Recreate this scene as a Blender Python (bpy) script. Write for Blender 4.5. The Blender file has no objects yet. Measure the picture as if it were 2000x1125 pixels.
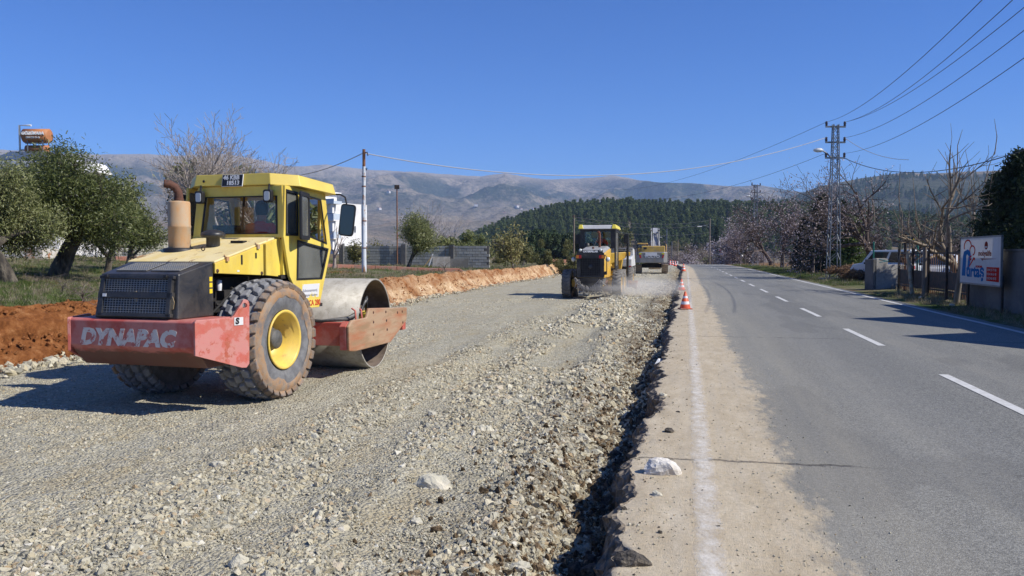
import bpy, bmesh, math, random
import numpy as np
from mathutils import Vector, Matrix, Euler
R = math.radians
scene = bpy.context.scene
COL = scene.collection

# ---------------------------------------------------------------- camera, sky, sun, exposure
HC = 1.92                      # eye height above the gravel bed
YAW, PITCH, FPX = R(12.0), math.atan(65.5 / 1600.0), 1600.0
cam_d = bpy.data.cameras.new('camera'); cam_d.sensor_width = 36.0; cam_d.lens = 28.8
cam_d.clip_start = 0.1; cam_d.clip_end = 40000.0
cam = bpy.data.objects.new('camera', cam_d); COL.objects.link(cam)
cam.location = (0, 0, HC); cam.rotation_euler = (R(90) - PITCH, 0, YAW)
scene.camera = cam

SUN_EL = R(43.0); SUN_AZ = math.atan2(-0.09, 0.995)      # azimuth from +X, counter-clockwise
SUN = Vector((math.cos(SUN_EL) * math.cos(SUN_AZ), math.cos(SUN_EL) * math.sin(SUN_AZ), math.sin(SUN_EL)))
world = bpy.data.worlds.new('World'); scene.world = world; world.use_nodes = True
wn = world.node_tree; wn.nodes.clear()
sky = wn.nodes.new('ShaderNodeTexSky'); sky.sky_type = 'NISHITA'; sky.sun_disc = False
sky.sun_elevation = SUN_EL; sky.sun_rotation = R(90) - SUN_AZ
sky.altitude = 1500.0; sky.air_density = 0.95; sky.dust_density = 0.0; sky.ozone_density = 2.0
hs = wn.nodes.new('ShaderNodeHueSaturation'); hs.inputs['Saturation'].default_value = 1.22
tint = wn.nodes.new('ShaderNodeMix'); tint.data_type = 'RGBA'; tint.blend_type = 'MULTIPLY'; tint.inputs[0].default_value = 1.0; tint.inputs[7].default_value = (0.42, 0.87, 1.5, 1)
bg = wn.nodes.new('ShaderNodeBackground'); bg.inputs['Strength'].default_value = 0.079
wo = wn.nodes.new('ShaderNodeOutputWorld')
wn.links.new(sky.outputs[0], hs.inputs['Color']); wn.links.new(hs.outputs[0], tint.inputs[6]); wn.links.new(tint.outputs[2], bg.inputs['Color'])
wn.links.new(bg.outputs[0], wo.inputs['Surface'])
sun_d = bpy.data.lights.new('sun', 'SUN'); sun_d.energy = 5.0; sun_d.angle = R(0.53); sun_d.color = (1.0, 0.955, 0.88)
sun_o = bpy.data.objects.new('sun', sun_d); COL.objects.link(sun_o)
sun_o.rotation_euler = SUN.to_track_quat('Z', 'Y').to_euler()
vs = scene.view_settings; vs.view_transform = 'Standard'; vs.look = 'None'; vs.gamma = 1.0; vs.use_curve_mapping = False
vs.exposure = 0.27
scene.cycles.volume_bounces = 1; scene.cycles.max_bounces = 6; scene.cycles.transparent_max_bounces = 12
scene.cycles.use_denoising = True

# ---------------------------------------------------------------- helpers
_r = np.array([math.cos(YAW), math.sin(YAW), 0.0]); _f = np.array([-math.sin(YAW), math.cos(YAW), 0.0]); _u = np.array([0, 0, 1.0])
_cf = _f * math.cos(PITCH) - _u * math.sin(PITCH); _cu = _f * math.sin(PITCH) + _u * math.cos(PITCH)
def ray(px, py): return _r * ((px - 1000) / FPX) + _cu * ((562.5 - py) / FPX) + _cf
def W(px, py, d):              # survey point seen at (px, py) at horizontal range d
    v = ray(px, py); q = np.array([0, 0, HC]) + v * (d / v.dot(_f)); return Vector(q)
def G(px, py, z=0.0):          # survey point seen at (px, py) on the level z
    v = ray(px, py); q = np.array([0, 0, HC]) + v * ((z - HC) / v[2]); return Vector(q)

def tag(o, label=None, cat=None, group=None, kind=None):
    if label: o['label'] = label
    if cat: o['category'] = cat; o['kind'] = 'thing'
    if group: o['group'] = group
    if kind: o['kind'] = kind
    return o
def empty(name, loc=(0, 0, 0), rz=0.0, label=None, cat=None, group=None):
    o = bpy.data.objects.new(name, None); COL.objects.link(o); o.empty_display_size = 0.2
    o.location = loc; o.rotation_euler = (0, 0, rz)
    return tag(o, label, cat, group)
def link(name, me, mats=None, parent=None, loc=None, rot=None):
    o = bpy.data.objects.new(name, me); COL.objects.link(o)
    if mats is not None:
        for m in (mats if isinstance(mats, (list, tuple)) else [mats]): me.materials.append(m)
    if parent: o.parent = parent
    if loc is not None: o.location = loc
    if rot is not None: o.rotation_euler = rot
    return o
def copy_tree(o, parent=None):
    c = o.copy(); COL.objects.link(c)
    if parent: c.parent = parent
    for ch in [k for k in bpy.data.objects if k.parent == o and k != c]: copy_tree(ch, c)
    return c
def np_mesh(name, V, Fq, smooth=False, mi=None):
    """mesh from an (n,3) array and an (m,k) array of k-gons"""
    me = bpy.data.meshes.new(name); V = np.asarray(V, np.float32); Fq = np.asarray(Fq, np.int32)
    n, k = Fq.shape
    me.vertices.add(len(V)); me.vertices.foreach_set('co', V.ravel())
    me.loops.add(n * k); me.loops.foreach_set('vertex_index', Fq.ravel())
    me.polygons.add(n); me.polygons.foreach_set('loop_start', np.arange(0, n * k, k, dtype=np.int32))
    me.polygons.foreach_set('loop_total', np.full(n, k, np.int32))
    if mi is not None: me.polygons.foreach_set('material_index', np.asarray(mi, np.int32))
    me.polygons.foreach_set('use_smooth', np.full(n, smooth, bool))
    me.update(calc_edges=True); me.validate(); return me
def grid_mesh(name, P, smooth=True, mi=None):
    """P: (rows, cols, 3)"""
    nr, nc = P.shape[:2]; i = np.arange(nr * nc).reshape(nr, nc)
    Fq = np.stack([i[:-1, :-1], i[:-1, 1:], i[1:, 1:], i[1:, :-1]], -1).reshape(-1, 4)
    return np_mesh(name, P.reshape(-1, 3), Fq, smooth, mi)

class MB:
    """collects boxes, prisms, tubes and lathes into ONE mesh"""
    def __init__(s): s.v = []; s.f = []; s.m = []; s.sm = []
    def add(s, vs_, fs, mi=0, sm=False):
        b = len(s.v); s.v += [tuple(p) for p in vs_]
        for q in fs: s.f.append([b + i for i in q]); s.m.append(mi); s.sm.append(sm)
        return s
    def box(s, c, d, rz=0.0, mi=0, mat=None):
        x, y, z = d[0] / 2, d[1] / 2, d[2] / 2
        P = [Vector((a, b, e)) for a in (-x, x) for b in (-y, y) for e in (-z, z)]
        M_ = Matrix.Translation(c) @ (mat if mat is not None else Matrix.Rotation(rz, 4, 'Z'))
        return s.add([M_ @ p for p in P], [(0, 1, 3, 2), (4, 6, 7, 5), (0, 4, 5, 1), (2, 3, 7, 6), (0, 2, 6, 4), (1, 5, 7, 3)], mi)
    def hexa(s, P, mi=0):      # 8 points: 4 of the bottom ring (ccw), 4 of the top ring
        return s.add(P, [(3, 2, 1, 0), (4, 5, 6, 7), (0, 1, 5, 4), (1, 2, 6, 5), (2, 3, 7, 6), (3, 0, 4, 7)], mi)
    def prism(s, poly, axis, a, b, mi=0, sm=False):
        """poly in the two other axes (order x,y,z without axis), extruded from a to b along axis"""
        def p3(q, h):
            return {'x': (h, q[0], q[1]), 'y': (q[0], h, q[1]), 'z': (q[0], q[1], h)}[axis]
        n = len(poly); V = [p3(q, a) for q in poly] + [p3(q, b) for q in poly]
        return s.add(V, [list(range(n))[::-1], list(range(n, 2 * n))] + [(i, (i + 1) % n, n + (i + 1) % n, n + i) for i in range(n)], mi, sm)
    def loft(s, A, B, mi=0, caps=True):
        n = len(A); fs = [(i, (i + 1) % n, n + (i + 1) % n, n + i) for i in range(n)]
        if caps: fs += [list(range(n))[::-1], list(range(n, 2 * n))]
        return s.add(list(A) + list(B), fs, mi)
    def tube(s, pts, rad, n=8, mi=0, sm=True, caps=True):
        pts = [Vector(p) for p in pts]; k = len(pts)
        if not hasattr(rad, '__len__'): rad = [rad] * k
        V = []; x = None
        for i, p in enumerate(pts):
            t = (pts[min(i + 1, k - 1)] - pts[max(i - 1, 0)]).normalized()
            if x is None: x = t.orthogonal().normalized()
            x = (x - t * x.dot(t)).normalized(); y = t.cross(x)
            V += [p + (x * math.cos(2 * math.pi * j / n) + y * math.sin(2 * math.pi * j / n)) * rad[i] for j in range(n)]
        fs = [(i * n + j, i * n + (j + 1) % n, (i + 1) * n + (j + 1) % n, (i + 1) * n + j) for i in range(k - 1) for j in range(n)]
        s.add(V, fs, mi, sm)
        if caps:
            s.add(V[:n], [list(range(n))[::-1]], mi); s.add(V[-n:], [list(range(n))], mi)
        return s
    def lathe(s, prof, n=24, axis='z', c=(0, 0, 0), mi=0, sm=True, closed=False):
        """prof: (radius, height) pairs turned about axis through c"""
        V = []
        for rr, h in prof:
            for j in range(n):
                a = 2 * math.pi * j / n; p, q = rr * math.cos(a), rr * math.sin(a)
                V.append({'z': (c[0] + p, c[1] + q, c[2] + h), 'x': (c[0] + h, c[1] + p, c[2] + q), 'y': (c[0] + q, c[1] + h, c[2] + p)}[axis])
        k = len(prof); fs = []
        for i in range(k if closed else k - 1):
            i2 = (i + 1) % k
            fs += [(i * n + j, i * n + (j + 1) % n, i2 * n + (j + 1) % n, i2 * n + j) for j in range(n)]
        return s.add(V, fs, mi, sm)
    def xf(s, M_):
        s.v = [tuple(M_ @ Vector(p)) for p in s.v]; return s
    def mesh(s, name):
        me = bpy.data.meshes.new(name); me.from_pydata(s.v, [], s.f); me.update()
        me.polygons.foreach_set('material_index', s.m); me.polygons.foreach_set('use_smooth', s.sm); return me
    def build(s, name, mats, parent=None, bevel=0.0, loc=None, rot=None, seg=2):
        me = s.mesh(name)
        bm = bmesh.new(); bm.from_mesh(me); bmesh.ops.recalc_face_normals(bm, faces=bm.faces); bm.to_mesh(me); bm.free()
        o = link(name, me, mats, parent, loc, rot)
        if bevel:
            b = o.modifiers.new('bevel', 'BEVEL'); b.width = bevel; b.segments = seg; b.limit_method = 'ANGLE'; b.angle_limit = R(35); b.harden_normals = False
        return o

def text(name, body, size, mat, parent=None, M_=None, shear=0.0, bold=0.0, extrude=0.001, align='LEFT', sx=1.0):
    cu = bpy.data.curves.new(name, 'FONT'); cu.body = body; cu.size = size; cu.shear = shear; cu.offset = bold
    cu.extrude = extrude; cu.align_x = align; cu.align_y = 'CENTER'; cu.resolution_u = 3; cu.materials.append(mat)
    t = bpy.data.objects.new(name, cu); COL.objects.link(t)
    me = bpy.data.meshes.new_from_object(t.evaluated_get(bpy.context.evaluated_depsgraph_get())); bpy.data.objects.remove(t); me.name = name
    if not me.materials: me.materials.append(mat)
    o = bpy.data.objects.new(name, me); COL.objects.link(o)
    if parent: o.parent = parent
    if M_ is not None: o.matrix_local = M_ @ Matrix.Diagonal((sx, 1, 1, 1))
    return o
def face_matrix(loc, right, up):
    x = Vector(right).normalized(); y = Vector(up); y = (y - x * y.dot(x)).normalized(); z = x.cross(y)
    m = Matrix((x, y, z)).transposed().to_4x4(); m.translation = Vector(loc); return m

# --- noise in numpy
def vnoise(x, y, seed=0):
    x = np.asarray(x, float); y = np.asarray(y, float); xi = np.floor(x).astype(np.int64); yi = np.floor(y).astype(np.int64)
    fx = x - xi; fy = y - yi; fx = fx * fx * fx * (fx * (fx * 6 - 15) + 10); fy = fy * fy * fy * (fy * (fy * 6 - 15) + 10)
    def h(a, b):
        n = (a * 374761393 + b * 668265263 + seed * 1442695041) & 0xffffffff
        n = ((n ^ (n >> 13)) * 1274126177) & 0xffffffff; n = ((n ^ (n >> 16)) * 2246822519) & 0xffffffff
        return ((n ^ (n >> 15)) & 0xffffff) / float(0xffffff) * 2 - 1
    a = h(xi, yi); b = h(xi + 1, yi); c = h(xi, yi + 1); d = h(xi + 1, yi + 1)
    return (a + (b - a) * fx) * (1 - fy) + (c + (d - c) * fx) * fy
def fbm(x, y, seed=0, oc=4, gain=0.5, ridged=False):
    t = 0; a = 1.0; s_ = 0
    for i in range(oc):
        n = vnoise(np.asarray(x) * 2 ** i, np.asarray(y) * 2 ** i, seed + i * 17)
        if ridged: n = 1 - 2 * np.abs(n)
        t = t + n * a; s_ += a; a *= gain
    return t / s_
def sstep(a, b, x):
    t = np.clip((np.asarray(x, float) - a) / (b - a), 0, 1); return t * t * (3 - 2 * t)

# --- materials
def new_mat(name):
    m = bpy.data.materials.new(name); m.use_nodes = True; nt = m.node_tree; nt.nodes.clear()
    out = nt.nodes.new('ShaderNodeOutputMaterial'); p = nt.nodes.new('ShaderNodeBsdfPrincipled'); nt.links.new(p.outputs[0], out.inputs[0])
    return m, nt, p
class NB:
    def __init__(s, nt): s.nt = nt
    def n(s, t, **k):
        o = s.nt.nodes.new(t)
        for a, b in k.items(): setattr(o, a, b)
        return o
    def L(s, a, b): s.nt.links.new(a, b)
    def coord(s, kind='Object'):
        return s.n('ShaderNodeTexCoord').outputs[kind]
    def pos(s): return s.n('ShaderNodeNewGeometry').outputs['Position']
    def noise(s, vec, scale, detail=4, rough=0.6, dist=0.0):
        o = s.n('ShaderNodeTexNoise'); o.inputs['Scale'].default_value = scale; o.inputs['Detail'].default_value = detail
        o.inputs['Roughness'].default_value = rough; o.inputs['Distortion'].default_value = dist
        if vec is not None: s.L(vec, o.inputs['Vector'])
        return o.outputs['Fac']
    def voro(s, vec, scale, feature='F1', out='Distance'):
        o = s.n('ShaderNodeTexVoronoi', feature=feature); o.inputs['Scale'].default_value = scale
        if vec is not None: s.L(vec, o.inputs['Vector'])
        return o.outputs[out]
    def stretch(s, vec, sc):
        o = s.n('ShaderNodeMapping'); o.inputs['Scale'].default_value = sc; s.L(vec, o.inputs['Vector']); return o.outputs[0]
    def ramp(s, fac, stops):
        o = s.n('ShaderNodeValToRGB'); e = o.color_ramp.elements
        while len(e) < len(stops): e.new(0.5)
        for i, (p, c) in enumerate(stops):
            e[i].position = p
            if not hasattr(c, '__len__'): c = (c, c, c)
            e[i].color = (c[0], c[1], c[2], 1)
        s.L(fac, o.inputs[0]); return o.outputs[0]
    def mix(s, fac, a, b, blend='MIX'):
        o = s.n('ShaderNodeMix', data_type='RGBA', blend_type=blend)
        for i, v in ((0, fac), (6, a), (7, b)):
            if hasattr(v, 'is_linked') or isinstance(v, bpy.types.NodeSocket): s.L(v, o.inputs[i])
            elif i == 0: o.inputs[0].default_value = v
            else: o.inputs[i].default_value = (v[0], v[1], v[2], 1)
        return o.outputs[2]
    def math(s, op, a, b=0.0, clamp=False):
        o = s.n('ShaderNodeMath', operation=op, use_clamp=clamp)
        for i, v in ((0, a), (1, b)):
            if isinstance(v, bpy.types.NodeSocket): s.L(v, o.inputs[i])
            else: o.inputs[i].default_value = v
        return o.outputs[0]
    def sep(s, vec):
        o = s.n('ShaderNodeSeparateXYZ'); s.L(vec, o.inputs[0]); return o.outputs
    def maprange(s, v, a, b, c=0.0, d=1.0):
        o = s.n('ShaderNodeMapRange', interpolation_type='SMOOTHSTEP'); s.L(v, o.inputs[0])
        for i, q in enumerate((a, b, c, d)): o.inputs[i + 1].default_value = q
        return o.outputs[0]
    def bump(s, h, strength, dist, bsdf):
        o = s.n('ShaderNodeBump'); o.inputs['Strength'].default_value = strength; o.inputs['Distance'].default_value = dist
        s.L(h, o.inputs['Height']); s.L(o.outputs[0], bsdf.inputs['Normal'])

MATS = {}
def M(name, c1, c2=None, scale=4.0, lo=0.42, hi=0.6, rough=0.6, metal=0.0, grime=0.0, dirt=None, dscale=3.0, dlo=0.55, dhi=0.7, bump=0.0, bscale=30.0, bdist=0.01, stretch=None, spec=0.5, coat=0.0, rand=0.0):
    """paint / metal / stone with a second tone and a dirt or rust tone in patches"""
    if name in MATS: return MATS[name]
    m, nt, p = new_mat(name); b = NB(nt); vec = b.coord()
    if stretch: vec = b.stretch(vec, stretch)
    col = None
    if c2 is not None: col = b.mix(b.ramp(b.noise(vec, scale, 5, 0.65), [(lo, 0.0), (hi, 1.0)]), c1, c2)
    if dirt is not None:
        fac = b.ramp(b.noise(vec, dscale, 8, 0.7), [(dlo, 0.0), (dhi, 1.0)])
        col = b.mix(fac, col if col is not None else c1, dirt)
    if grime:
        gf = b.math('MULTIPLY', b.ramp(b.noise(b.coord(), 3.1, 10, 0.85, .8), [(0.40, 0.0), (0.72, 1.0)]), grime, True)
        col = b.mix(gf, col if col is not None else c1, (0.44, 0.36, 0.25))
    if rand:
        oi = b.n('ShaderNodeObjectInfo').outputs['Random']
        hsv = b.n('ShaderNodeHueSaturation'); b.L(b.maprange(oi, 0, 1, 1 - rand, 1 + rand), hsv.inputs['Value'])
        if col is not None: b.L(col, hsv.inputs['Color'])
        else: hsv.inputs['Color'].default_value = (*c1, 1)
        col = hsv.outputs[0]
    if col is None: p.inputs['Base Color'].default_value = (*c1, 1)
    else: b.L(col, p.inputs['Base Color'])
    p.inputs['Roughness'].default_value = rough; p.inputs['Metallic'].default_value = metal
    p.inputs['Specular IOR Level'].default_value = spec; p.inputs['Coat Weight'].default_value = coat
    if bump: b.bump(b.noise(vec, bscale, 5, 0.7), bump, bdist, p)
    MATS[name] = m; return m
def glass(name, tint=(0.55, 0.62, 0.62), mixf=0.25, dust=(0.5, 0.48, 0.42), dustf=0.0, rough=0.02):
    """thin window pane: see-through, mirror sheen, some dust"""
    if name in MATS: return MATS[name]
    m = bpy.data.materials.new(name); m.use_nodes = True; nt = m.node_tree; nt.nodes.clear(); b = NB(nt)
    out = b.n('ShaderNodeOutputMaterial'); tr = b.n('ShaderNodeBsdfTransparent'); tr.inputs[0].default_value = (*tint, 1)
    gl = b.n('ShaderNodeBsdfGlossy'); gl.inputs['Roughness'].default_value = rough
    fr = b.n('ShaderNodeFresnel'); fr.inputs[0].default_value = 1.45
    fac = b.math('MULTIPLY', fr.outputs[0], 1.0 + mixf, True)
    mx = b.n('ShaderNodeMixShader'); b.L(fac, mx.inputs[0]); b.L(tr.outputs[0], mx.inputs[1]); b.L(gl.outputs[0], mx.inputs[2])
    last = mx.outputs[0]
    if dustf:
        df = b.n('ShaderNodeBsdfDiffuse'); df.inputs[0].default_value = (*dust, 1)
        m2 = b.n('ShaderNodeMixShader'); f2 = b.math('MULTIPLY', b.ramp(b.noise(b.coord(), 2.2, 6, 0.7), [(0.25, 0.35), (0.75, 1.0)]), dustf, True)
        b.L(f2, m2.inputs[0]); b.L(last, m2.inputs[1]); b.L(df.outputs[0], m2.inputs[2]); last = m2.outputs[0]
    b.L(last, out.inputs[0]); MATS[name] = m; return m

# --- scatter (stuff): points with scale / rotation / variant, instanced by geometry nodes
def scatter(name, P, S, rot, idx, sources, label=None, cat=None, kind='stuff', parent=None):
    coll = bpy.data.collections.new(name + '_sources')
    for o in sources: coll.objects.link(o)
    me = bpy.data.meshes.new(name); n = len(P); me.vertices.add(n)
    me.vertices.foreach_set('co', np.asarray(P, np.float32).ravel())
    S = np.asarray(S, np.float32)
    if S.ndim == 1: S = np.repeat(S[:, None], 3, 1)
    a = me.attributes.new('scl', 'FLOAT_VECTOR', 'POINT'); a.data.foreach_set('vector', S.ravel())
    a = me.attributes.new('rot', 'FLOAT_VECTOR', 'POINT'); a.data.foreach_set('vector', np.asarray(rot, np.float32).ravel())
    a = me.attributes.new('idx', 'INT', 'POINT'); a.data.foreach_set('value', np.asarray(idx, np.int32))
    ob = bpy.data.objects.new(name, me); COL.objects.link(ob)
    ng = bpy.data.node_groups.new(name, 'GeometryNodeTree')
    ng.interface.new_socket('Geometry', in_out='INPUT', socket_type='NodeSocketGeometry')
    ng.interface.new_socket('Geometry', in_out='OUTPUT', socket_type='NodeSocketGeometry')
    gi = ng.nodes.new('NodeGroupInput'); go = ng.nodes.new('NodeGroupOutput'); ip = ng.nodes.new('GeometryNodeInstanceOnPoints')
    ci = ng.nodes.new('GeometryNodeCollectionInfo'); ci.inputs['Collection'].default_value = coll
    ci.inputs['Separate Children'].default_value = True; ci.inputs['Reset Children'].default_value = True
    def attr(nm, ty):
        q = ng.nodes.new('GeometryNodeInputNamedAttribute'); q.data_type = ty; q.inputs['Name'].default_value = nm
        return next(s for s in q.outputs if s.enabled and s.name == 'Attribute')
    ip.inputs['Pick Instance'].default_value = True
    ng.links.new(gi.outputs[0], ip.inputs['Points']); ng.links.new(ci.outputs[0], ip.inputs['Instance'])
    ng.links.new(attr('idx', 'INT'), ip.inputs['Instance Index']); ng.links.new(attr('scl', 'FLOAT_VECTOR'), ip.inputs['Scale'])
    er = ng.nodes.new('FunctionNodeEulerToRotation'); ng.links.new(attr('rot', 'FLOAT_VECTOR'), er.inputs[0]); ng.links.new(er.outputs[0], ip.inputs['Rotation'])
    ng.links.new(ip.outputs[0], go.inputs[0])
    md = ob.modifiers.new('scatter', 'NODES'); md.node_group = ng
    if parent: ob.parent = parent
    return tag(ob, label, cat, None, kind)
# ================================================================ ground, gravel bed, road
rng = np.random.default_rng(7); random.seed(7)
def bend(y): return -0.0005 * np.maximum(0, np.asarray(y, float) - 90) ** 2
def crest(y): return -0.0016 * np.maximum(0, np.minimum(np.asarray(y, float), 200) - 138) ** 2 - 0.06 * np.maximum(0, np.asarray(y, float) - 200)
def road_edge(y):
    y = np.asarray(y, float)
    return -0.34 + 0.13 * fbm(y * 0.55, y * 0 + 3, 5, 3) + 0.07 * fbm(y * 2.3, y * 0 + 9, 8, 3) + 0.03 * vnoise(y * 9, y * 0, 4)
def bank_foot(y):
    y = np.asarray(y, float)
    return -10.75 + 0.35 * vnoise(y / 7, y * 0, 21) + 0.15 * vnoise(y / 1.7, y * 0, 22) - 0.8 * sstep(24, 45, y)
def z_field(x, y):
    dx = np.maximum(0, -11.7 - x)
    sl = 0.05 * (1 - 0.5 * sstep(34, 54, y))
    z = 0.86 + sl * np.minimum(dx, 60) + 0.10 * fbm(x / 5, y / 5, 31, 3) + 0.05 * fbm(x * 1.3, y * 1.3, 32, 2)
    return z
def z_right(x, y):
    return 0.21 + 0.05 * np.clip(x - 7.3, 0, 8) + 0.05 * fbm(x / 2, y / 2, 41, 3) * sstep(7.3, 9, x)
def z_ground(x, y):
    x = np.asarray(x, float); y = np.asarray(y, float); xr = x - bend(y); far = np.hypot(x, y)
    bf = bank_foot(y)
    t = sstep(0, 1, (bf - xr) / 1.15)
    zl = z_field(xr, y) * t - 0.22 * sstep(0.0, 0.15, (bf - xr)) * (1 - sstep(1.15, 1.42, bf - xr))
    z = np.where(xr < bf, zl, np.where(xr > 7.3, z_right(xr, y), -0.30))
    z = np.where((xr >= bf) & (xr <= 7.3), -0.30, z)
    drop = -6.0 * sstep(150, 420, far) + crest(y) * np.where(np.abs(xr) < 25, 1, 0.6) * (far < 420)
    return z + np.maximum(drop, -7.0)
def wind(xr, y): return np.sin(xr * 5.0 + 0.16 * y + 1.6 * vnoise(y / 6, y * 0, 3) + .8 * vnoise(xr * 2, y / 2, 4))
def z_gravel(x, y):
    x = np.asarray(x, float); y = np.asarray(y, float); xr = x - bend(y); e = road_edge(y)
    near = np.exp(-((xr - e + 0.35) / 0.28) ** 2)
    z = 0.05 * fbm(xr / 1.1, y / 7, 51, 3) + 0.02 * fbm(xr * 2.5, y * 1.2, 52, 3) + 0.035 * wind(xr, y) * sstep(-6.8, -4, xr) * (1 - .6 * sstep(25, 60, y))
    z = z + 0.10 * np.exp(-((xr + 1.65) / 0.5) ** 2) * (0.6 + 0.6 * vnoise(y / 3, y * 0 + 1, 6)) * sstep(3, 9, y)
    z = z + 0.30 * np.exp(-((xr + 2.6 + 0.25 * vnoise(y / 3, y * 0, 9)) / 0.55) ** 2) * sstep(21, 27, y) * (1 - sstep(44, 60, y)) * (0.8 + 0.5 * vnoise(y / 1.1, xr, 10))
    z = z - 0.13 * near * (0.8 + 0.5 * vnoise(y / 1.5, y * 0, 14)) + 0.06 * fbm(xr * 4, y * 3, 15, 3) * sstep(-1.6, -0.7, xr)
    z = z * (1 - 0.75 * sstep(-4.2, -5.5, -(-xr)) * 0) 
    # flattened where the drum has passed
    z = np.where(xr < -4.6, z * 0.45, z)
    return z + crest(y) * 1.0

# ---- soil-and-grass ground, one sheet to the horizon
ys = np.unique(np.concatenate([np.linspace(-40, 2, 12), np.linspace(2, 70, 170), np.geomspace(70, 9000, 90)]))
xs = np.unique(np.concatenate([-np.geomspace(60, 9000, 40)[::-1], np.linspace(-60, -14, 70), np.linspace(-14, -9.6, 45), np.linspace(-9.6, 7.0, 8), np.linspace(7.0, 22, 50), np.geomspace(22, 9000, 45)]))
XX, YY = np.meshgrid(xs, ys); P = np.stack([XX + bend(np.minimum(YY, 200)), YY, XX * 0], -1); P[..., 2] = z_ground(P[..., 0], P[..., 1])
m, nt, p = new_mat('field_soil'); b = NB(nt); pos = b.pos(); s = b.sep(pos)
grass = b.ramp(b.noise(pos, 0.55, 6, 0.7), [(0.38, (0.19, 0.155, 0.085)), (0.50, (0.105, 0.125, 0.04)), (0.62, (0.07, 0.115, 0.025))])
dry = b.ramp(b.noise(pos, 2.5, 5, 0.7), [(0.4, (0.10, 0.085, 0.05)), (0.62, (0.25, 0.21, 0.14))])
col = b.mix(b.ramp(b.noise(pos, 0.21, 4, 0.6), [(0.42, 0.0), (0.6, 1.0)]), grass, dry)
red = b.ramp(b.noise(pos, 6, 6, 0.7), [(0.35, (0.15, 0.05, 0.018)), (0.7, (0.30, 0.12, 0.045))])
col = b.mix(b.ramp(b.noise(pos, 0.35, 5, 0.65), [(0.58, 0.0), (0.66, 0.85)]), col, red)
far = b.ramp(b.noise(pos, 0.012, 6, 0.65), [(0.35, (0.08, 0.085, 0.04)), (0.5, (0.17, 0.13, 0.08)), (0.6, (0.22, 0.11, 0.05)), (0.68, (0.10, 0.095, 0.05))])
ln = b.n('ShaderNodeVectorMath', operation='LENGTH'); b.L(pos, ln.inputs[0])
col = b.mix(b.maprange(ln.outputs['Value'], 60, 140), col, far)
b.L(col, p.inputs['Base Color']); p.inputs['Roughness'].default_value = 1.0; p.inputs['Specular IOR Level'].default_value = 0.1
b.bump(b.noise(pos, 9, 6, 0.75), 0.9, 0.06, p)
ground = tag(link('ground', grid_mesh('ground', P), m), 'sloping grass and soil field reaching the horizon', None, None, 'structure')

# ---- cut soil bank along the far edge of the gravel
yb = np.concatenate([np.arange(3, 30, 0.055), np.arange(30, 62, 0.11), np.arange(62, 130, 0.35)]); tb = np.linspace(-0.12, 1.25, 46)
TT, YY = np.meshgrid(tb, yb); bf = bank_foot(YY); X = bf - TT * 1.15
Z = z_field(X, YY) * sstep(0, 1, TT) + 0.02
rough_ = fbm(TT * 5, YY * 1.3, 61, 4) * 0.13 + fbm(TT * 14, YY * 5, 62, 3) * 0.06 + 0.06 * fbm(TT * 0.7 + YY * 2.2, YY * 0.1, 63, 3) * sstep(22, 30, YY)
amp = sstep(-0.1, 0.15, TT) * (1 - 0.7 * sstep(1.0, 1.25, TT))
P = np.stack([X + bend(YY) + rough_ * amp * 1.0, YY, Z + rough_ * amp * 0.7 + 0.03 * sstep(.2, .5, TT) * (1 - sstep(1.0, 1.2, TT)) - 0.06 * sstep(1.1, 1.25, TT) + crest(YY)], -1)
m, nt, p = new_mat('cut_red_soil'); b = NB(nt); pos = b.pos(); s = b.sep(pos)
streak = b.stretch(pos, (1.0, 1.0, 0.25))
c = b.ramp(b.noise(pos, 5, 7, 0.75), [(0.3, (0.12, 0.045, 0.018)), (0.48, (0.235, 0.088, 0.03)), (0.6, (0.32, 0.135, 0.05)), (0.74, (0.50, 0.27, 0.12))])
pale = b.ramp(b.noise(streak, 3.0, 6, 0.7), [(0.35, (0.37, 0.21, 0.10)), (0.58, (0.60, 0.43, 0.26)), (0.8, (0.74, 0.62, 0.46))])
yv = b.maprange(s[1], 15, 22); zfac = b.maprange(s[2], 0.62, 0.38)
nn = b.ramp(b.noise(b.stretch(pos, (1.0, 0.55, 0.3)), 1.1, 5, 0.65), [(0.38, 0.0), (0.58, 1.0)])
f1 = b.math('MULTIPLY', b.math('MULTIPLY', yv, b.math('ADD', b.math('MULTIPLY', zfac, 0.6), 0.5)), b.math('ADD', nn, 0.15), True)
f2 = b.math('MULTIPLY', b.maprange(s[1], 52, 70), b.math('ADD', nn, 0.25), True)
c = b.mix(b.math('MAXIMUM', f1, f2), c, pale)
b.L(c, p.inputs['Base Color']); p.inputs['Roughness'].default_value = 1.0; p.inputs['Specular IOR Level'].default_value = 0.05
b.bump(b.noise(pos, 16, 7, 0.8), 1.0, 0.05, p)
tag(link('soil_bank', grid_mesh('soil_bank', P), m), 'cut bank of red and pale soil beside the gravel bed', None, None, 'structure')

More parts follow.
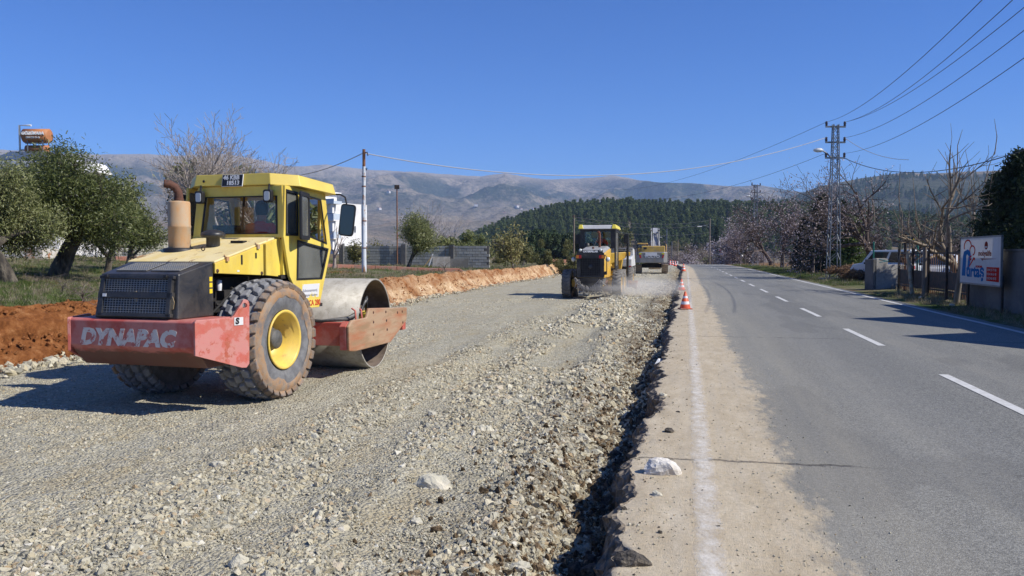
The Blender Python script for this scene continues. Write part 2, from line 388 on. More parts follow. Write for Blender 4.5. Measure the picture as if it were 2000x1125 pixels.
# ---- gravel bed
yg = np.concatenate([np.arange(1.6, 9, 0.035), np.geomspace(9, 175, 330)]); tg = np.linspace(0, 1, 250) ** 0.9
tg = np.unique(np.concatenate([np.linspace(0, 0.55, 90), np.linspace(0.55, 1, 150)]))
TT, YY = np.meshgrid(tg, yg); x0 = bank_foot(YY) - 0.12; x1 = road_edge(YY) + 0.10
X = x0 + (x1 - x0) * TT + bend(YY); Z = z_gravel(X, YY)
fine = 0.018 * fbm(X * 9, YY * 9, 71, 3) * (YY < 14)
m, nt, p = new_mat('crushed_stone'); b = NB(nt); pos = b.pos(); s = b.sep(pos)
base = b.ramp(b.noise(b.stretch(pos, (1.0, 0.25, 1.0)), 0.9, 5, 0.6), [(0.35, (0.386, 0.320, 0.197)), (0.52, (0.481, 0.421, 0.277)), (0.68, (0.564, 0.505, 0.351))])
vc = b.n('ShaderNodeTexVoronoi'); vc.inputs['Scale'].default_value = 34; b.L(pos, vc.inputs['Vector'])
peb = b.ramp(b.sep(vc.outputs['Color'])[0], [(0.0, (0.219, 0.210, 0.168)), (0.35, (0.418, 0.395, 0.296)), (0.7, (0.522, 0.493, 0.386)), (1.0, (0.668, 0.652, 0.554))])
vc2 = b.n('ShaderNodeTexVoronoi'); vc2.inputs['Scale'].default_value = 9; b.L(pos, vc2.inputs['Vector'])
peb2 = b.ramp(b.sep(vc2.outputs['Color'])[1], [(0.0, (0.272, 0.257, 0.197)), (0.5, (0.459, 0.430, 0.326)), (1.0, (0.606, 0.584, 0.474))])
col = b.mix(0.55, base, peb); col = b.mix(0.25, col, peb2)
sand = b.ramp(b.noise(b.stretch(pos, (1.6, .45, 1)), 1.3, 6, 0.7), [(0.50, 0.0), (0.68, 0.7)])
col = b.mix(sand, col, (0.439, 0.353, 0.203))
# dark loosened asphalt crumbs lie along the broken edge of the road
dk = b.math('MULTIPLY', b.maprange(s[0], -2.0, -0.75), b.ramp(b.noise(pos, 2.4, 6, 0.7), [(0.36, 0.0), (0.52, 0.9)]), True)
col = b.mix(dk, col, b.ramp(b.noise(pos, 8, 5, .7), [(.35, (0.075, 0.055, 0.035)), (.6, (0.19, 0.125, 0.065)), (.75, (0.28, 0.19, 0.10))]))
b.L(col, p.inputs['Base Color']); p.inputs['Roughness'].default_value = 0.95; p.inputs['Specular IOR Level'].default_value = 0.15
h = b.math('ADD', b.math('MULTIPLY', b.voro(pos, 34), -0.6), b.math('MULTIPLY', b.voro(pos, 12), -0.5)); h = b.math('ADD', h, b.math('MULTIPLY', b.noise(pos, 60, 4, 0.7), 0.35))
b.bump(h, 1.0, 0.06, p)
tag(link('gravel_roadbed', grid_mesh('gravel_roadbed', np.stack([X, YY, Z + fine], -1)), m), 'grey gravel roadbed being levelled and compacted', None, None, 'structure')

# ---- asphalt road with a broken edge, dusty shoulder and painted lines
yr = np.concatenate([np.arange(0.4, 12, 0.03), np.geomspace(12, 200, 420)])
e = road_edge(yr); cols = []
ROAD_Z = 0.27
def road_z(x, y): return ROAD_Z + 0.004 * vnoise(np.asarray(x) / 2, np.asarray(y) / 3, 81) + crest(y)
nz = lambda k: vnoise(yr * 7, yr * 0 + k, 90 + k) * .8 + .75 * vnoise(yr * 21, yr * 0 + k, 190 + k)
skirt = [(-0.05 + 0.05 * nz(1), -0.30), (-0.06 + 0.06 * nz(2), -0.16), (-0.02 + 0.05 * nz(3), -0.06), (0.015 + 0.02 * nz(4), -0.012)]
for dx, dz in skirt: cols.append(np.stack([e + dx, yr, ROAD_Z + dz + 0.02 * nz(5) * (dz < -0.02) + crest(yr)], -1))
for t in (0.0, .035, .08, .15, .25, .4, .6, .9, 1.4, 2.0, 3.0, 4.0, 5.2, 6.4, 7.05, 7.45):
    xx = np.where(t < 0.5, e + 0.03 + t, t); zz = road_z(xx, yr) - (0.014 * np.exp(-t / 0.06) * (0.6 + 0.6 * nz(6)) if t < 0.5 else 0)
    if t == 7.45: xx = xx + 0.10 * fbm(yr * 0.6, yr * 0, 83, 3); zz = zz - 0.03
    cols.append(np.stack([xx, yr, zz], -1))
P = np.stack(cols, 1); P[..., 0] += bend(P[..., 1])
nq = P.shape[1] - 1; mi = np.tile((np.arange(nq) < 4).astype(int), len(yr) - 1)
m, nt, p = new_mat('old_asphalt'); b = NB(nt); pos = b.pos(); s = b.sep(pos)
xx = b.math('SUBTRACT', s[0], b.math('MULTIPLY', b.math('POWER', b.math('MAXIMUM', b.math('SUBTRACT', s[1], 90.0), 0.0), 2.0), -0.0005))
lane = b.stretch(pos, (1.0, 0.06, 1.0))
asp = b.ramp(b.noise(lane, 1.6, 5, 0.6), [(0.34, (0.115, 0.115, 0.103)), (0.5, (0.150, 0.149, 0.132)), (0.66, (0.195, 0.190, 0.162))])
vc = b.n('ShaderNodeTexVoronoi'); vc.inputs['Scale'].default_value = 95; b.L(pos, vc.inputs['Vector'])
agg = b.ramp(b.sep(vc.outputs['Color'])[0], [(0.0, (0.05, 0.05, 0.05)), (0.45, (0.18, 0.18, 0.166)), (1.0, (0.40, 0.395, 0.35))])
asp = b.mix(0.52, asp, agg)
wp_ = b.math('ABSOLUTE', b.math('SINE', b.math('MULTIPLY', b.math('ADD', xx, b.math('MULTIPLY', b.noise(lane, .5, 2), .5)), 1.82)))
asp = b.mix(b.math('MULTIPLY', wp_, .12), asp, (0.20, 0.198, 0.185))
asp = b.mix(b.ramp(b.noise(b.stretch(pos, (.8, .22, 1)), .55, 3, .5), [(.56, 0.0), (.575, .32)]), asp, (0.100, 0.100, 0.094))
asp = b.mix(b.ramp(b.noise(pos, 1.9, 9, .85), [(.58, 0.0), (.8, .4)]), asp, (0.270, 0.255, 0.207))
wob = b.math('ADD', b.math('MULTIPLY', b.math('SUBTRACT', b.noise(pos, 0.9, 5, 0.65), 0.5), 0.55), b.math('MULTIPLY', b.math('SUBTRACT', b.noise(b.stretch(pos, (1, .35, 1)), 7, 6, 0.75), 0.5), .75))
xd = b.math('ADD', xx, wob)
grain = b.noise(pos, 26, 6, 0.8)
dust = b.ramp(b.noise(b.stretch(pos, (1.5, .6, 1)), 3.2, 9, 0.82), [(0.3, (0.36, 0.285, 0.175)), (0.46, (0.48, 0.39, 0.255)), (0.6, (0.56, 0.47, 0.325)), (0.74, (0.66, 0.58, 0.44))])
dust = b.mix(b.math('MULTIPLY', b.ramp(b.noise(lane, 5.5, 6, .75), [(.48, 0.0), (.62, 1.0)]), .28), dust, (0.42, 0.375, 0.30))
fd = b.math('MULTIPLY', b.maprange(xd, 0.90, 0.70), b.ramp(grain, [(0.30, 0.5), (0.58, 1.0)]), True)
film = b.math('MULTIPLY', b.maprange(xd, 2.9, 0.7), b.ramp(b.noise(lane, 2.5, 5, 0.7), [(0.3, 0.15), (0.7, 0.5)]), True)
film = b.math('MAXIMUM', film, b.math('MULTIPLY', b.ramp(b.noise(lane, 0.8, 6, 0.7), [(0.52, 0.0), (0.75, 0.22)]), 1.0))
col = b.mix(film, asp, (0.360, 0.325, 0.244)); col = b.mix(fd, col, dust)
# pebbly pale scuffs, dark crumbs and a cross crack on the shoulder
col = b.mix(b.math('MULTIPLY', b.ramp(b.voro(pos, 19), [(0.06, 1.0), (0.12, 0.0)]), b.ramp(b.noise(pos, 2.2, 3), [(0.5, 0.0), (0.6, 0.8)])), col, (0.130, 0.110, 0.083))
cw = b.math('ADD', s[1], b.math('MULTIPLY', b.noise(pos, 2.6, 5, 0.7), 0.28))
crk = b.math('ABSOLUTE', b.math('SUBTRACT', b.math('FRACT', b.math('MULTIPLY', b.math('ADD', cw, -1.75), 0.098)), 0.5))
crk = b.math('MULTIPLY', b.ramp(crk, [(0.0, 1.0), (0.0011, 0.0)]), b.ramp(b.noise(pos, 0.9, 3), [(0.44, 0.0), (0.5, 0.85)]))
col = b.mix(crk, col, (0.035, 0.030, 0.025))
b.L(col, p.inputs['Base Color']); p.inputs['Roughness'].default_value = 0.82; p.inputs['Specular IOR Level'].default_value = 0.35
b.bump(b.math('ADD', b.math('MULTIPLY', b.voro(pos, 120), -0.5), b.math('ADD', b.math('MULTIPLY', grain, 0.6), b.math('MULTIPLY', crk, -1.5))), 0.55, 0.012, p)
ASPH = m
m2, nt, p = new_mat('broken_asphalt_edge'); b = NB(nt); pos = b.pos(); s = b.sep(pos)
c = b.ramp(b.noise(pos, 14, 6, 0.75), [(0.3, (0.08, 0.068, 0.056)), (0.5, (0.17, 0.14, 0.105)), (0.75, (0.36, 0.29, 0.20))])
c = b.mix(b.maprange(s[2], 0.1, -0.05), c, (0.12, 0.08, 0.05))
b.L(c, p.inputs['Base Color']); p.inputs['Roughness'].default_value = 0.95; b.bump(b.voro(pos, 16), 1.0, 0.06, p)
rme = grid_mesh('road', P, True, mi); rme.polygons.foreach_set('use_smooth', mi == 0)
road = tag(link('road', rme, [m, m2]), 'grey asphalt road with dusty broken edge beside the gravel', None, None, 'structure')

def paint(name, wear_lo, wear_hi, c=(0.62, 0.62, 0.60)):
    m = bpy.data.materials.new(name); m.use_nodes = True; nt = m.node_tree; nt.nodes.clear(); b = NB(nt)
    out = b.n('ShaderNodeOutputMaterial'); d = b.n('ShaderNodeBsdfPrincipled'); t = b.n('ShaderNodeBsdfTransparent'); mx = b.n('ShaderNodeMixShader'); pos = b.pos()
    d.inputs['Roughness'].default_value = 0.8; d.inputs['Specular IOR Level'].default_value = 0.2
    b.L(b.ramp(b.noise(pos, 9, 5, 0.7), [(0.3, (c[0] * .72, c[1] * .71, c[2] * .68)), (0.7, c)]), d.inputs['Base Color'])
    b.L(b.ramp(b.noise(pos, 5.5, 8, 0.8), [(wear_lo, 0.0), (wear_hi, 1.0)]), mx.inputs[0]); b.L(t.outputs[0], mx.inputs[1]); b.L(d.outputs[0], mx.inputs[2]); b.L(mx.outputs[0], out.inputs[0]); return m
def paint_old():
    m = bpy.data.materials.new('worn_line_paint'); m.use_nodes = True; nt = m.node_tree; nt.nodes.clear(); b = NB(nt); out = b.n('ShaderNodeOutputMaterial'); d = b.n('ShaderNodeBsdfPrincipled'); t = b.n('ShaderNodeBsdfTransparent'); mx = b.n('ShaderNodeMixShader'); pos = b.pos(); s = b.sep(pos)
    d.inputs['Roughness'].default_value = .9; d.inputs['Specular IOR Level'].default_value = .1; b.L(b.ramp(b.noise(pos, 7, 7, .8), [(.35, (.58, .51, .40)), (.6, (.82, .79, .72))]), d.inputs['Base Color'])
    xx = b.math('SUBTRACT', s[0], b.math('MULTIPLY', b.math('POWER', b.math('MAXIMUM', b.math('SUBTRACT', s[1], 90.0), 0.0), 2.0), -0.0005))
    e_ = b.math('POWER', b.math('DIVIDE', b.math('ABSOLUTE', b.math('SUBTRACT', xx, 0.145)), 0.125), 2.0)
    f = b.math('SUBTRACT', b.math('ADD', b.math('MULTIPLY', b.noise(b.stretch(pos, (1.4, .7, 1)), 6.5, 9, .85), 2.2), -0.38), e_)
    b.L(b.ramp(f, [(.16, 0.0), (.9, .72)]), mx.inputs[0]); b.L(t.outputs[0], mx.inputs[1]); b.L(d.outputs[0], mx.inputs[2]); b.L(mx.outputs[0], out.inputs[0]); return m
PAINT_OLD, PAINT_DASH, PAINT_EDGE = paint_old(), paint('dash_paint', 0.30, 0.40), paint('edge_line_paint', 0.28, 0.38)
def strip(name, xa, xb, ya, yb, mat, parent=road, wob=0.0):
    n = max(2, int((yb - ya) / (0.25 if ya < 30 else 1.5)) + 1); yy = np.linspace(ya, yb, n); rows = []
    wa = wob * vnoise(yy * 3, yy * 0, 3); wb = wob * vnoise(yy * 3, yy * 0 + 5, 3)
    for k, xk in enumerate((xa, (xa + xb) / 2, xb)):
        q = xk + (wa, 0, wb)[k]; rows.append(np.stack([q + bend(yy), yy, road_z(q, yy) + 0.006], -1))
    return link(name, grid_mesh(name, np.stack(rows, 1)), mat, parent)
strip('edge_line', 0.02, 0.27, 1.0, 140, PAINT_OLD)
strip('edge_line', 6.88, 7.02, 1.0, 165, PAINT_EDGE)
yd = G(1848, 742, ROAD_Z).y - 3.4
DASH0 = G(1632, 637, ROAD_Z).y; 
for k in range(-2, 22):
    a = G(1724, 676, ROAD_Z).y + k * 7.1
    if a > 1: strip('lane_dash', 3.40, 3.53, a, a + 3.5, PAINT_DASH)

# ---- stones: convex chips in ten shapes
def chip(name, seed, mats, flat=0.6, n=13):
    rr = random.Random(seed); bm = bmesh.new()
    for i in range(n):
        v = Vector((rr.gauss(0, 1), rr.gauss(0, 1), rr.gauss(0, 1))).normalized() * rr.uniform(0.75, 1.0)
        bm.verts.new((v.x * rr.uniform(.42, .5), v.y * 0.42, v.z * 0.42 * flat + .08))
    r_ = bmesh.ops.convex_hull(bm, input=bm.verts); bmesh.ops.delete(bm, geom=[g for g in r_['geom_interior'] if isinstance(g, bmesh.types.BMVert)], context='VERTS')
    me = bpy.data.meshes.new(name); bm.to_mesh(me); bm.free(); me.materials.append(mats)
    return bpy.data.objects.new(name, me)
m, nt, p = new_mat('limestone_chip'); b = NB(nt); oi = b.n('ShaderNodeObjectInfo').outputs['Random']; oc = b.coord()
c = b.ramp(oi, [(0.0, (0.198, 0.190, 0.153)), (0.12, (0.344, 0.326, 0.262)), (0.3, (0.543, 0.468, 0.306)), (0.5, (0.606, 0.546, 0.386)), (0.68, (0.491, 0.463, 0.361)), (0.84, (0.732, 0.684, 0.524)), (0.93, (0.449, 0.315, 0.168)), (1.0, (0.836, 0.810, 0.692))])
c = b.mix(b.ramp(b.noise(oc, 4, 5, 0.7), [(0.35, 0.0), (0.75, 0.45)]), c, (0.522, 0.474, 0.336))
b.L(c, p.inputs['Base Color']); p.inputs['Roughness'].default_value = 0.9; p.inputs['Specular IOR Level'].default_value = 0.2
b.bump(b.noise(oc, 7, 5, 0.75), 0.5, 0.12, p); STONE = m
CHIPS = [chip('stone_chip', 100 + i, STONE, random.uniform(.5, .85), random.choice((10, 12, 14))) for i in range(12)]
TAR = M('asphalt_lump', (0.085, 0.074, 0.062), (0.27, 0.225, 0.165), scale=3, rough=0.9, bump=1.0, bscale=9, bdist=0.15)
TARS = [chip('asphalt_crumb', 300 + i, TAR, 0.75, 16) for i in range(5)]
def rnd_rot(n): return rng.uniform(0, 6.283, (n, 3)) * np.array([0.25, 0.25, 1.0])
def gravel_points(n, ya, yb, s_lo, s_hi, xa=None, xb=None, power=2.2):
    # even coverage per row, rows denser near the camera
    y = ya * (yb / ya) ** rng.random(n) if ya > 0 else rng.uniform(ya, yb, n)
    x0 = bank_foot(y) if xa is None else np.full(n, xa); x1 = road_edge(y) - 0.02 if xb is None else np.full(n, xb)
    x = x0 + (x1 - x0) * rng.random(n)
    s_ = s_lo * (s_hi / s_lo) ** (rng.random(n) ** power)
    return x, y, s_
X, Y, S_ = [], [], []
for a in ((70000, 1.9, 5.6, 0.014, 0.085, -7.5, None, 2.0), (85000, 4.5, 14, 0.02, 0.095, None, None, 2.2), (60000, 12, 38, 0.035, 0.11, None, None, 2.0), (15000, 32, 110, 0.07, 0.17, None, None, 2.0),
          (6500, 2.2, 11, 0.035, 0.13, -3.3, None, 2.0), (6500, 20, 58, 0.08, 0.27, -3.7, -1.5, 1.8), (5000, 10, 60, 0.08, 0.2, -3.2, None, 1.7), (1500, 2.2, 10, 0.06, 0.15, -6.5, -0.6, 1.8), (2500, 7, 26, 0.07, 0.15, -6.0, -0.6, 1.8)):
    x, y, s_ = gravel_points(*a); X.append(x); Y.append(y); S_.append(s_)
X = np.concatenate(X); Y = np.concatenate(Y); S_ = np.concatenate(S_)
patch = fbm(X / 1.2, Y / 3.0, 77, 4) + .13 * wind(X, Y) * sstep(-6.5, -4, X); keep = (S_ < 0.045) | (patch > -0.10) | ((X > -1.5) & (patch > -.3)); keep &= ~((X < -4.4) & (S_ > 0.07) & (patch < 0.28))
keep &= ~((X < -5.0) & (X > -7.6) & (np.abs(Y - 10.2) < 1.2) & (S_ > .04))
X, Y, S_ = X[keep], Y[keep], S_[keep]; n = len(X)
X2 = X + bend(Y); Z2 = z_gravel(X2, Y) - 0.06 * S_ - np.where(X < -4.4, 0.10, 0.0) * S_
scatter('gravel', np.stack([X2, Y, Z2], -1), S_[:, None] * rng.uniform(0.75, 1.25, (n, 3)), rnd_rot(n), rng.integers(0, 12, n), CHIPS, 'loose grey and tan crushed stone strewn over the roadbed')
# pale stones rolled to the foot of the soil bank
n = 2600; y = 7 * (75 / 7) ** rng.random(n); x = bank_foot(y) + rng.normal(0.12, 0.28, n); s_ = 0.05 * (0.26 / 0.05) ** (rng.random(n) ** 1.9)
scatter('toe_stones', np.stack([x + bend(y), y, np.maximum(z_gravel(x, y), z_ground(x, y)) + 0.02 + .05 * rng.random(n)], -1), s_[:, None] * rng.uniform(.75, 1.25, (n, 3)), rnd_rot(n), rng.integers(0, 12, n), CHIPS, 'pale stones lying along the foot of the soil bank')
# clods on the bank
n = 9000; y = 6 * (70 / 6) ** rng.random(n); t = rng.random(n); x = bank_foot(y) - t * 1.2; s_ = 0.02 * (0.13 / 0.02) ** (rng.random(n) ** 2)
CLODM = M('red_clod', (0.20, 0.07, 0.025), (0.40, 0.18, 0.07), scale=3, rough=1.0, bump=0.7, bscale=10, bdist=0.1, spec=.05, rand=.35)
CLODS = [chip('clod', 500 + i, CLODM, .8, 14) for i in range(4)]
scatter('soil_clods', np.stack([x + bend(y), y, z_field(x, y) * sstep(0, 1, t * 1.2 / 1.15) + 0.03], -1), s_, rnd_rot(n), rng.integers(0, 4, n), CLODS, 'crumbled red soil clods on the cut bank')
# black crumbs along the broken asphalt edge, and small ones on the shoulder
n = 3000; y = 1.9 * (70 / 1.9) ** rng.random(n); x = road_edge(y) - np.abs(rng.normal(0.02, 0.16, n)); s_ = 0.02 * (0.16 / 0.02) ** (rng.random(n) ** 1.8)
x1 = np.where(rng.random(n) < .12, road_edge(y) + np.abs(rng.normal(.15, .3, n)), x); on = x1 > road_edge(y) + 0.03; s_ = np.where(on, s_ * 0.38, s_)
scatter('asphalt_crumbs', np.stack([x1 + bend(y), y, np.where(on, road_z(x1, y), z_gravel(x1, y) + .03 * rng.random(n)) - .05 * s_], -1), s_, rnd_rot(n), rng.integers(0, 5, n), TARS, 'black crumbs of broken asphalt along the road edge')
EARTH = M('soil_coated_stone', (0.10, 0.072, 0.045), (0.30, 0.215, 0.125), scale=2.5, rough=1.0, bump=.6, bscale=8, bdist=.1, spec=.05, rand=.45)
ERT = [chip('earthy_stone', 600 + i, EARTH, .7, 13) for i in range(5)]
n = 7000; y = 1.9 * (60 / 1.9) ** rng.random(n); x = road_edge(y) - .12 - np.abs(rng.normal(0, .55, n)); s_ = 0.018 * (0.12 / 0.018) ** (rng.random(n) ** 2.0)
scatter('edge_rubble', np.stack([x + bend(y), y, z_gravel(x + bend(y), y) + .01], -1), s_[:, None] * rng.uniform(.75, 1.25, (n, 3)), rnd_rot(n), rng.integers(0, 5, n), ERT, 'brown soil-coated stones in the trench along the broken road edge')
n = 9000; y = 1.9 * (40 / 1.9) ** rng.random(n); x = np.where(rng.random(n) < .45, .72 + rng.normal(0, .22, n), road_edge(y) + .05 + np.abs(rng.normal(0.1, 0.5, n))); s_ = 0.005 * (0.03 / 0.005) ** (rng.random(n) ** 2)
scatter('shoulder_grit', np.stack([x, y, road_z(x, y)], -1), s_, rnd_rot(n), rng.integers(0, 12, n), CHIPS, 'small loose grit on the dusty shoulder')
# ================================================================ mountains, wooded hill, forest
def profile(pts, pxs):
    a = np.array(pts, float); return np.interp(pxs, a[:, 0], a[:, 1])
def polar(pxs, rhos):
    u = (np.asarray(pxs, float) - 1000) / FPX; D = _r[None, :] * u[:, None] + _f[None, :]; D = D / np.linalg.norm(D, axis=1)[:, None]
    return D[None, :, :2] * np.asarray(rhos)[:, None, None]
def elev(pxs, pys):            # tangent of elevation
    return (497.0 - np.asarray(pys, float)) / FPX / np.sqrt(1 + ((np.asarray(pxs, float) - 1000) / FPX) ** 2)
ridge = [(-900, 330), (-300, 290), (0, 296), (200, 302), (330, 306), (450, 303), (500, 316), (560, 325), (640, 324), (720, 333), (800, 337), (860, 341), (940, 344), (985, 337), (1060, 350), (1130, 353), (1200, 347), (1290, 356), (1350, 357), (1420, 363), (1480, 366), (1530, 373), (1600, 385), (1800, 400), (2300, 420), (2900, 430)]
pxs = np.linspace(-900, 2900, 900); rhos = np.concatenate([np.linspace(1300, 5200, 150), np.linspace(5250, 6600, 40)])
D2 = polar(pxs, rhos); X, Y = D2[..., 0], D2[..., 1]
Hr = elev(pxs, profile(ridge, pxs)) * 5600 + HC
T = np.clip((rhos - 1300) / (5600 - 1300), 0, None)[:, None]
shape = np.where(T < 1, 0.30 * T + 0.70 * T ** 2.3, 1 - 1.6 * (T - 1))
gul = fbm(X / 620, Y / 620, 201, 6, 0.52, ridged=True); det = fbm(X / 150, Y / 150, 203, 4)
Z = Hr[None, :] * shape + (gul - 0.05) * 150 * np.clip(T * 1.4, 0, 1) * np.clip((1.02 - T) * 6, 0.12, 1) + det * 15 * np.clip(T, 0, 1) * np.clip((1.02 - T) * 6, 0.2, 1)
# no shoulder of the slope may rise over the crest line
lim = (Hr[None, :] - HC) * np.clip(rhos / 5600, 0, 1)[:, None] * np.where(T < 1, 0.995, 1) + HC
Z = np.minimum(Z, np.where(T < 0.985, lim - 2, Z)) - 8 * (1 - np.clip(T * 8, 0, 1))
m, nt, p = new_mat('mountain_slope'); b = NB(nt); pos = b.pos(); s = b.sep(pos)
soil = b.ramp(b.noise(pos, 0.0045, 8, 0.7), [(0.3, (0.17, 0.145, 0.11)), (0.5, (0.27, 0.225, 0.165)), (0.64, (0.35, 0.29, 0.21)), (0.76, (0.40, 0.26, 0.16))])
scrub = b.ramp(b.noise(pos, 0.03, 6, 0.8), [(0.46, 0.0), (0.58, 0.7)])
c = b.mix(scrub, soil, (0.085, 0.085, 0.055))
hz = b.maprange(s[2], 120, 300); hz2 = b.maprange(s[2], 520, 400)
woods = b.math('MULTIPLY', b.math('MULTIPLY', hz, hz2), b.ramp(b.noise(pos, 0.0021, 7, 0.65), [(0.46, 0.0), (0.54, 1.0)]), True)
c = b.mix(b.math('MULTIPLY', woods, b.ramp(b.noise(pos, 0.05, 4, 0.7), [(0.35, 0.55), (0.5, 1.0)])), c, (0.035, 0.05, 0.03))
bare = b.math('MULTIPLY', b.maprange(s[2], 430, 560), b.ramp(b.noise(pos, 0.01, 5), [(0.3, 0.5), (0.6, 0.95)]))
c = b.mix(bare, c, (0.36, 0.31, 0.25))
field = b.math('MULTIPLY', b.maprange(s[2], 190, 60), b.ramp(b.voro(pos, 0.009, 'F1', 'Distance'), [(0.3, 0.0), (0.7, 0.8)]))
c = b.mix(field, c, b.ramp(b.noise(pos, 0.008, 2), [(0.4, (0.30, 0.22, 0.14)), (0.55, (0.17, 0.15, 0.10)), (0.66, (0.40, 0.25, 0.15))]))
b.L(c, p.inputs['Base Color']); p.inputs['Roughness'].default_value = 1.0; p.inputs['Specular IOR Level'].default_value = 0.0
b.bump(b.noise(pos, 0.02, 8, 0.75), 1.0, 22.0, p)
tag(link('mountains', grid_mesh('mountains', np.stack([X, Y, Z], -1)), m), 'hazy bare mountain range along the horizon', None, None, 'structure')
MZ = (pxs, rhos, Z)

# wooded flank that rises to the right of the road
rp = [(1380, 470), (1450, 425), (1530, 392), (1600, 366), (1680, 350), (1760, 338), (1810, 340), (1900, 336), (2000, 331), (2300, 318), (2900, 300)]
pxs = np.linspace(1380, 2900, 260); rhos = np.linspace(1000, 3400, 90); D2 = polar(pxs, rhos); X, Y = D2[..., 0], D2[..., 1]
Hr = elev(pxs, profile(rp, pxs)) * 2700 + HC; T = ((rhos - 1000) / 1700)[:, None]
shape = np.where(T < 1, 0.55 * T + 0.45 * T ** 2, 1 - 0.9 * (T - 1))
Z = Hr[None, :] * shape + fbm(X / 420, Y / 420, 221, 5, 0.5, True) * 26 * np.clip(T, 0, 1) * np.clip((1.05 - T) * 5, .15, 1) - 8 * (1 - np.clip(T * 8, 0, 1))
m, nt, p = new_mat('wooded_slope'); b = NB(nt); pos = b.pos(); s = b.sep(pos)
c = b.ramp(b.noise(pos, 0.035, 7, 0.8), [(0.35, (0.045, 0.055, 0.032)), (0.55, (0.095, 0.10, 0.062)), (0.7, (0.17, 0.155, 0.105))])
c = b.mix(b.math('MULTIPLY', b.maprange(s[2], 190, 255), b.ramp(b.noise(pos, 0.006, 4), [(0.45, 0.0), (0.52, 0.9)])), c, (0.36, 0.28, 0.19))
b.L(c, p.inputs['Base Color']); p.inputs['Roughness'].default_value = 1.0; p.inputs['Specular IOR Level'].default_value = 0.0
b.bump(b.noise(pos, 0.09, 6, 0.8), 1.0, 9.0, p)
tag(link('wooded_mountainside', grid_mesh('wooded_mountainside', np.stack([X, Y, Z], -1)), m), 'dark wooded mountainside behind the roadside trees', None, None, 'structure')
WS = (X.copy(), Y.copy(), Z.copy())

# the nearer hill under pine wood
hp = [(860, 497), (900, 482), (930, 472), (970, 455), (1020, 435), (1080, 419), (1140, 412), (1200, 408), (1300, 412), (1400, 413), (1500, 416), (1600, 420), (1800, 440), (2000, 460), (2300, 480), (2600, 497)]
pxs = np.linspace(860, 2600, 240); rhos = np.linspace(400, 1050, 70); D2 = polar(pxs, rhos); X, Y = D2[..., 0], D2[..., 1]
Hr = elev(pxs, profile(hp, pxs)) * 760; T = ((rhos - 400) / 360)[:, None]
Z = Hr[None, :] * np.where(T < 1, sstep(0, 1, T) * 0.6 + 0.4 * T, 1 - 0.5 * (T - 1) ** 2) + fbm(X / 90, Y / 90, 231, 4) * 2.2 * np.clip(T, 0, 1) - 7.0 * (1 - sstep(0, 0.7, T))
m, nt, p = new_mat('pine_floor'); b = NB(nt); pos = b.pos()
c = b.ramp(b.noise(pos, 0.06, 6, 0.7), [(0.35, (0.05, 0.045, 0.03)), (0.55, (0.13, 0.105, 0.065)), (0.7, (0.20, 0.15, 0.095))])
b.L(c, p.inputs['Base Color']); p.inputs['Roughness'].default_value = 1.0
tag(link('hill', grid_mesh('hill', np.stack([X, Y, Z], -1)), m), 'low hill under a dense pine wood', None, None, 'structure')

def leaf_mat(name, c_dark, c_mid, c_lite, trans=0.25, rough=0.6, island=True):
    if name in MATS: return MATS[name]
    m = bpy.data.materials.new(name); m.use_nodes = True; nt = m.node_tree; nt.nodes.clear(); b = NB(nt)
    out = b.n('ShaderNodeOutputMaterial'); p = b.n('ShaderNodeBsdfPrincipled'); t = b.n('ShaderNodeBsdfTranslucent'); mx = b.n('ShaderNodeMixShader')
    rnd = b.n('ShaderNodeNewGeometry').outputs['Random Per Island']; oi = b.n('ShaderNodeObjectInfo').outputs['Random']
    big = b.noise(b.coord(), 1.3, 3, 0.6)
    f = b.math('ADD', b.math('MULTIPLY', rnd, 0.6), b.math('MULTIPLY', big, 0.5)); f = b.math('ADD', f, b.math('MULTIPLY', b.math('SUBTRACT', oi, 0.5), 0.5))
    c = b.ramp(f, [(0.25, c_dark), (0.55, c_mid), (0.9, c_lite)])
    b.L(c, p.inputs['Base Color']); b.L(c, t.inputs[0]); p.inputs['Roughness'].default_value = rough; p.inputs['Specular IOR Level'].default_value = 0.3
    mx.inputs[0].default_value = trans; b.L(p.outputs[0], mx.inputs[1]); b.L(t.outputs[0], mx.inputs[2]); b.L(mx.outputs[0], out.inputs[0])
    MATS[name] = m; return m
PINE = leaf_mat('pine_needles', (0.05, 0.075, 0.026), (0.10, 0.145, 0.042), (0.175, 0.21, 0.065), 0.28)
BARK = M('bark', (0.10, 0.075, 0.055), (0.19, 0.155, 0.125), scale=7, rough=0.95, bump=0.8, bscale=14, bdist=.03, stretch=(1, 1, .35), spec=.1)
def quads(C, N1, N2):
    """quads at C spanned by half-vectors N1, N2 -> V, F"""
    V = np.stack([C - N1 - N2, C + N1 - N2, C + N1 + N2, C - N1 + N2], 1).reshape(-1, 3); F_ = np.arange(len(V)).reshape(-1, 4); return V, F_
def rand_dirs(n, g=rng):
    v = g.normal(size=(n, 3)); return v / np.linalg.norm(v, axis=1)[:, None]
def leaf_cloud(C, length, width, g=rng, up=0.0):
    n = len(C); a = rand_dirs(n, g); a[:, 2] += up; a /= np.linalg.norm(a, axis=1)[:, None]
    b_ = np.cross(a, rand_dirs(n, g)); b_ /= np.linalg.norm(b_, axis=1)[:, None] + 1e-9
    return quads(C, a * (length / 2 * g.uniform(.7, 1.3, n))[:, None], b_ * (width / 2 * g.uniform(.7, 1.3, n))[:, None])
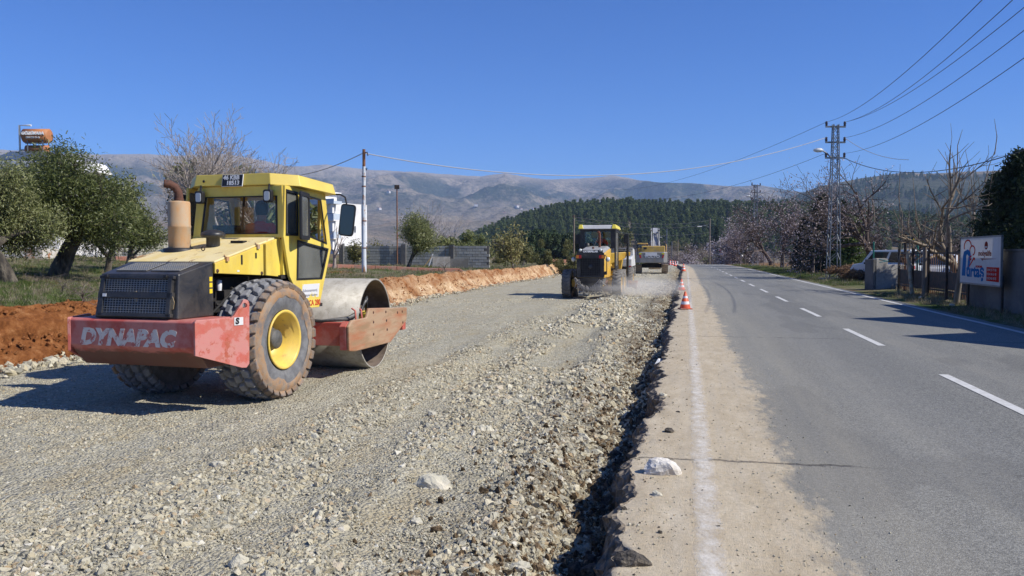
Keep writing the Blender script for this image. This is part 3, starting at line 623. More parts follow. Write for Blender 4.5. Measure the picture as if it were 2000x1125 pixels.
def pine_mesh(seed, h=10.0, w=2.4, n=1500, flat=False):
    g = np.random.default_rng(seed); nl = 26; C = []
    for i in range(nl):
        t = (i + g.random()) / nl; z = h * (0.28 + 0.72 * t); rad = w * ((1 - t) ** 0.75 * (0.55 + 0.45 * min(1, t * 5)) + 0.05) * g.uniform(.7, 1.15)
        if flat: rad = w * math.sqrt(max(0, 1 - ((t - .45) / .58) ** 2)) * g.uniform(.8, 1.1)
        for k in range(6):
            a = g.random() * 6.283; rr = rad * math.sqrt(g.random()) ; c0 = np.array([math.cos(a) * rr, math.sin(a) * rr, z - 0.15 * rr])
            C.append(c0 + g.normal(size=(n // (nl * 6), 3)) * np.array([.36, .36, .22]) * (w / 2.4))
    C = np.concatenate(C); return leaf_cloud(C, 0.55 * w / 2.4, 0.22 * w / 2.4, g, 0.4)
def source_tree(name, VF, mat, trunk=None):
    V, F_ = VF; me = np_mesh(name, V, F_); me.materials.append(mat); me.materials.append(BARK)
    if trunk:
        bm = bmesh.new(); bm.from_mesh(me); h, r_ = trunk
        q = bmesh.ops.create_cone(bm, cap_ends=False, segments=6, radius1=r_, radius2=r_ * .3, depth=h, matrix=Matrix.Translation((0, 0, h / 2)))
        vset = set(q['verts'])
        for f_ in bm.faces:
            if all(v in vset for v in f_.verts): f_.material_index = 1
        bm.to_mesh(me); bm.free()
    return bpy.data.objects.new(name, me)
PINES = [source_tree('pine', pine_mesh(900 + i, 9.5 + i * .6, 2.3 + .2 * (i % 3), 1500), PINE, (8.5, 0.16)) for i in range(5)]
def grid_sample(XG, YG, ZG, n, jmin, jmax, imin=0, imax=None):
    nr, nc = XG.shape; imax = imax or nc - 2; i = rng.uniform(imin, imax, n); j = rng.uniform(jmin, jmax, n); i0 = i.astype(int); j0 = j.astype(int); fi = i - i0; fj = j - j0
    def s_(A): return (A[j0, i0] * (1 - fi) + A[j0, i0 + 1] * fi) * (1 - fj) + (A[j0 + 1, i0] * (1 - fi) + A[j0 + 1, i0 + 1] * fi) * fj
    return np.stack([s_(XG), s_(YG), s_(ZG)], -1)
Pn = grid_sample(X, Y, Z, 7600, 8, 50, 1, 170); Q = fbm(Pn[:, 0] / 60, Pn[:, 1] / 60, 241, 3); dist = np.hypot(Pn[:, 0], Pn[:, 1])
Pn = Pn[(Q > -0.28) & ((dist > 500) | (Q > 0.0))]; n = len(Pn)
scatter('pine_wood', Pn - [0, 0, .3], rng.uniform(0.5, 1.2, n), np.stack([rng.normal(0, .04, n), rng.normal(0, .04, n), rng.uniform(0, 6.28, n)], -1), rng.integers(0, 5, n), PINES, 'dense dark pine wood covering the low hill')
Pn = grid_sample(*WS, 5000, 8, 62, 10, 190); Q = fbm(Pn[:, 0] / 200, Pn[:, 1] / 200, 251, 4); Pn = Pn[Q > -0.05]; n = len(Pn)
scatter('far_forest', Pn - [0, 0, .5], rng.uniform(1.0, 1.7, n), np.stack([rng.normal(0, .04, n), rng.normal(0, .04, n), rng.uniform(0, 6.28, n)], -1), rng.integers(0, 5, n), PINES, 'far forest spread over the mountainside at the right')

# village houses strewn over the foot of the mountains
def mountain_z(px, rho):
    pxs_, rh_, Z_ = MZ; i = int(np.clip(np.searchsorted(pxs_, px), 1, len(pxs_) - 1)); j = int(np.clip(np.searchsorted(rh_, rho), 1, len(rh_) - 1)); return float(Z_[j, i])
HW = M('far_white_wall', (0.62, 0.60, 0.56), rough=0.9); HRF = M('far_roof', (0.30, 0.14, 0.09), (0.42, 0.36, 0.32), scale=.05, rough=.9)
hm = MB().box((0, 0, 2.6), (9, 8, 6.2)).mesh('wall'); hm.materials.append(HW)
rm = MB().prism([(-4.9, 5.7), (4.9, 5.7), (0, 8.0)], 'y', -4.4, 4.4).mesh('roof'); rm.materials.append(HRF)
rv = random.Random(5); k = 0
VPX = sorted([742, 760, 781, 930, 958, 964, 970, 985, 996, 1003, 1010, 1018, 1030, 1042, 1055, 1062, 1085, 1093, 1110, 1150, 948, 1025, 976, 1075])
ORD = 'first second third fourth fifth sixth seventh eighth ninth tenth eleventh twelfth thirteenth fourteenth fifteenth sixteenth seventeenth eighteenth nineteenth twentieth twenty-first twenty-second twenty-third twenty-fourth'.split()
for px_ in [742, 760, 781, 930, 958, 964, 970, 985, 996, 1003, 1010, 1018, 1030, 1042, 1055, 1062, 1085, 1093, 1110, 1150, 948, 1025, 976, 1075]:
    rho = rv.uniform(2900, 3900); q = polar([px_], [rho])[0, 0]; sc = rv.uniform(.9, 1.7)
    o = empty('village_house', (q[0], q[1], mountain_z(px_, rho) + .2), rv.uniform(0, 3.1), 'tiny white village house on the mountain foot, %s from the left' % ORD[VPX.index(px_)], 'house', 'far village houses')
    o.scale = (sc, sc, sc); link('wall', hm, None, o); link('roof', rm, None, o)

# ---------------------------------------------------------------- haze
hz_box = MB().box((0, 0, 0), (2, 2, 2)).build('haze', [])
hz_box.location = (0, 1500, 395); hz_box.scale = (9600, 9600, 410); tag(hz_box, 'thin blue air between the camera and the mountains', None, None, 'stuff')
m = bpy.data.materials.new('haze'); m.use_nodes = True; nt = m.node_tree; nt.nodes.clear()
out = nt.nodes.new('ShaderNodeOutputMaterial'); pv = nt.nodes.new('ShaderNodeVolumePrincipled'); pv.inputs['Color'].default_value = (0.47, 0.65, 0.96, 1)
pv.inputs['Density'].default_value = 0.000105; pv.inputs['Anisotropy'].default_value = 0.0
nt.links.new(pv.outputs[0], out.inputs['Volume']); hz_box.data.materials.append(m); hz_box.visible_shadow = True
# ================================================================ more builders
def plate(outer, holes, axis, a, b, mi=0):
    """flat plate with real openings: outline and holes in the two other axes, thickness a..b along axis"""
    bm = bmesh.new()
    def p3(q, h): return {'x': (h, q[0], q[1]), 'y': (q[0], h, q[1]), 'z': (q[0], q[1], h)}[axis]
    loops = []
    for lp in [outer] + holes:
        vs_ = [bm.verts.new(p3(q, a)) for q in lp]; loops.append(vs_)
        for i in range(len(vs_)): bm.edges.new((vs_[i], vs_[(i + 1) % len(vs_)]))
    bmesh.ops.triangle_fill(bm, use_beauty=True, use_dissolve=False, edges=bm.edges[:])
    bm.verts.index_update(); bm.verts.ensure_lookup_table()
    n = len(bm.verts); V = [tuple(v.co) for v in bm.verts]; T = [[v.index for v in f_.verts] for f_ in bm.faces]
    idx = [[v.index for v in lp] for lp in loops]; bm.free()
    off = {'x': Vector((b - a, 0, 0)), 'y': Vector((0, b - a, 0)), 'z': Vector((0, 0, b - a))}[axis]
    mb = MB(); V2 = V + [tuple(Vector(p) + off) for p in V]; fs = T + [[i + n for i in t[::-1]] for t in T]
    for lp in idx: fs += [(lp[i], lp[(i + 1) % len(lp)], n + lp[(i + 1) % len(lp)], n + lp[i]) for i in range(len(lp))]
    mb.add(V2, fs, mi); return mb
def rrect(x0, y0, x1, y1, r_=0.03, n=3):
    o = []
    for cx, cy, a0 in ((x1 - r_, y1 - r_, 0), (x0 + r_, y1 - r_, 90), (x0 + r_, y0 + r_, 180), (x1 - r_, y0 + r_, 270)):
        o += [(cx + r_ * math.cos(R(a0 + 90 * k / n)), cy + r_ * math.sin(R(a0 + 90 * k / n))) for k in range(n + 1)]
    return o
def circ(cx, cy, r_, n=14): return [(cx + r_ * math.cos(6.28319 * k / n), cy + r_ * math.sin(6.28319 * k / n)) for k in range(n)]
def scale_poly(poly, k):
    cx = sum(q[0] for q in poly) / len(poly); cy = sum(q[1] for q in poly) / len(poly); return [(cx + (q[0] - cx) * k, cy + (q[1] - cy) * k) for q in poly]
def arc(p, q, sag, n=8):
    p, q = Vector(p), Vector(q); return [p.lerp(q, t / n) + Vector((0, 0, -sag * 4 * (t / n) * (1 - t / n))) for t in range(n + 1)]

def person(name, joints, edges, zones, mats, parent=None, loc=(0, 0, 0), rz=0.0, label=None, cat='person'):
    """one continuous skinned body; zones: list of (test(co) -> bool, material index)"""
    names = list(joints); me = bpy.data.meshes.new(name)
    me.from_pydata([joints[k][0] for k in names], [(names.index(a), names.index(b_)) for a, b_ in edges], [])
    o = bpy.data.objects.new(name, me); COL.objects.link(o)
    sk = o.modifiers.new('skin', 'SKIN'); sk.use_smooth_shade = True
    for i, k in enumerate(names):
        rr = joints[k][1]; me.skin_vertices[0].data[i].radius = rr if hasattr(rr, '__len__') else (rr, rr)
    me.skin_vertices[0].data[0].use_root = True
    ss = o.modifiers.new('sub', 'SUBSURF'); ss.levels = 1; ss.render_levels = 1
    dg = bpy.context.evaluated_depsgraph_get(); m2 = bpy.data.meshes.new_from_object(o.evaluated_get(dg))
    o.modifiers.clear(); o.data = m2; m2.name = name
    for mt in mats: m2.materials.append(mt)
    for f_ in m2.polygons:
        for test, mi in zones:
            if test(f_.center): f_.material_index = mi
        f_.use_smooth = True
    o.location = loc; o.rotation_euler = (0, 0, rz)
    if parent: o.parent = parent
    return tag(o, label, cat)
SKIN = M('skin', (0.42, 0.24, 0.16), rough=.6); HAIR = M('dark_hair', (0.012, 0.010, 0.009), rough=.7)
ORANGE_WEAR = M('orange_red_workwear', (0.78, 0.06, 0.03), (0.66, 0.045, 0.025), scale=6, rough=.85, bump=.3, bscale=12)
TROUSERS = M('dark_trousers', (0.03, 0.033, 0.045), rough=.9)
def seated_operator(name, loc, rz, label, hands=((-0.2, 0.42, 0.52), (0.2, 0.42, 0.52)), head_turn=0.0):
    J = {'pelvis': ((0, 0, 0.10), (.17, .13)), 'belly': ((0, -.01, .28), (.16, .12)), 'chest': ((0, -.02, .48), (.19, .125)), 'neckb': ((0, -.01, .60), (.10, .09)), 'neck': ((0, 0.01, .68), .058), 'head': ((0, .03, .78), (.082, .095)), 'crown': ((0, .03, .87), (.075, .088)),
         'shl': ((-.19, -.02, .56), .085), 'ell': ((-.27, .12, .34), .062), 'wrl': ((hands[0][0], hands[0][1] - .08, hands[0][2] - .04), .042), 'hal': (hands[0], .04),
         'shr': ((.19, -.02, .56), .085), 'elr': ((.27, .12, .34), .062), 'wrr': ((hands[1][0], hands[1][1] - .08, hands[1][2] - .04), .042), 'har': (hands[1], .04),
         'kl': ((-.13, .44, .12), .085), 'fl': ((-.13, .50, -.30), .06), 'tl': ((-.13, .62, -.34), .045), 'kr': ((.13, .44, .12), .085), 'fr': ((.13, .50, -.30), .06), 'tr': ((.13, .62, -.34), .045)}
    E_ = [('pelvis', 'belly'), ('belly', 'chest'), ('chest', 'neckb'), ('neckb', 'neck'), ('neck', 'head'), ('head', 'crown'), ('chest', 'shl'), ('shl', 'ell'), ('ell', 'wrl'), ('wrl', 'hal'), ('chest', 'shr'), ('shr', 'elr'), ('elr', 'wrr'), ('wrr', 'har'), ('pelvis', 'kl'), ('kl', 'fl'), ('fl', 'tl'), ('pelvis', 'kr'), ('kr', 'fr'), ('fr', 'tr')]
    z = [(lambda c: True, 0), (lambda c: c.z > .655, 1), (lambda c: c.z < .16 or (c.y > .2 and c.z < .25), 2), (lambda c: c.y > .34 and c.z > .38, 1)]
    o = person(name, J, E_, z, [ORANGE_WEAR, SKIN, TROUSERS], None, loc, rz, label)
    h = MB(); pr = [(0.001, .965), (.055, .955), (.088, .91), (.098, .85), (.094, .79), (.075, .745)]
    h.lathe(pr, 14, 'z', (0, .022, 0)); h.build('hair', HAIR, o)
    f_ = MB(); f_.box((0, .125, .80), (.024, .03, .04)); f_.build('nose', SKIN, o, .008)
    return o
# ================================================================ road roller
YEL = M('machine_yellow', (0.82, 0.64, 0.10), (0.74, 0.53, 0.065), scale=1.6, rough=0.45, dirt=(0.46, 0.29, 0.11), dscale=4.0, dlo=.58, dhi=.78, coat=.1, stretch=(1.6, 1.6, .6), bump=.04, bscale=3, grime=0.3)
YELROOF = M('machine_yellow_roof', (0.78, 0.60, 0.10), (0.70, 0.52, 0.08), scale=1.2, rough=0.45, dirt=(0.45, 0.30, 0.12), dscale=8, dlo=.68, dhi=.76, coat=.1, grime=0.22)
CREAM = M('dusty_faded_hood', (0.80, 0.66, 0.34), (0.76, 0.58, 0.22), scale=2.0, rough=0.6, dirt=(0.42, 0.27, 0.11), dscale=2.3, dlo=.585, dhi=.60, stretch=(2.0, 1.0, 1.0), grime=0.25)
RED = M('faded_red_frame', (0.50, 0.075, 0.05), (0.56, 0.17, 0.14), scale=2.2, lo=.46, hi=.56, rough=0.5, dirt=(0.16, 0.055, 0.035), dscale=5, dlo=.60, dhi=.72, bump=.1, bscale=20, grime=0.4)
REDWORN = M('worn_pink_plate', (0.60, 0.22, 0.19), (0.55, 0.12, 0.085), scale=3.4, lo=.50, hi=.55, rough=0.55, dirt=(0.46, 0.07, 0.03), dscale=6, dlo=.57, dhi=.63, bump=.1, bscale=20, grime=0.35)
BLACKP = M('black_panel', (0.014, 0.016, 0.02), (0.022, 0.024, 0.028), scale=3, rough=0.42, dirt=(0.10, 0.085, 0.06), dscale=4, dlo=.64, dhi=.78, grime=0.16)
DARK = M('engine_dark', (0.012, 0.011, 0.010), (0.03, 0.026, 0.022), scale=6, rough=0.8)
WIRE = M('grille_wire', (0.24, 0.25, 0.26), (0.32, 0.30, 0.26), scale=10, rough=0.5, metal=.3)
RUSTY = M('rusty_muffler', (0.50, 0.27, 0.11), (0.42, 0.33, 0.22), scale=3, rough=0.75, dirt=(0.14, 0.055, 0.03), dscale=4, dlo=.56, dhi=.72, bump=.2, bscale=25, stretch=(1, 1, .5))
DRUST = M('dark_rust', (0.055, 0.028, 0.02), (0.12, 0.05, 0.03), scale=6, rough=0.85, bump=.3, bscale=30)
RUBBER = M('dusty_rubber', (0.115, 0.115, 0.118), (0.20, 0.20, 0.20), scale=4, rough=0.85, dirt=(0.26, 0.15, 0.075), dscale=3.0, dlo=.56, dhi=.70, bump=.3, bscale=30)
TREAD = M('tread_rubber', (0.17, 0.172, 0.178), (0.26, 0.26, 0.26), scale=5, rough=0.85, dirt=(0.30, 0.19, 0.10), dscale=2.0, dlo=.58, dhi=.72, bump=.35, bscale=30, rand=.18)
MUDDY = M('tread_mud', (0.32, 0.185, 0.09), (0.27, 0.215, 0.16), scale=5, rough=0.95, dirt=(0.15, 0.135, 0.125), dscale=3.2, dlo=.48, dhi=.62, bump=.5, bscale=24, rand=.22)
RIM = M('rim_yellow', (0.80, 0.56, 0.09), (0.70, 0.47, 0.09), scale=4, rough=0.45, dirt=(0.34, 0.19, 0.08), dscale=6, dlo=.6, dhi=.72, grime=0.25)
HUBM = M('hub_grey', (0.06, 0.062, 0.062), (0.12, 0.118, 0.11), scale=6, rough=0.7)
DRUM = M('drum_steel', (0.32, 0.30, 0.25), (0.40, 0.375, 0.32), scale=5, rough=0.55, metal=.15, dirt=(0.24, 0.215, 0.17), dscale=9, dlo=.5, dhi=.7, bump=.25, bscale=70, bdist=.004)
DRUMIN = M('drum_inside', (0.10, 0.075, 0.055), (0.17, 0.13, 0.10), scale=4, rough=0.85)
WORNPL = M('scraped_rust_plate', (0.42, 0.175, 0.085), (0.46, 0.31, 0.19), scale=3.0, lo=.42, hi=.58, rough=0.55, dirt=(0.34, 0.22, 0.12), dscale=4.5, dlo=.5, dhi=.62, bump=.15, bscale=20, stretch=(1, .22, 1.3), metal=.1)
HOSE = M('hose_black', (0.02, 0.02, 0.02), (0.06, 0.06, 0.055), scale=10, rough=0.6)
SEAL = M('rubber_seal', (0.012, 0.012, 0.013), rough=0.55)
WHITE = M('white_paint', (0.74, 0.74, 0.72), (0.66, 0.65, 0.62), scale=4, rough=0.6)
LENS = M('lamp_lens', (0.62, 0.64, 0.62), rough=0.12)
GLASS = glass('cab_glass', (0.90, 0.93, 0.93), 0.1)
GLASSD = glass('dusty_sheen_glass', (0.78, 0.82, 0.82), 0.15, (0.42, 0.42, 0.38), 0.33)
MIRG = M('mirror_glass', (0.03, 0.04, 0.04), rough=0.05, metal=0.0, spec=1.0)
m, nt, p = new_mat('worn_white_lettering'); b = NB(nt); oc = b.coord()
b.L(b.mix(b.ramp(b.noise(oc, 9, 8, 0.8, .6), [(0.53, 0.0), (0.59, 1.0)]), (0.64, 0.59, 0.53), (0.45, 0.12, 0.10)), p.inputs['Base Color']); p.inputs['Roughness'].default_value = .7; WORNW = m

roller = empty('road_roller', (-6.34, 10.12, -0.015), R(-4.5), 'yellow and red single-drum road roller parked on the gravel', 'road roller')
RO = roller
ARM = Matrix.Translation((0, 1.45, 0)) @ Matrix.Rotation(R(4.5), 4, 'Z')       # the front frame is steered by 4.5 degrees
# rear cross beam and wings
prof = [(-1.56, 1.14), (-1.53, 1.165), (-0.86, 1.165), (-0.86, .58), (-1.32, .58), (-1.53, .80), (-1.56, .84)]
BEAM, nt, p = new_mat('muddy_red_beam'); b = NB(nt); oc = b.coord(); s = b.sep(oc)
c = b.mix(b.ramp(b.noise(oc, 1.7, 5, .65), [(.44, 0.0), (.54, 1.0)]), (0.46, 0.07, 0.05), (0.52, 0.165, 0.14)); c = b.mix(b.math('MULTIPLY', b.ramp(b.noise(oc, 3.1, 10, .85, .8), [(.42, 0.0), (.75, 1.0)]), .35), c, (0.44, 0.33, 0.24))
mud = b.math('ADD', b.maprange(s[2], .90, .68), b.math('MULTIPLY', b.math('SUBTRACT', b.noise(b.stretch(oc, (.7, 1, 2.2)), 4, 8, .75), .5), 1.5)); c = b.mix(b.ramp(mud, [(.45, 0.0), (.75, .85)]), c, (0.105, 0.06, 0.035))
c = b.mix(b.ramp(b.noise(b.stretch(oc, (.35, 1, 3)), 11, 4, .7), [(.70, 0.0), (.74, .8)]), c, (0.10, 0.03, 0.02)); b.L(c, p.inputs['Base Color']); p.inputs['Roughness'].default_value = .5; b.bump(b.noise(oc, 2.5, 3), .12, .03, p)
bm_ = MB().prism(prof, 'x', -.90, .90).build('rear_beam', BEAM, RO, .012)
text('lettering', 'DYNAPAC', .262, WORNW, bm_, face_matrix((-.745, -1.5635, .935), (1, 0, 0), (0, 0, 1)), .25, .016, .001, sx=1.10)
for sx in (1, -1):
    d0 = Vector((.90 * sx, -1.57, 0)); d1 = Vector((1.20 * sx, -.90, 0)); dv = (d1 - d0); Lw = dv.length; dv.normalize()
    lug = [(.50, 1.20), (.60, 1.335)] + [(.655 + .055 * math.cos(R(a)), 1.335 + .055 * math.sin(R(a))) for a in (120, 80, 40, 0)] + [(.70, .60)]
    if sx < 0: lug = [(.66, 1.172), (.70, 1.15), (.70, .60)]
    outl = [(0.0, .76), (0.0, 1.15), (.02, 1.172), (.46, 1.172)] + lug + [(.66, .555), (.60, .56)]
    pl_ = plate(outl, [circ(.645, 1.315, .032, 10)] if sx > 0 else [], 'y', -.018, .018)
    pl_.xf(Matrix.Translation(d0) @ Matrix.Rotation(math.atan2(dv.y, dv.x), 4, 'Z')).build('side_plate', REDWORN, RO, .004)
    MB().hexa([(sx * .88, -1.5, .8), (sx * 1.05, -1.15, .8), (sx * .7, -.9, .8), (sx * .6, -1.3, .8), (sx * .88, -1.5, 1.1), (sx * 1.05, -1.15, 1.1), (sx * .7, -.9, 1.1), (sx * .6, -1.3, 1.1)]).build('plate_gusset', RED, RO)
st = MB().box((0, 0, 0), (.12, .003, .095)); dv = Vector((.30, .67, 0)).normalized()
fm = face_matrix(Vector((.90, -1.57, 0)) + dv * .56 + Vector((dv.y, -dv.x, 0)) * .022 + Vector((0, 0, 1.13)), dv, (0, 0, 1))
stk = st.xf(Matrix.Rotation(R(90), 4, 'X')).xf(fm).build('sticker', WHITE, RO)
text('lettering', 'S', .10, SEAL, stk, fm @ Matrix.Translation((-.045, 0, .003)), .1, .006)
# engine cowl
cowl = [(-.58, -1.50, 1.17), (.62, -1.50, 1.17), (.64, -.85, 1.17), (-.60, -.85, 1.17), (-.54, -1.42, 1.70), (.58, -1.42, 1.70), (.64, -.85, 1.845), (-.60, -.85, 1.845)]
ck = MB().hexa(cowl).build('engine_cowl', BLACKP, RO, .015)
def on_rear(x, z, out=0.0):                                      # a point of the sloping rear face of the cowl
    t = (z - 1.17) / .53; return Vector((x, -1.50 + .08 * t - out, z))
fr = MB(); rear_rot = Matrix.Rotation(-math.atan2(.08, .53), 4, 'X')
x0, x1 = -.47, .50
for z0, z1 in ((1.19, 1.235), (1.41, 1.485), (1.64, 1.68)): q = on_rear((x0 + x1) / 2, (z0 + z1) / 2, .02); fr.box(q, (x1 - x0 + .10, .05, z1 - z0), mat=rear_rot)
for xx in (x0, x1): q = on_rear(xx, 1.435, .02); fr.box(q, (.06, .05, .49), mat=rear_rot)
gd = fr.build('grille_door', BLACKP, RO, .006)
for z0, z1 in ((1.235, 1.41), (1.485, 1.64)):
    w = MB(); n = 24
    for i in range(n + 1): w.box(on_rear(x0 + (x1 - x0) * i / n, (z0 + z1) / 2, .022), (.0075, .006, z1 - z0 + .02), mat=rear_rot)
    for i in range(6): w.box(on_rear((x0 + x1) / 2, z0 + (z1 - z0) * (i + .5) / 6, .026), (x1 - x0, .006, .0065), mat=rear_rot)
    w.build('grille', WIRE, gd)
for xx in (-.41, .44): MB().box(on_rear(xx, 1.675, .055), (.05, .03, .035), mat=rear_rot).build('latch', SEAL, gd, .006)
top_rot = Matrix.Rotation(math.atan2(.145, .57), 4, 'X')
for xa, xb in ((-.42, .02), (.09, .50)):
    w = MB(); cx = (xa + xb) / 2
    for i in range(15): w.box((xa + (xb - xa) * i / 14, -1.13, 1.785), (.008, .36, .008), mat=top_rot)
    for i in range(9): y_ = -1.30 + .34 * i / 8; w.box((cx, y_, 1.785 + (y_ + 1.13) * .254), (xb - xa, .008, .008), mat=top_rot)
    w.build('top_grille', WIRE, ck)
    MB().box((cx, -1.13, 1.772), (xb - xa, .36, .012), mat=top_rot).build('grille_recess', DARK, ck)
MB().box(on_rear(-.42, 1.447, .048), (.055, .004, .036), mat=rear_rot).build('label_plate', WHITE, gd)
YST = M('yellow_sticker', (0.85, 0.60, 0.02), rough=.6)
for i in range(3): MB().box((.637, -.90, 1.63 - .075 * i), (.004, .055, .055)).build('warning_sticker', YST, ck)
MUDSP = M('mud_splash', (0.36, 0.27, 0.15), rough=1.0)
for q, sz in (((.02, 1.43), (.035, .14)), ((.37, 1.215), (.07, .04)), ((.545, 1.36), (.03, .16))): MB().prism([(q[0] - sz[0], q[1] + sz[1] * .4), (q[0] - sz[0] * .4, q[1] - sz[1] * .5), (q[0] + sz[0] * .5, q[1] - sz[1] * .42), (q[0] + sz[0], q[1] + sz[1] * .1), (q[0] + .2 * sz[0], q[1] + sz[1] * .5)], 'y', -1.527 + .151 * (q[1] - 1.17), -1.52 + .151 * (q[1] - 1.17)).build('mud_splash', MUDSP, gd)
# engine bay behind the wheels
eb = MB().box((0, -.15, 1.30), (.84, 1.4, .66)).box((0, .5, .95), (.7, 1.6, .5)).box((.46, -.35, 1.36), (.16, .3, .22)).box((.5, -.62, 1.27), (.12, .18, .14))
for a, c_, d in (((.55, -.75, 1.2), (.62, -.5, 1.42), (.5, -.2, 1.35)), ((.56, -.7, 1.3), (.64, -.45, 1.25), (.5, .1, 1.45)), ((.5, -.3, 1.5), (.6, 0, 1.3), (.48, .3, 1.2))): eb.tube([a, c_, d], .018, 6)
eb.build('engine_block', DARK, RO)
MB().lathe([(.03, -.05), (.035, 0), (.035, .08), (.01, .09)], 12, 'z', (.50, -.55, 1.52)).build('filter_can', WHITE, RO)
MB().tube([(0, 0, .78), (0, .6, .80), (0, 1.5, .72)], .16, 8).box((0, 1.15, .72), (.62, .75, .30)).box((0, .1, .78), (1.1, .24, .24)).build('chassis', RED, RO, .01)
# hood
def hz_(y): return 1.852 + (y + .85) * (2.19 - 1.852) / 1.40
ht = MB().hexa([(-.66, -.85, hz_(-.85) - .03), (.66, -.85, hz_(-.85) - .03), (.66, .55, 2.16), (-.66, .55, 2.16), (-.66, -.85, hz_(-.85)), (.66, -.85, hz_(-.85)), (.66, .55, 2.19), (-.66, .55, 2.19)]).build('hood_top', CREAM, RO, .012)
for sx in (1, -1):
    hp_ = MB().prism([(-.85, 1.70), (-.85, 1.822), (.20, 2.075), (.20, 1.65)], 'x', sx * .640, sx * .668).build('hood_side', YEL, RO, .006)
    MB().prism([(.215, 1.65), (.215, 2.08), (.56, 2.175), (.56, 1.62)], 'x', sx * .640, sx * .70).build('hood_side_rear', YEL, RO, .006)
    for yy, zz, hh in ((-.30, 1.865, .125), (.02, 1.92, .075)): MB().box((sx * .669, yy, zz), (.006, .035, hh)).build('vent_slot', SEAL, hp_)
    for yy in (-.62, .06): MB().box((sx * .675, yy, hz_(yy) - .03), (.03, .055, .06)).tube([(sx * .68, yy - .03, hz_(yy) - .01), (sx * .62, yy + .02, hz_(yy) + .02)], .008, 6).build('latch', RUSTY, hp_)
    for yy, zz in ((-.81, 1.73), (.15, 1.68)): MB().lathe([(.001, .012), (.022, .01), (.026, 0)], 10, 'x', (sx * .668, yy, zz)).build('bolt', DRUST, hp_)
    MB().box((sx * .6705, -.38, 1.72), (.002, .05, .022)).build('small_sticker', WHITE, hp_)
MB().box((.30, .17, hz_(.17) + .012), (.20, .10, .03)).build('hood_handle_recess', SEAL, ht, .005)
rg = [Vector((.10 + .026 * math.cos(a), -.33, hz_(-.33) + .035 + .026 * math.sin(a))) for a in [6.283 * k / 10 for k in range(11)]]
MB().tube(rg, .007, 6).build('lifting_eye', DRUST, ht)
# exhaust and pre-cleaner
ex = MB().lathe([(.145, 0), (.145, .30), (.150, .31), (.150, .33), (.145, .34), (.145, .64), (.135, .66), (.06, .67), (.001, .67)], 24, 'z', (-.37, -.20, 1.99)).build('exhaust_muffler', RUSTY, RO)
MB().lathe([(.21, -.02), (.21, .045), (.175, .06), (.001, .06)], 20, 'z', (-.37, -.20, 1.965)).build('muffler_base', SEAL, ex)
pipe = [(-.37, -.20, 2.63), (-.37, -.20, 2.72), (-.375, -.205, 2.78), (-.40, -.235, 2.845), (-.45, -.28, 2.88), (-.50, -.33, 2.885)]
pb_ = MB().tube(pipe, .055, 14, caps=False); pb_.tube([Vector(q) for q in pipe], .048, 14, caps=False).build('exhaust_pipe', DRUST, ex)
MB().lathe([(.062, .0), (.062, .03)], 14, 'z', (-.37, -.20, 2.665)).build('pipe_clamp', DRUST, ex)
MB().lathe([(.09, -.06), (.09, .06), (.155, .07), (.165, .10), (.15, .13), (.08, .165), (.03, .175), (.001, .176)], 20, 'z', (.05, -.05, 2.10)).build('air_precleaner', BLACKP, RO)
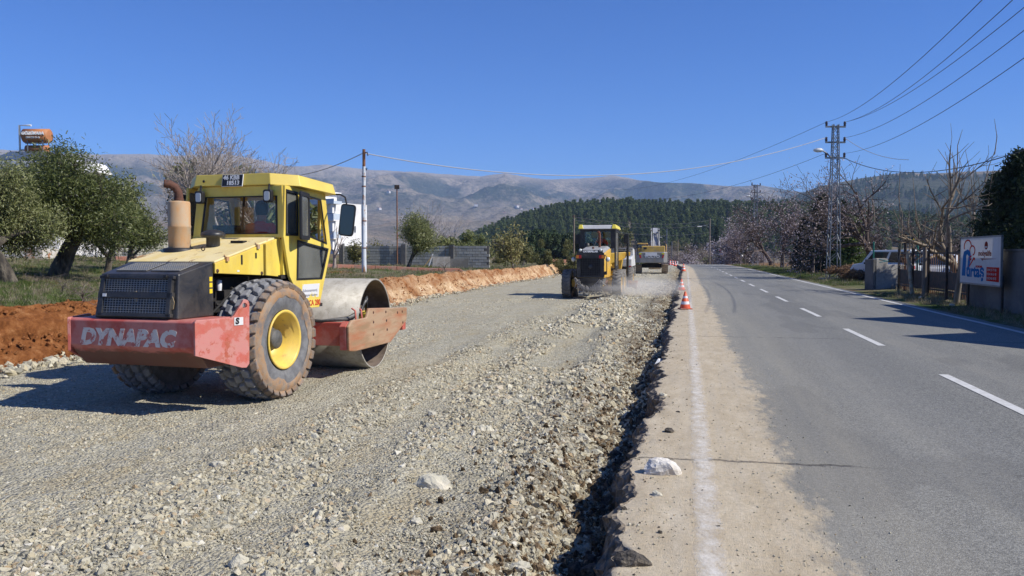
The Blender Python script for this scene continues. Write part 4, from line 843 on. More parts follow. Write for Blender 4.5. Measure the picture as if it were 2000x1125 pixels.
# wheels
def wheel(sx):
    w = MB(); c = 0
    prof = [(.40, -.255), (.50, -.285), (.60, -.29), (.69, -.275), (.735, -.24), (.755, -.15), (.762, 0), (.755, .15), (.735, .24), (.69, .275), (.60, .29), (.50, .285), (.40, .255)]
    w.lathe(prof, 48, 'x')
    wo_ = w.build('wheel', RUBBER, RO, loc=(sx * .84, 0, .80))
    mud = MB().lathe([(.575, .2925 * sx), (.60, .302 * sx), (.66, .294 * sx), (.725, .257 * sx)], 48, 'x')
    mud.v = [(x + sx * .006 * float(vnoise(y * 14, z * 14, 3)), y * k_, z * k_) for x, y, z in mud.v for k_ in [1 - (.10 * max(0, float(vnoise(math.atan2(z, y) * 2.2, 0, 8)) + .15) + .03 * float(vnoise(math.atan2(z, y) * 9, 3, 9)) if math.hypot(y, z) < .58 else 0)]]; mud.build('mud_crust', MUDDY, wo_)
    rim = MB(); rp_ = [(.385, .250), (.40, .275), (.385, .285), (.355, .27), (.345, .20), (.315, .185), (.305, .08), (.275, .05), (.265, -.02), (.17, -.05), (.001, -.05)]
    rim.lathe([(a, sx * h) for a, h in rp_], 36, 'x'); rm_ = rim.build('rim', RIM, wo_)
    hub = MB().lathe([(.165, -.05 * sx), (.16, .06 * sx), (.135, .08 * sx), (.130, .14 * sx), (.118, .16 * sx), (.001, .16 * sx)], 20, 'x').build('hub', HUBM, wo_)
    nb = MB().lathe([(.001, .03 * sx), (.016, .03 * sx), (.018, 0)], 6, 'x', (-.04 * sx, 0, 0)).mesh('wheel_nut'); nb.materials.append(DRUST)
    for k in range(10): a = 6.283 * k / 10; link('wheel_nut', nb, None, wo_, (0, .215 * math.cos(a), .215 * math.sin(a)))
    rows = ((-.245, .722, -27), (-.125, .752, -9), (0.0, .762, 0), (.125, .752, 9), (.245, .722, 27))
    for ri, (u_, r_, tilt) in enumerate(rows):
        t = MB(); hx, hy, h = .053, .066, .052; sh = .018 * (1 if ri % 2 else -1)
        bt = [(-hx, -hy + sh, -.02), (hx, -hy - sh, -.02), (hx, hy - sh, -.02), (-hx, hy + sh, -.02)]; tp = [(a * .84, b__ * .86, h) for a, b__, _ in bt]
        t.hexa(bt + tp); t.xf(Matrix.Translation((u_, 0, r_)) @ Matrix.Rotation(R(tilt), 4, 'Y')); me = t.mesh('tread_block'); me.materials.append(MUDDY if (ri == (4 if sx > 0 else 0)) else TREAD)
        for k in range(29):
            o = link('tread_block', me, None, wo_); o.rotation_euler = (6.28319 * (k + .5 * (ri % 2)) / 29, 0, 0)
            bv = o.modifiers.new('b', 'BEVEL'); bv.width = .012; bv.segments = 2
    return wo_
wheel(1); wheel(-1)
# cab: walls with real openings
cabr = empty('cab', (0, 0, 0)); cabr.parent = RO
side_out = [(.52, 2.90), (.47, 2.18), (.62, 1.62), (1.0, 1.15), (1.42, 1.14), (1.80, 2.03), (1.64, 2.86)]
h1 = [(.545, 2.84), (.525, 2.21), (.84, 2.21), (.84, 2.82)]; h2 = [(1.10, 2.79), (1.14, 2.205), (1.66, 2.10), (1.50, 2.76)]; h3 = [(.83, 2.135), (.80, 1.575), (1.50, 1.57), (1.70, 2.02)]
for sx in (1, -1):
    sw = plate(side_out, [h1, h2, h3], 'x', sx * .775, sx * .815).build('side_wall', YEL, cabr, .005)
    for hh, g_, nm in ((h1, GLASSD, 'quarter_window'), (h3, GLASSD, 'lower_door_window')):  # pale film on the quarter window is a reflection put into its colour
        gw = MB().prism(hh, 'x', sx * .792, sx * .798).build(nm, g_, cabr)
        plate(scale_poly(hh, 1.03), [scale_poly(hh, .93)], 'x', sx * .806, sx * .824).build('rubber_seal', SEAL, gw)
    plate(scale_poly(h2, 1.03), [scale_poly(h2, .95)], 'x', sx * .81, sx * .822).build('rubber_seal', SEAL, cabr)
    # door window swung open against the side
    pw = plate(rrect(0, 0, .54, .68, .04), [rrect(.06, .06, .48, .62, .05)], 'y', -.016, .016)
    Mw = Matrix.Translation((sx * .835, 1.12, 2.145)) @ Matrix.Rotation(math.atan2(-.50, sx * (.16 if sx > 0 else .42)), 4, 'Z')
    wf = pw.xf(Mw).build('open_window_frame', SEAL, cabr, .004)
    MB().box((.27, 0, .34), (.42, .005, .56)).xf(Mw).build('window_pane', GLASSD, wf)
    MB().tube([(.14, -.03, .33), (.14, -.05, .36), (.14, -.05, .46), (.14, -.03, .49)], .008, 6).tube([(.16, -.03, .56), (.26, -.04, .68)], .009, 6).xf(Mw @ Matrix.Translation((0, 0 if sx < 0 else 0, 0))).build('window_handle', DRUST, wf)
rear_out = [(-.70, 2.17), (.80, 2.17), (.775, 2.90), (-.60, 2.90)]; rh = [(-.555, 2.225), (.695, 2.225), (.695, 2.755), (-.47, 2.755)]
plate(rear_out, [rh], 'y', .50, .545).build('rear_wall', YEL, cabr, .006)
rwg = MB().prism(rh, 'y', .535, .541).build('rear_window', GLASS, cabr)
plate(scale_poly(rh, 1.015), [scale_poly(rh, .965)], 'y', .494, .506).build('rubber_seal', SEAL, rwg)
fo = [(-.775, 1.15), (.775, 1.15), (.775, 2.86), (-.775, 2.86)]; fh = [(-.70, 1.6), (.70, 1.6), (.70, 2.78), (-.70, 2.78)]
fw = plate(fo, [fh], 'y', 0, .04); shy = lambda z: 1.42 + (.38 * (z - 1.14) / .89 if z < 2.03 else .38 - .18 * (z - 2.03) / .83)
fw.v = [(x, shy(z) + y - .03, z) for x, y, z in fw.v]; fw.build('front_wall', YEL, cabr)
for zz, a, b__ in ((0, 1.6, 2.03), (1, 2.03, 2.78)): MB().add([(-.70, shy(a) - .02, a), (.70, shy(a) - .02, a), (.70, shy(b__) - .02, b__), (-.70, shy(b__) - .02, b__)], [(0, 1, 2, 3)]).build('front_window', GLASS, cabr)
MB().box((0, 1.2, 1.17), (1.54, .8, .05)).box((0, .75, 1.62), (1.5, .5, .05)).build('cab_floor', DARK, cabr)
MB().box((0, .62, 1.9), (1.5, .14, .5)).build('rear_sill', YEL, cabr)
# doorstep panel stickers
dl = MB().prism([(.93, 1.30), (.95, 1.50), (1.44, 1.50), (1.40, 1.30)], 'x', .8155, .8175).build('worn_label', WORNW, cabr)
LB = M('label_white', (0.66, 0.66, 0.66), (0.80, 0.62, 0.12), scale=5, lo=.55, hi=.57, rough=.7); dl.data.materials.clear(); dl.data.materials.append(LB)
LT = M('label_ink', (0.20, 0.20, 0.24), rough=.8); RT = M('red_ink', (0.55, 0.06, 0.02), rough=.6)
text('lettering', 'Kahramanmaraş', .062, LT, dl, face_matrix((.819, .955, 1.405), (0, 1, 0), (0, 0, 1)))
text('lettering', 'Büyükşehir Belediyesi', .047, LT, dl, face_matrix((.819, .95, 1.335), (0, 1, 0), (0, 0, 1)))
text('lettering', 'CA 280', .115, RT, cabr, face_matrix((.8175, 1.12, 1.215), (0, 1, 0), (0, 0, 1)), 0.0, .003, sx=.92)
# roof
def ring(k, z0, z1): return [(x * k[0] , y_ if False else (1.26 + (y_ - 1.26) * k[1]), z0 + (z1 - z0) * (y_ - .46) / 1.54) for x, y_ in ((-.64, .46), (.62, .46), (.93, .74), (.93, 1.76), (.62, 2.0), (-.64, 2.0), (-.93, 1.76), (-.93, .74))]
rf = MB().loft(ring((1, 1), 2.91, 2.845), ring((.955, .965), 3.075, 2.995)); rf.loft(ring((.955, .965), 3.076, 2.996), ring((.5, .5), 3.10, 3.04)).build('roof', YELROOF, cabr, .008)
PLATEB = M('plate_black', (0.012, 0.012, 0.014), rough=.5)
rfy = Vector((0, .46, 2.98)); ta = math.atan2(.028, .15); pm = face_matrix((.012, .466, 2.98), (1, 0, 0), (0, math.sin(ta), math.cos(ta)))
np_ = MB().box((0, 0, .008), (.34, .175, .012)).xf(pm).build('number_plate', WHITE, cabr); MB().box((0, 0, .015), (.325, .16, .004)).xf(pm).build('plate_field', PLATEB, np_)
text('lettering', '46 KBB', .086, WHITE, np_, pm @ Matrix.Translation((-.152, .038, .018)), 0, .003); text('lettering', '18513', .086, WHITE, np_, pm @ Matrix.Translation((-.095, -.040, .018)), 0, .003)
MB().lathe([(.02, 0), (.02, -.004), (.001, -.004)], 10, 'y', (-.47, .462, 2.98)).build('roof_hole', SEAL, cabr)
for xx in (-.52, .60):
    lm = MB().prism(rrect(xx - .065, 2.66, xx + .065, 2.84, .03), 'y', .40, .47).tube([(xx, .45, 2.83), (xx, .47, 2.92)], .016, 6).build('work_lamp', SEAL, cabr, .01)
    MB().prism(rrect(xx - .042, 2.685, xx + .042, 2.815, .025), 'y', .394, .402).build('lamp_lens', LENS, lm)
for sx in (1, -1):
    mr = MB().tube([(sx * .80, 1.82, 2.86), (sx * .98, 1.80, 2.86), (sx * 1.16, 1.62, 2.80), (sx * 1.22, 1.55, 2.70)], .013, 6).build('mirror_arm', SEAL, cabr)
    mm = MB().prism(rrect(-.115, -.24, .115, .24, .05), 'y', -.02, .02); Mm = Matrix.Translation((sx * 1.24, 1.53, 2.45)) @ Matrix.Rotation(R(10 * sx), 4, 'Z') @ Matrix.Rotation(R(7), 4, 'Y')
    mo = mm.xf(Mm).build('mirror', SEAL, cabr, .008); MB().prism(rrect(-.10, -.22, .10, .22, .045), 'y', -.026, -.021).xf(Mm).build('mirror_glass', MIRG, mo)
# seat, wheel, console
SEATM = M('seat_vinyl', (0.02, 0.02, 0.022), rough=.6)
MB().box((.12, .98, 1.67), (.48, .5, .12)).box((.12, .72, 1.90), (.46, .10, .44), mat=Matrix.Rotation(R(-8), 4, 'X')).build('seat', SEATM, cabr, .03)
MB().tube([(.12, 1.56, 1.5), (.12, 1.46, 2.0)], .03, 8).lathe([(.19, -.012), (.205, 0), (.19, .012), (.175, 0)], 20, 'z', (.12, 1.44, 2.02), closed=True).build('steering_wheel', SEAL, cabr)
MB().box((-.32, .82, 2.05), (.34, .3, .62)).tube([(-.1, .8, 2.1), (-.05, .8, 2.65), (.0, .75, 2.8)], .02, 6).build('console', SEATM, cabr, .04)
drv = seated_operator('person', RO.matrix_basis @ Vector((.12, .98, 1.77)), R(-4.5), 'driver in a red jacket with dark hair inside the road roller cab')
# front frame, drum, hoses
fr = MB().box((0, .52, .68), (2.30, .16, .37)).box((0, 2.76, .72), (2.30, .16, .34)).box((0, .25, .70), (.6, .5, .3)).xf(ARM).build('drum_frame', RED, RO, .012)
pp_ = [(.17, .45), (.15, .83), (.28, .915), (.88, .915), (.98, 1.06), (2.82, .96), (2.80, .72), (1.95, .40), (.40, .42)]
for sx in (1, -1):
    sp_ = MB().prism(pp_, 'x', sx * 1.135, sx * 1.185).xf(ARM).build('drum_side_plate', WORNPL, RO, .015)
    for yy, zz in ((1.15, .98), (1.15, .82), (1.15, .62), (1.72, .95), (1.75, .80), (1.78, .64), (2.30, .90), (2.55, .90), (2.58, .70)):
        MB().lathe([(.001, .008 * sx), (.02, .008 * sx), (.026, 0)], 8, 'x', (sx * 1.185, yy, zz)).xf(ARM).build('bolt', DRUST, sp_)
    MB().prism([(.17, .46), (.15, .83), (.28, .905), (.28, .46)], 'x', sx * 1.02, sx * 1.134).xf(ARM).build('frame_corner', RED, RO, .01)
dr = MB().lathe([(.762, -1.065), (.762, 1.065), (.735, 1.065), (.735, .62), (.30, .60), (.30, .80), (.001, .80)], 72, 'x', (0, 1.54, .765)); dr.lathe([(.735, -1.065), (.735, -.62), (.001, -.62)], 72, 'x', (0, 1.54, .765)); dr.lathe([(.735, -1.065), (.762, -1.065)], 72, 'x', (0, 1.54, .765))
do_ = dr.xf(ARM).build('drum', [DRUM], RO)
ins = MB().lathe([(.733, 1.06), (.733, .622), (.302, .602), (.302, .802), (.001, .802)], 72, 'x', (0, 1.54, .765)).xf(ARM).build('drum_inside', DRUMIN, do_)
MB().box((.90, 1.54, .76), (.34, .5, .42)).xf(ARM).build('drum_motor', YEL, RO, .03)
for k in range(3):
    o_ = .035 * k
    MB().tube([(.2, .46, .885 + o_ * .3), (.6, .44, .885), (.95, .60 + o_, .90 + o_ * .4), (1.05, .90 + o_, .97 + o_), (1.06, 1.08 + o_, 1.14 + o_), (1.05, 1.20, 1.17 + o_), (1.0, 1.30, 1.02), (.97, 1.38, .9)], .021, 8).xf(ARM).build('hose', HOSE if k != 1 else M('hose_grey', (0.22, 0.21, 0.19), rough=.7), RO)
for yy in (.62, .86): MB().tube([(1.10, yy, .90), (1.09, yy, 1.04), (1.03, yy, 1.08)], .016, 6).xf(ARM).build('hose_bracket', RED, RO)
# ================================================================ trees and plants
def skeleton(seed, height, r0, levels=4, kids=(5, 5, 4, 4), ang=(38, 42, 45, 50), lf=(.62, .55, .5, .5), first=.35, up=.25, wob=.16, lean=(0, 0), seg=5, trunk_frac=.42, rmin=.0045):
    g = random.Random(seed); out = []; tips = []
    def rec(p, d, L_, r_, dep):
        pts = [p.copy()]; rad = [r_]; dd = d.copy(); n = max(2, seg - dep) if dep else seg + 1
        for i in range(n):
            dd = (dd + Vector((g.gauss(0, wob), g.gauss(0, wob), g.gauss(0, wob * .7) + (up * .18 if dep else 0)))).normalized()
            p = p + dd * (L_ / n); pts.append(p.copy()); rad.append(max(r_ * (1 - .62 * (i + 1) / n) if dep else r_ * (1 - .42 * (i + 1) / n), rmin))
        out.append((dep, pts, rad))
        if dep >= levels: tips.append((pts[-1], dep)); tips.append((pts[len(pts) // 2], dep)); return
        k = kids[min(dep, len(kids) - 1)]; a0 = g.random() * 6.283
        for j in range(k):
            t = first + (1 - first) * (j + .6 * g.random()) / k if dep else .55 + .45 * (j + g.random() * .8) / k
            t = min(t, 1.0); f_ = t * (len(pts) - 1); i0 = min(int(f_), len(pts) - 2); q = pts[i0].lerp(pts[i0 + 1], f_ - i0); rr = rad[i0] + (rad[i0 + 1] - rad[i0]) * (f_ - i0)
            a = R(ang[min(dep, len(ang) - 1)]) * g.uniform(.6, 1.3); az = a0 + j * 2.4 + g.uniform(-.5, .5); x = dd.orthogonal().normalized(); x.rotate(Matrix.Rotation(az, 3, dd))
            nd = (dd * math.cos(a) + x * math.sin(a)); nd.z += up * .35; nd.normalize()
            rec(q, nd, L_ * lf[min(dep, len(lf) - 1)] * g.uniform(.75, 1.25) * (1.35 if dep == 0 else 1), rr * .72, dep + 1)
        tips.append((pts[-1], dep))
    rec(Vector((0, 0, -.1)), Vector((lean[0], lean[1], 1)).normalized(), height * trunk_frac, r0, 0)
    return out, tips
SIDES = (8, 6, 5, 4, 3, 3)
def tree_meshes(name, sk, leaves=None, leaf_m=None, twig_m=BARK, split=1):
    t = MB(); c = MB()
    for dep, pts, rad in sk[0]: (t if dep <= split else c).tube(pts, rad, SIDES[min(dep, 5)], caps=False)
    tm = t.mesh('trunk'); tm.materials.append(twig_m)
    V = np.array(c.v, np.float32).reshape(-1, 3); F_ = np.array(c.f, np.int32).reshape(-1, 4); mi = np.zeros(len(F_), int)
    if leaves is not None:
        LV, LF = leaves; F_ = np.concatenate([F_, LF + len(V)]); V = np.concatenate([V, LV]); mi = np.concatenate([mi, np.ones(len(LF), int)])
    cm = np_mesh('crown', V, F_, False, mi); cm.materials.append(twig_m)
    if leaf_m: cm.materials.append(leaf_m)
    return tm, cm
def plant(name, meshes, loc, label, cat, group=None, rz=0.0, sc=1.0, parts=('trunk', 'crown')):
    o = empty(name, loc, rz, label, cat, group); o.scale = (sc, sc, sc) if not hasattr(sc, '__len__') else sc
    for nm, me in zip(parts, meshes): link(nm, me, None, o)
    return o
def fit(ms, base, top):        # scale that brings the top of a plant to the sight line at row top
    d = Vector(base).dot(Vector(_f)); h = max(v.co.z for me in ms for v in me.vertices); return (HC - base.z + (497 - top) / FPX * d) / h
def on_tips(sk, n, spread, seed, mind=2, flat=1.0):
    g = np.random.default_rng(seed); P = np.array([list(t[0]) for t in sk[1] if t[1] >= mind]); i = g.integers(0, len(P), n)
    return P[i] + g.normal(size=(n, 3)) * spread * np.array([1, 1, flat])
OLIVE = leaf_mat('olive_leaf', (0.085, 0.105, 0.03), (0.18, 0.20, 0.065), (0.34, 0.345, 0.165), 0.32, .45)
BLOSS = leaf_mat('blossom', (0.22, 0.165, 0.16), (0.38, 0.305, 0.30), (0.60, 0.51, 0.50), 0.3, .8)
BLOSSW = leaf_mat('white_blossom', (0.38, 0.30, 0.31), (0.60, 0.52, 0.52), (0.76, 0.70, 0.69), 0.3, .8)
JUNI = leaf_mat('juniper', (0.010, 0.020, 0.008), (0.024, 0.042, 0.014), (0.055, 0.078, 0.025), 0.15)
FRESH = leaf_mat('fresh_conifer', (0.03, 0.055, 0.012), (0.07, 0.11, 0.022), (0.13, 0.17, 0.04), 0.2)
YSHR = leaf_mat('yellowish_shrub', (0.09, 0.10, 0.03), (0.18, 0.175, 0.06), (0.30, 0.27, 0.11), 0.3)
PALE = M('pale_twig', (0.30, 0.255, 0.22), (0.42, 0.36, 0.31), scale=5, rough=.9, spec=.1)
TWIG = M('brown_twig', (0.085, 0.062, 0.052), (0.16, 0.125, 0.105), scale=5, rough=.95, spec=.1)
OBARK = M('olive_bark', (0.045, 0.038, 0.03), (0.16, 0.135, 0.10), scale=4, rough=1.0, bump=1.0, bscale=8, bdist=.08, stretch=(1, 1, .4))
def zg(v): return Vector((v.x, v.y, float(z_ground(v.x, v.y))))
def at(px, d): q = W(px, 500, d); return zg(q)

# olives by the white house
sk1 = skeleton(11, 5.0, .30, 4, (5, 5, 5, 4), (50, 48, 50, 55), (.66, .58, .5, .45), .3, .12, .2, (-.12, .05), trunk_frac=.40)
C1 = on_tips(sk1, 34000, .21, 3, 2); ol1 = tree_meshes('olive', sk1, leaf_cloud(C1, .095, .024), OLIVE, OBARK)
plant('olive_tree', ol1, at(18, 22), 'large olive tree with a gnarled trunk at the left edge of the field', 'tree', 'olive trees', 1.0, fit(ol1, at(18, 22), 292))
plant('olive_tree', ol1, at(110, 25.5), 'tall olive tree whose crown tops the white house wall', 'tree', 'olive trees', 3.6, fit(ol1, at(98, 25.5), 262))
sk2 = skeleton(23, 3.6, .10, 4, (5, 5, 4, 3), (28, 36, 42, 50), (.7, .6, .55, .5), .3, .3, .15, trunk_frac=.28)
C2 = on_tips(sk2, 12000, .16, 5, 2); ol2 = tree_meshes('olive', sk2, leaf_cloud(C2, .085, .022), OLIVE, OBARK)
plant('olive_tree', ol2, at(206, 29), 'young olive tree with several thin stems in front of the block wall', 'tree', 'olive trees', .4, fit(ol2, at(206, 29), 325))
plant('olive_tree', ol2, at(247, 31), 'small olive tree beside the bare tree left of the road roller', 'tree', 'olive trees', 2.6, fit(ol2, at(247, 31), 375))
plant('olive_tree', ol2, at(795, 50), 'olive tree in front of the grey block wall', 'tree', 'olive trees', 1.7, fit(ol2, at(795, 50), 402))
# bare trees behind the roller
skb = skeleton(31, 9.5, .14, 4, (6, 6, 5, 4), (30, 36, 40, 45), (.66, .58, .5, .45), .25, .40, .1, trunk_frac=.36, rmin=.011); bare1 = tree_meshes('bare', skb, None, None, PALE)
skc = skeleton(37, 6.0, .13, 4, (6, 6, 5, 4), (45, 48, 50, 50), (.66, .6, .55, .5), .25, .1, .2, trunk_frac=.32, rmin=.008); bare2 = tree_meshes('bare', skc, None, None, TWIG)
plant('bare_tree', bare1, at(352, 42), 'tall pale bare tree rising behind the exhaust of the road roller', 'tree', 'bare trees', .2, fit(bare1, at(352, 42), 205))
plant('bare_tree', bare1, at(440, 45), 'pale bare tree rising behind the roof of the road roller', 'tree', 'bare trees', 2.9, fit(bare1, at(440, 45), 243))
plant('bare_tree', bare1, at(505, 47), 'slanting bare tree between the roller cab and the white apartment block', 'tree', 'bare trees', 4.4, fit(bare1, at(505, 47), 262))
plant('bare_tree', bare1, at(400, 50), 'thin bare tree seen through the window of the roller cab', 'tree', 'bare trees', 1.7, fit(bare1, at(400, 50), 262))
plant('bare_tree', bare2, at(465, 52), 'twiggy bare tree behind the roller cab', 'tree', 'bare trees', 2.2, fit(bare2, at(465, 52), 300))
plant('bare_tree', bare2, at(264, 38), 'dark spreading bare tree next to the young olives', 'tree', 'bare trees', 1.2, fit(bare2, at(264, 38), 345))
plant('bare_tree', bare2, at(330, 45), 'twiggy brown bare tree behind the engine hood of the roller', 'tree', 'bare trees', 3.2, fit(bare2, at(330, 45), 318))
skp = skeleton(41, 2.6, .10, 2, (4, 3), (32, 40), (.8, .6), .5, .4, .12, trunk_frac=.42); prun = tree_meshes('pruned', skp, None, None, PALE, 0)
plant('pruned_tree', prun, at(652, 44), 'small pruned tree with pale trunk left of the white pole', 'tree', None, .5, 1.05)
# white-twigged bush and shrubs by the wall
skw = skeleton(47, 5.2, .07, 4, (9, 6, 5, 4), (38, 30, 34, 40), (.95, .6, .55, .5), .1, .3, .12, trunk_frac=.18); whit = tree_meshes('whitebush', skw, None, None, M('grey_white_twig', (0.36, 0.33, 0.32), (0.48, 0.44, 0.43), scale=4, rough=.9), 0)
plant('bare_bush', whit, at(835, 66), 'big whitish bare bush rising behind the block wall', 'bush', 'bare bushes', .3, fit(whit, at(835, 66), 390))
plant('bare_bush', whit, at(868, 70), 'whitish bare bush leaning right behind the block wall', 'bush', 'bare bushes', 1.9, fit(whit, at(868, 70), 415))
sko = skeleton(53, 3.6, .07, 4, (9, 6, 4, 3), (34, 32, 36, 40), (1.0, .6, .5, .5), .1, .3, .12, trunk_frac=.18); Co = on_tips(sko, 1500, .22, 6, 3)
brush = tree_meshes('brush', sko, leaf_cloud(Co, .16, .06), YSHR, M('grey_twig', (0.20, 0.17, 0.145), (0.28, 0.24, 0.21), scale=4, rough=.95), 0)
plant('bare_bush', brush, at(1003, 62), 'open grey bush standing on the bank right of the block wall', 'bush', 'bare bushes', .3, fit(brush, at(1003, 62), 430))
plant('bare_bush', brush, at(690, 56), 'brown bare bush behind the white pole', 'bush', 'bare bushes', 2.0, .85)
plant('bare_bush', brush, at(735, 62), 'brown bare bush left of the olive by the block wall', 'bush', 'bare bushes', 3.0, .8)
plant('bare_bush', brush, at(1022, 70), 'thin grey bush behind the one on the bank', 'bush', 'bare bushes', 4.0, .95)
def blob(seed, n, size, leaf=(.3, .12), flat=.8, lumps=14):
    g = np.random.default_rng(seed); c = g.normal(size=(lumps, 3)) * np.array(size) * .5; c[:, 2] = np.abs(c[:, 2]) + size[2] * .35; i = g.integers(0, lumps, n)
    C = c[i] + rand_dirs(n, g) * (g.random(n) ** .4)[:, None] * np.array(size) * .38; C[:, 2] = np.maximum(C[:, 2], .05); return leaf_cloud(C, leaf[0], leaf[1], g, .2)
def bush_meshes(seed, n, size, mat, leaf=(.26, .1)):
    st_ = MB(); g = random.Random(seed)
    for k in range(5): a = g.random() * 6.28; st_.tube([(0, 0, -.1), (math.cos(a) * size[0] * .2, math.sin(a) * size[0] * .2, size[2] * .5), (math.cos(a) * size[0] * .4, math.sin(a) * size[0] * .4, size[2] * .9)], [.05, .035, .015], 5)
    sm_ = st_.mesh('stems'); sm_.materials.append(TWIG); V, F_ = blob(seed, n, size, leaf); cm = np_mesh('crown', V, F_); cm.materials.append(mat); return sm_, cm
bA = bush_meshes(61, 5000, (1.3, 1.3, 1.5), OLIVE, (.18, .06)); bB = bush_meshes(62, 4200, (1.2, 1.2, 1.5), YSHR, (.17, .045)); bC = bush_meshes(63, 9000, (2.0, 2.0, 2.4), leaf_mat('stone_pine', (0.02, 0.04, 0.016), (0.04, 0.07, 0.026), (0.075, 0.105, 0.04), .1), (.3, .1))
for px_, d, ms, sc, lab in ((888, 68, bA, 447, 'green bush behind the right end of the block wall'), (915, 74, bA, 455, 'second green bush behind the right end of the block wall'), (936, 80, bA, 468, 'low green bush just past the end of the block wall'),
                            (1066, 78, bB, 466, 'yellowish upright shrub on the bank left of the grader'), (1118, 76, bB, 466, 'green shrub close behind the left side of the grader'), (1098, 80, bB, 484, 'low yellowish shrub beside the green one behind the grader'),
                            (1040, 84, bB, 486, 'yellow-brown shrub behind the grey bush on the bank'), (975, 76, bB, 482, 'low brown shrub between the block wall and the grey bush'),
                            (560, 58, bA, 440, 'dark bush behind the cab of the road roller'), (478, 60, bA, 312, 'dense evergreen top behind the roof of the road roller'), (300, 52, bB, 455, 'brown shrub by the wall left of the roller')):
    plant('shrub', ms, at(px_, d), lab, 'shrub', 'shrubs of the field', px_ * .7, fit(ms, at(px_, d), sc), ('stems', 'crown'))
for i, (px_, d, sc) in enumerate(((1048, 150, 1.5), (1066, 165, 1.7), (1082, 158, 1.65), (1100, 160, 1.6), (1116, 170, 1.5), (1020, 190, 1.6), (1133, 180, 1.6))):
    plant('stone_pine', bC, at(px_, d) + Vector((0, 0, .3)), ('leftmost of the five round-crowned pines left of the grader roof', 'second from left of the five round-crowned pines left of the grader', 'middle one of the five round-crowned pines left of the grader', 'fourth from left of the five round-crowned pines left of the grader', 'rightmost of the five round-crowned pines left of the grader roof', 'round-crowned pine farther back above the grey bush on the bank', 'round-crowned pine hidden behind the grader roof')[i], 'tree', 'round pines in the middle distance', i * 1.3, fit(bC, at(px_, d), 447 + (i * 7) % 11), ('stems', 'crown'))

# far belt of shrubs and blossoming trees below the pine wood
ska = skeleton(71, 6.5, .14, 4, (6, 6, 5, 4), (40, 44, 46, 50), (.7, .6, .55, .5), .25, .15, .17, trunk_frac=.3, rmin=.009)
Cb = on_tips(ska, 2900, .13, 8, 3); Cs = on_tips(ska, 900, .13, 9, 3)
alm = tree_meshes('almond', ska, leaf_cloud(Cb, .06, .05), BLOSS, TWIG); almw = tree_meshes('almond', ska, leaf_cloud(Cb, .085, .07), BLOSSW, TWIG); alms = tree_meshes('almond', ska, leaf_cloud(Cs, .055, .045), BLOSS, TWIG)
skl = skeleton(73, 7.5, .22, 4, (6, 6, 6, 4), (42, 44, 46, 50), (.68, .6, .55, .5), .25, .12, .2, (-.18, .1), trunk_frac=.36, rmin=.008); Cl = on_tips(skl, 1800, .13, 10, 3)
alml = tree_meshes('almond', skl, leaf_cloud(Cl, .055, .045), BLOSS, TWIG)
rv = random.Random(17)
mid = []
for i in range(46):
    px_ = rv.uniform(1195, 1490); d = rv.uniform(125, 330)
    if 1335 < px_ < 1420 and d < 175: d += 60
    mid.append((px_, d))
mid.sort(); cnt = {}
def nth(k): cnt[k] = cnt.get(k, 0) + 1; return ORD[cnt[k] - 1]
for i, (px_, d) in enumerate(mid):
    k = rv.random(); p0 = at(px_, d)
    if k < .50: plant('blossom_tree', (alm, almw, alms)[i % 3], p0, 'small blossoming tree in the hazy belt below the pine wood, %s from the left' % nth('a'), 'tree', 'middle distance blossom trees', i, fit(alm, p0, rv.uniform(455, 492)))
    elif k < .8: plant('bare_tree', bare2, p0, 'grey bare tree in the hazy belt below the pine wood, %s from the left' % nth('b'), 'tree', 'middle distance bare trees', i, fit(bare2, p0, rv.uniform(455, 492)))
    else: plant('shrub', (bA, bB)[i % 2], p0, 'green shrub in the hazy belt below the pine wood, %s from the left' % nth('c'), 'shrub', 'middle distance shrubs', i, fit(bA, p0, rv.uniform(482, 497)), ('stems', 'crown'))
# right-hand row along the road
def road_at(px_, xr): # point where a line of sight at px meets the strip at x = xr
    v = ray(px_, 500); t = xr / v[0] if abs(v[0]) > 1e-6 else 50; return zg(Vector((v[0] * t, v[1] * t, 0)))
def conifer_meshes(seed, h, w, n, mat, leaf=(.3, .1), spire=False):
    g = np.random.default_rng(seed); nl = 40; C = []
    for i in range(nl):
        t = (i + .5) / nl; z = h * (.06 + .94 * t); rad = w * ((1 - t) ** .8 + .04) * (.75 + .5 * g.random()) if not spire else w * min(1, (1 - t) * 3.2) ** .7 * (.85 + .3 * g.random())
        k = max(3, int(9 * (1 - t) + 3))
        for j in range(k):
            a = g.random() * 6.283; L_ = rad * (.7 + .45 * g.random()); m_ = max(2, n // (nl * k)); tt = g.random(m_) ** .6
            C.append(np.stack([np.cos(a) * L_ * tt, np.sin(a) * L_ * tt, z - .12 * L_ * tt + 0 * tt], -1) + g.normal(size=(m_, 3)) * np.array([.16, .16, .10]) * (w / 1.6))
    C = np.concatenate(C); V, F_ = leaf_cloud(C, leaf[0], leaf[1], g, .5); cm = np_mesh('crown', V, F_); cm.materials.append(mat)
    tm = MB().tube([(0, 0, -.1), (0, 0, h * .5), (0, 0, h * .95)], [.13, .09, .02], 6).mesh('trunk'); tm.materials.append(BARK); return tm, cm
con1 = conifer_meshes(81, 6.5, 2.0, 12000, JUNI, (.28, .09)); con2 = conifer_meshes(82, 4.6, 1.9, 9000, FRESH, (.26, .06)); cyp = conifer_meshes(83, 8.5, .62, 5000, JUNI, (.3, .1), True); con3 = conifer_meshes(84, 6.2, 2.1, 26000, JUNI, (.17, .05))
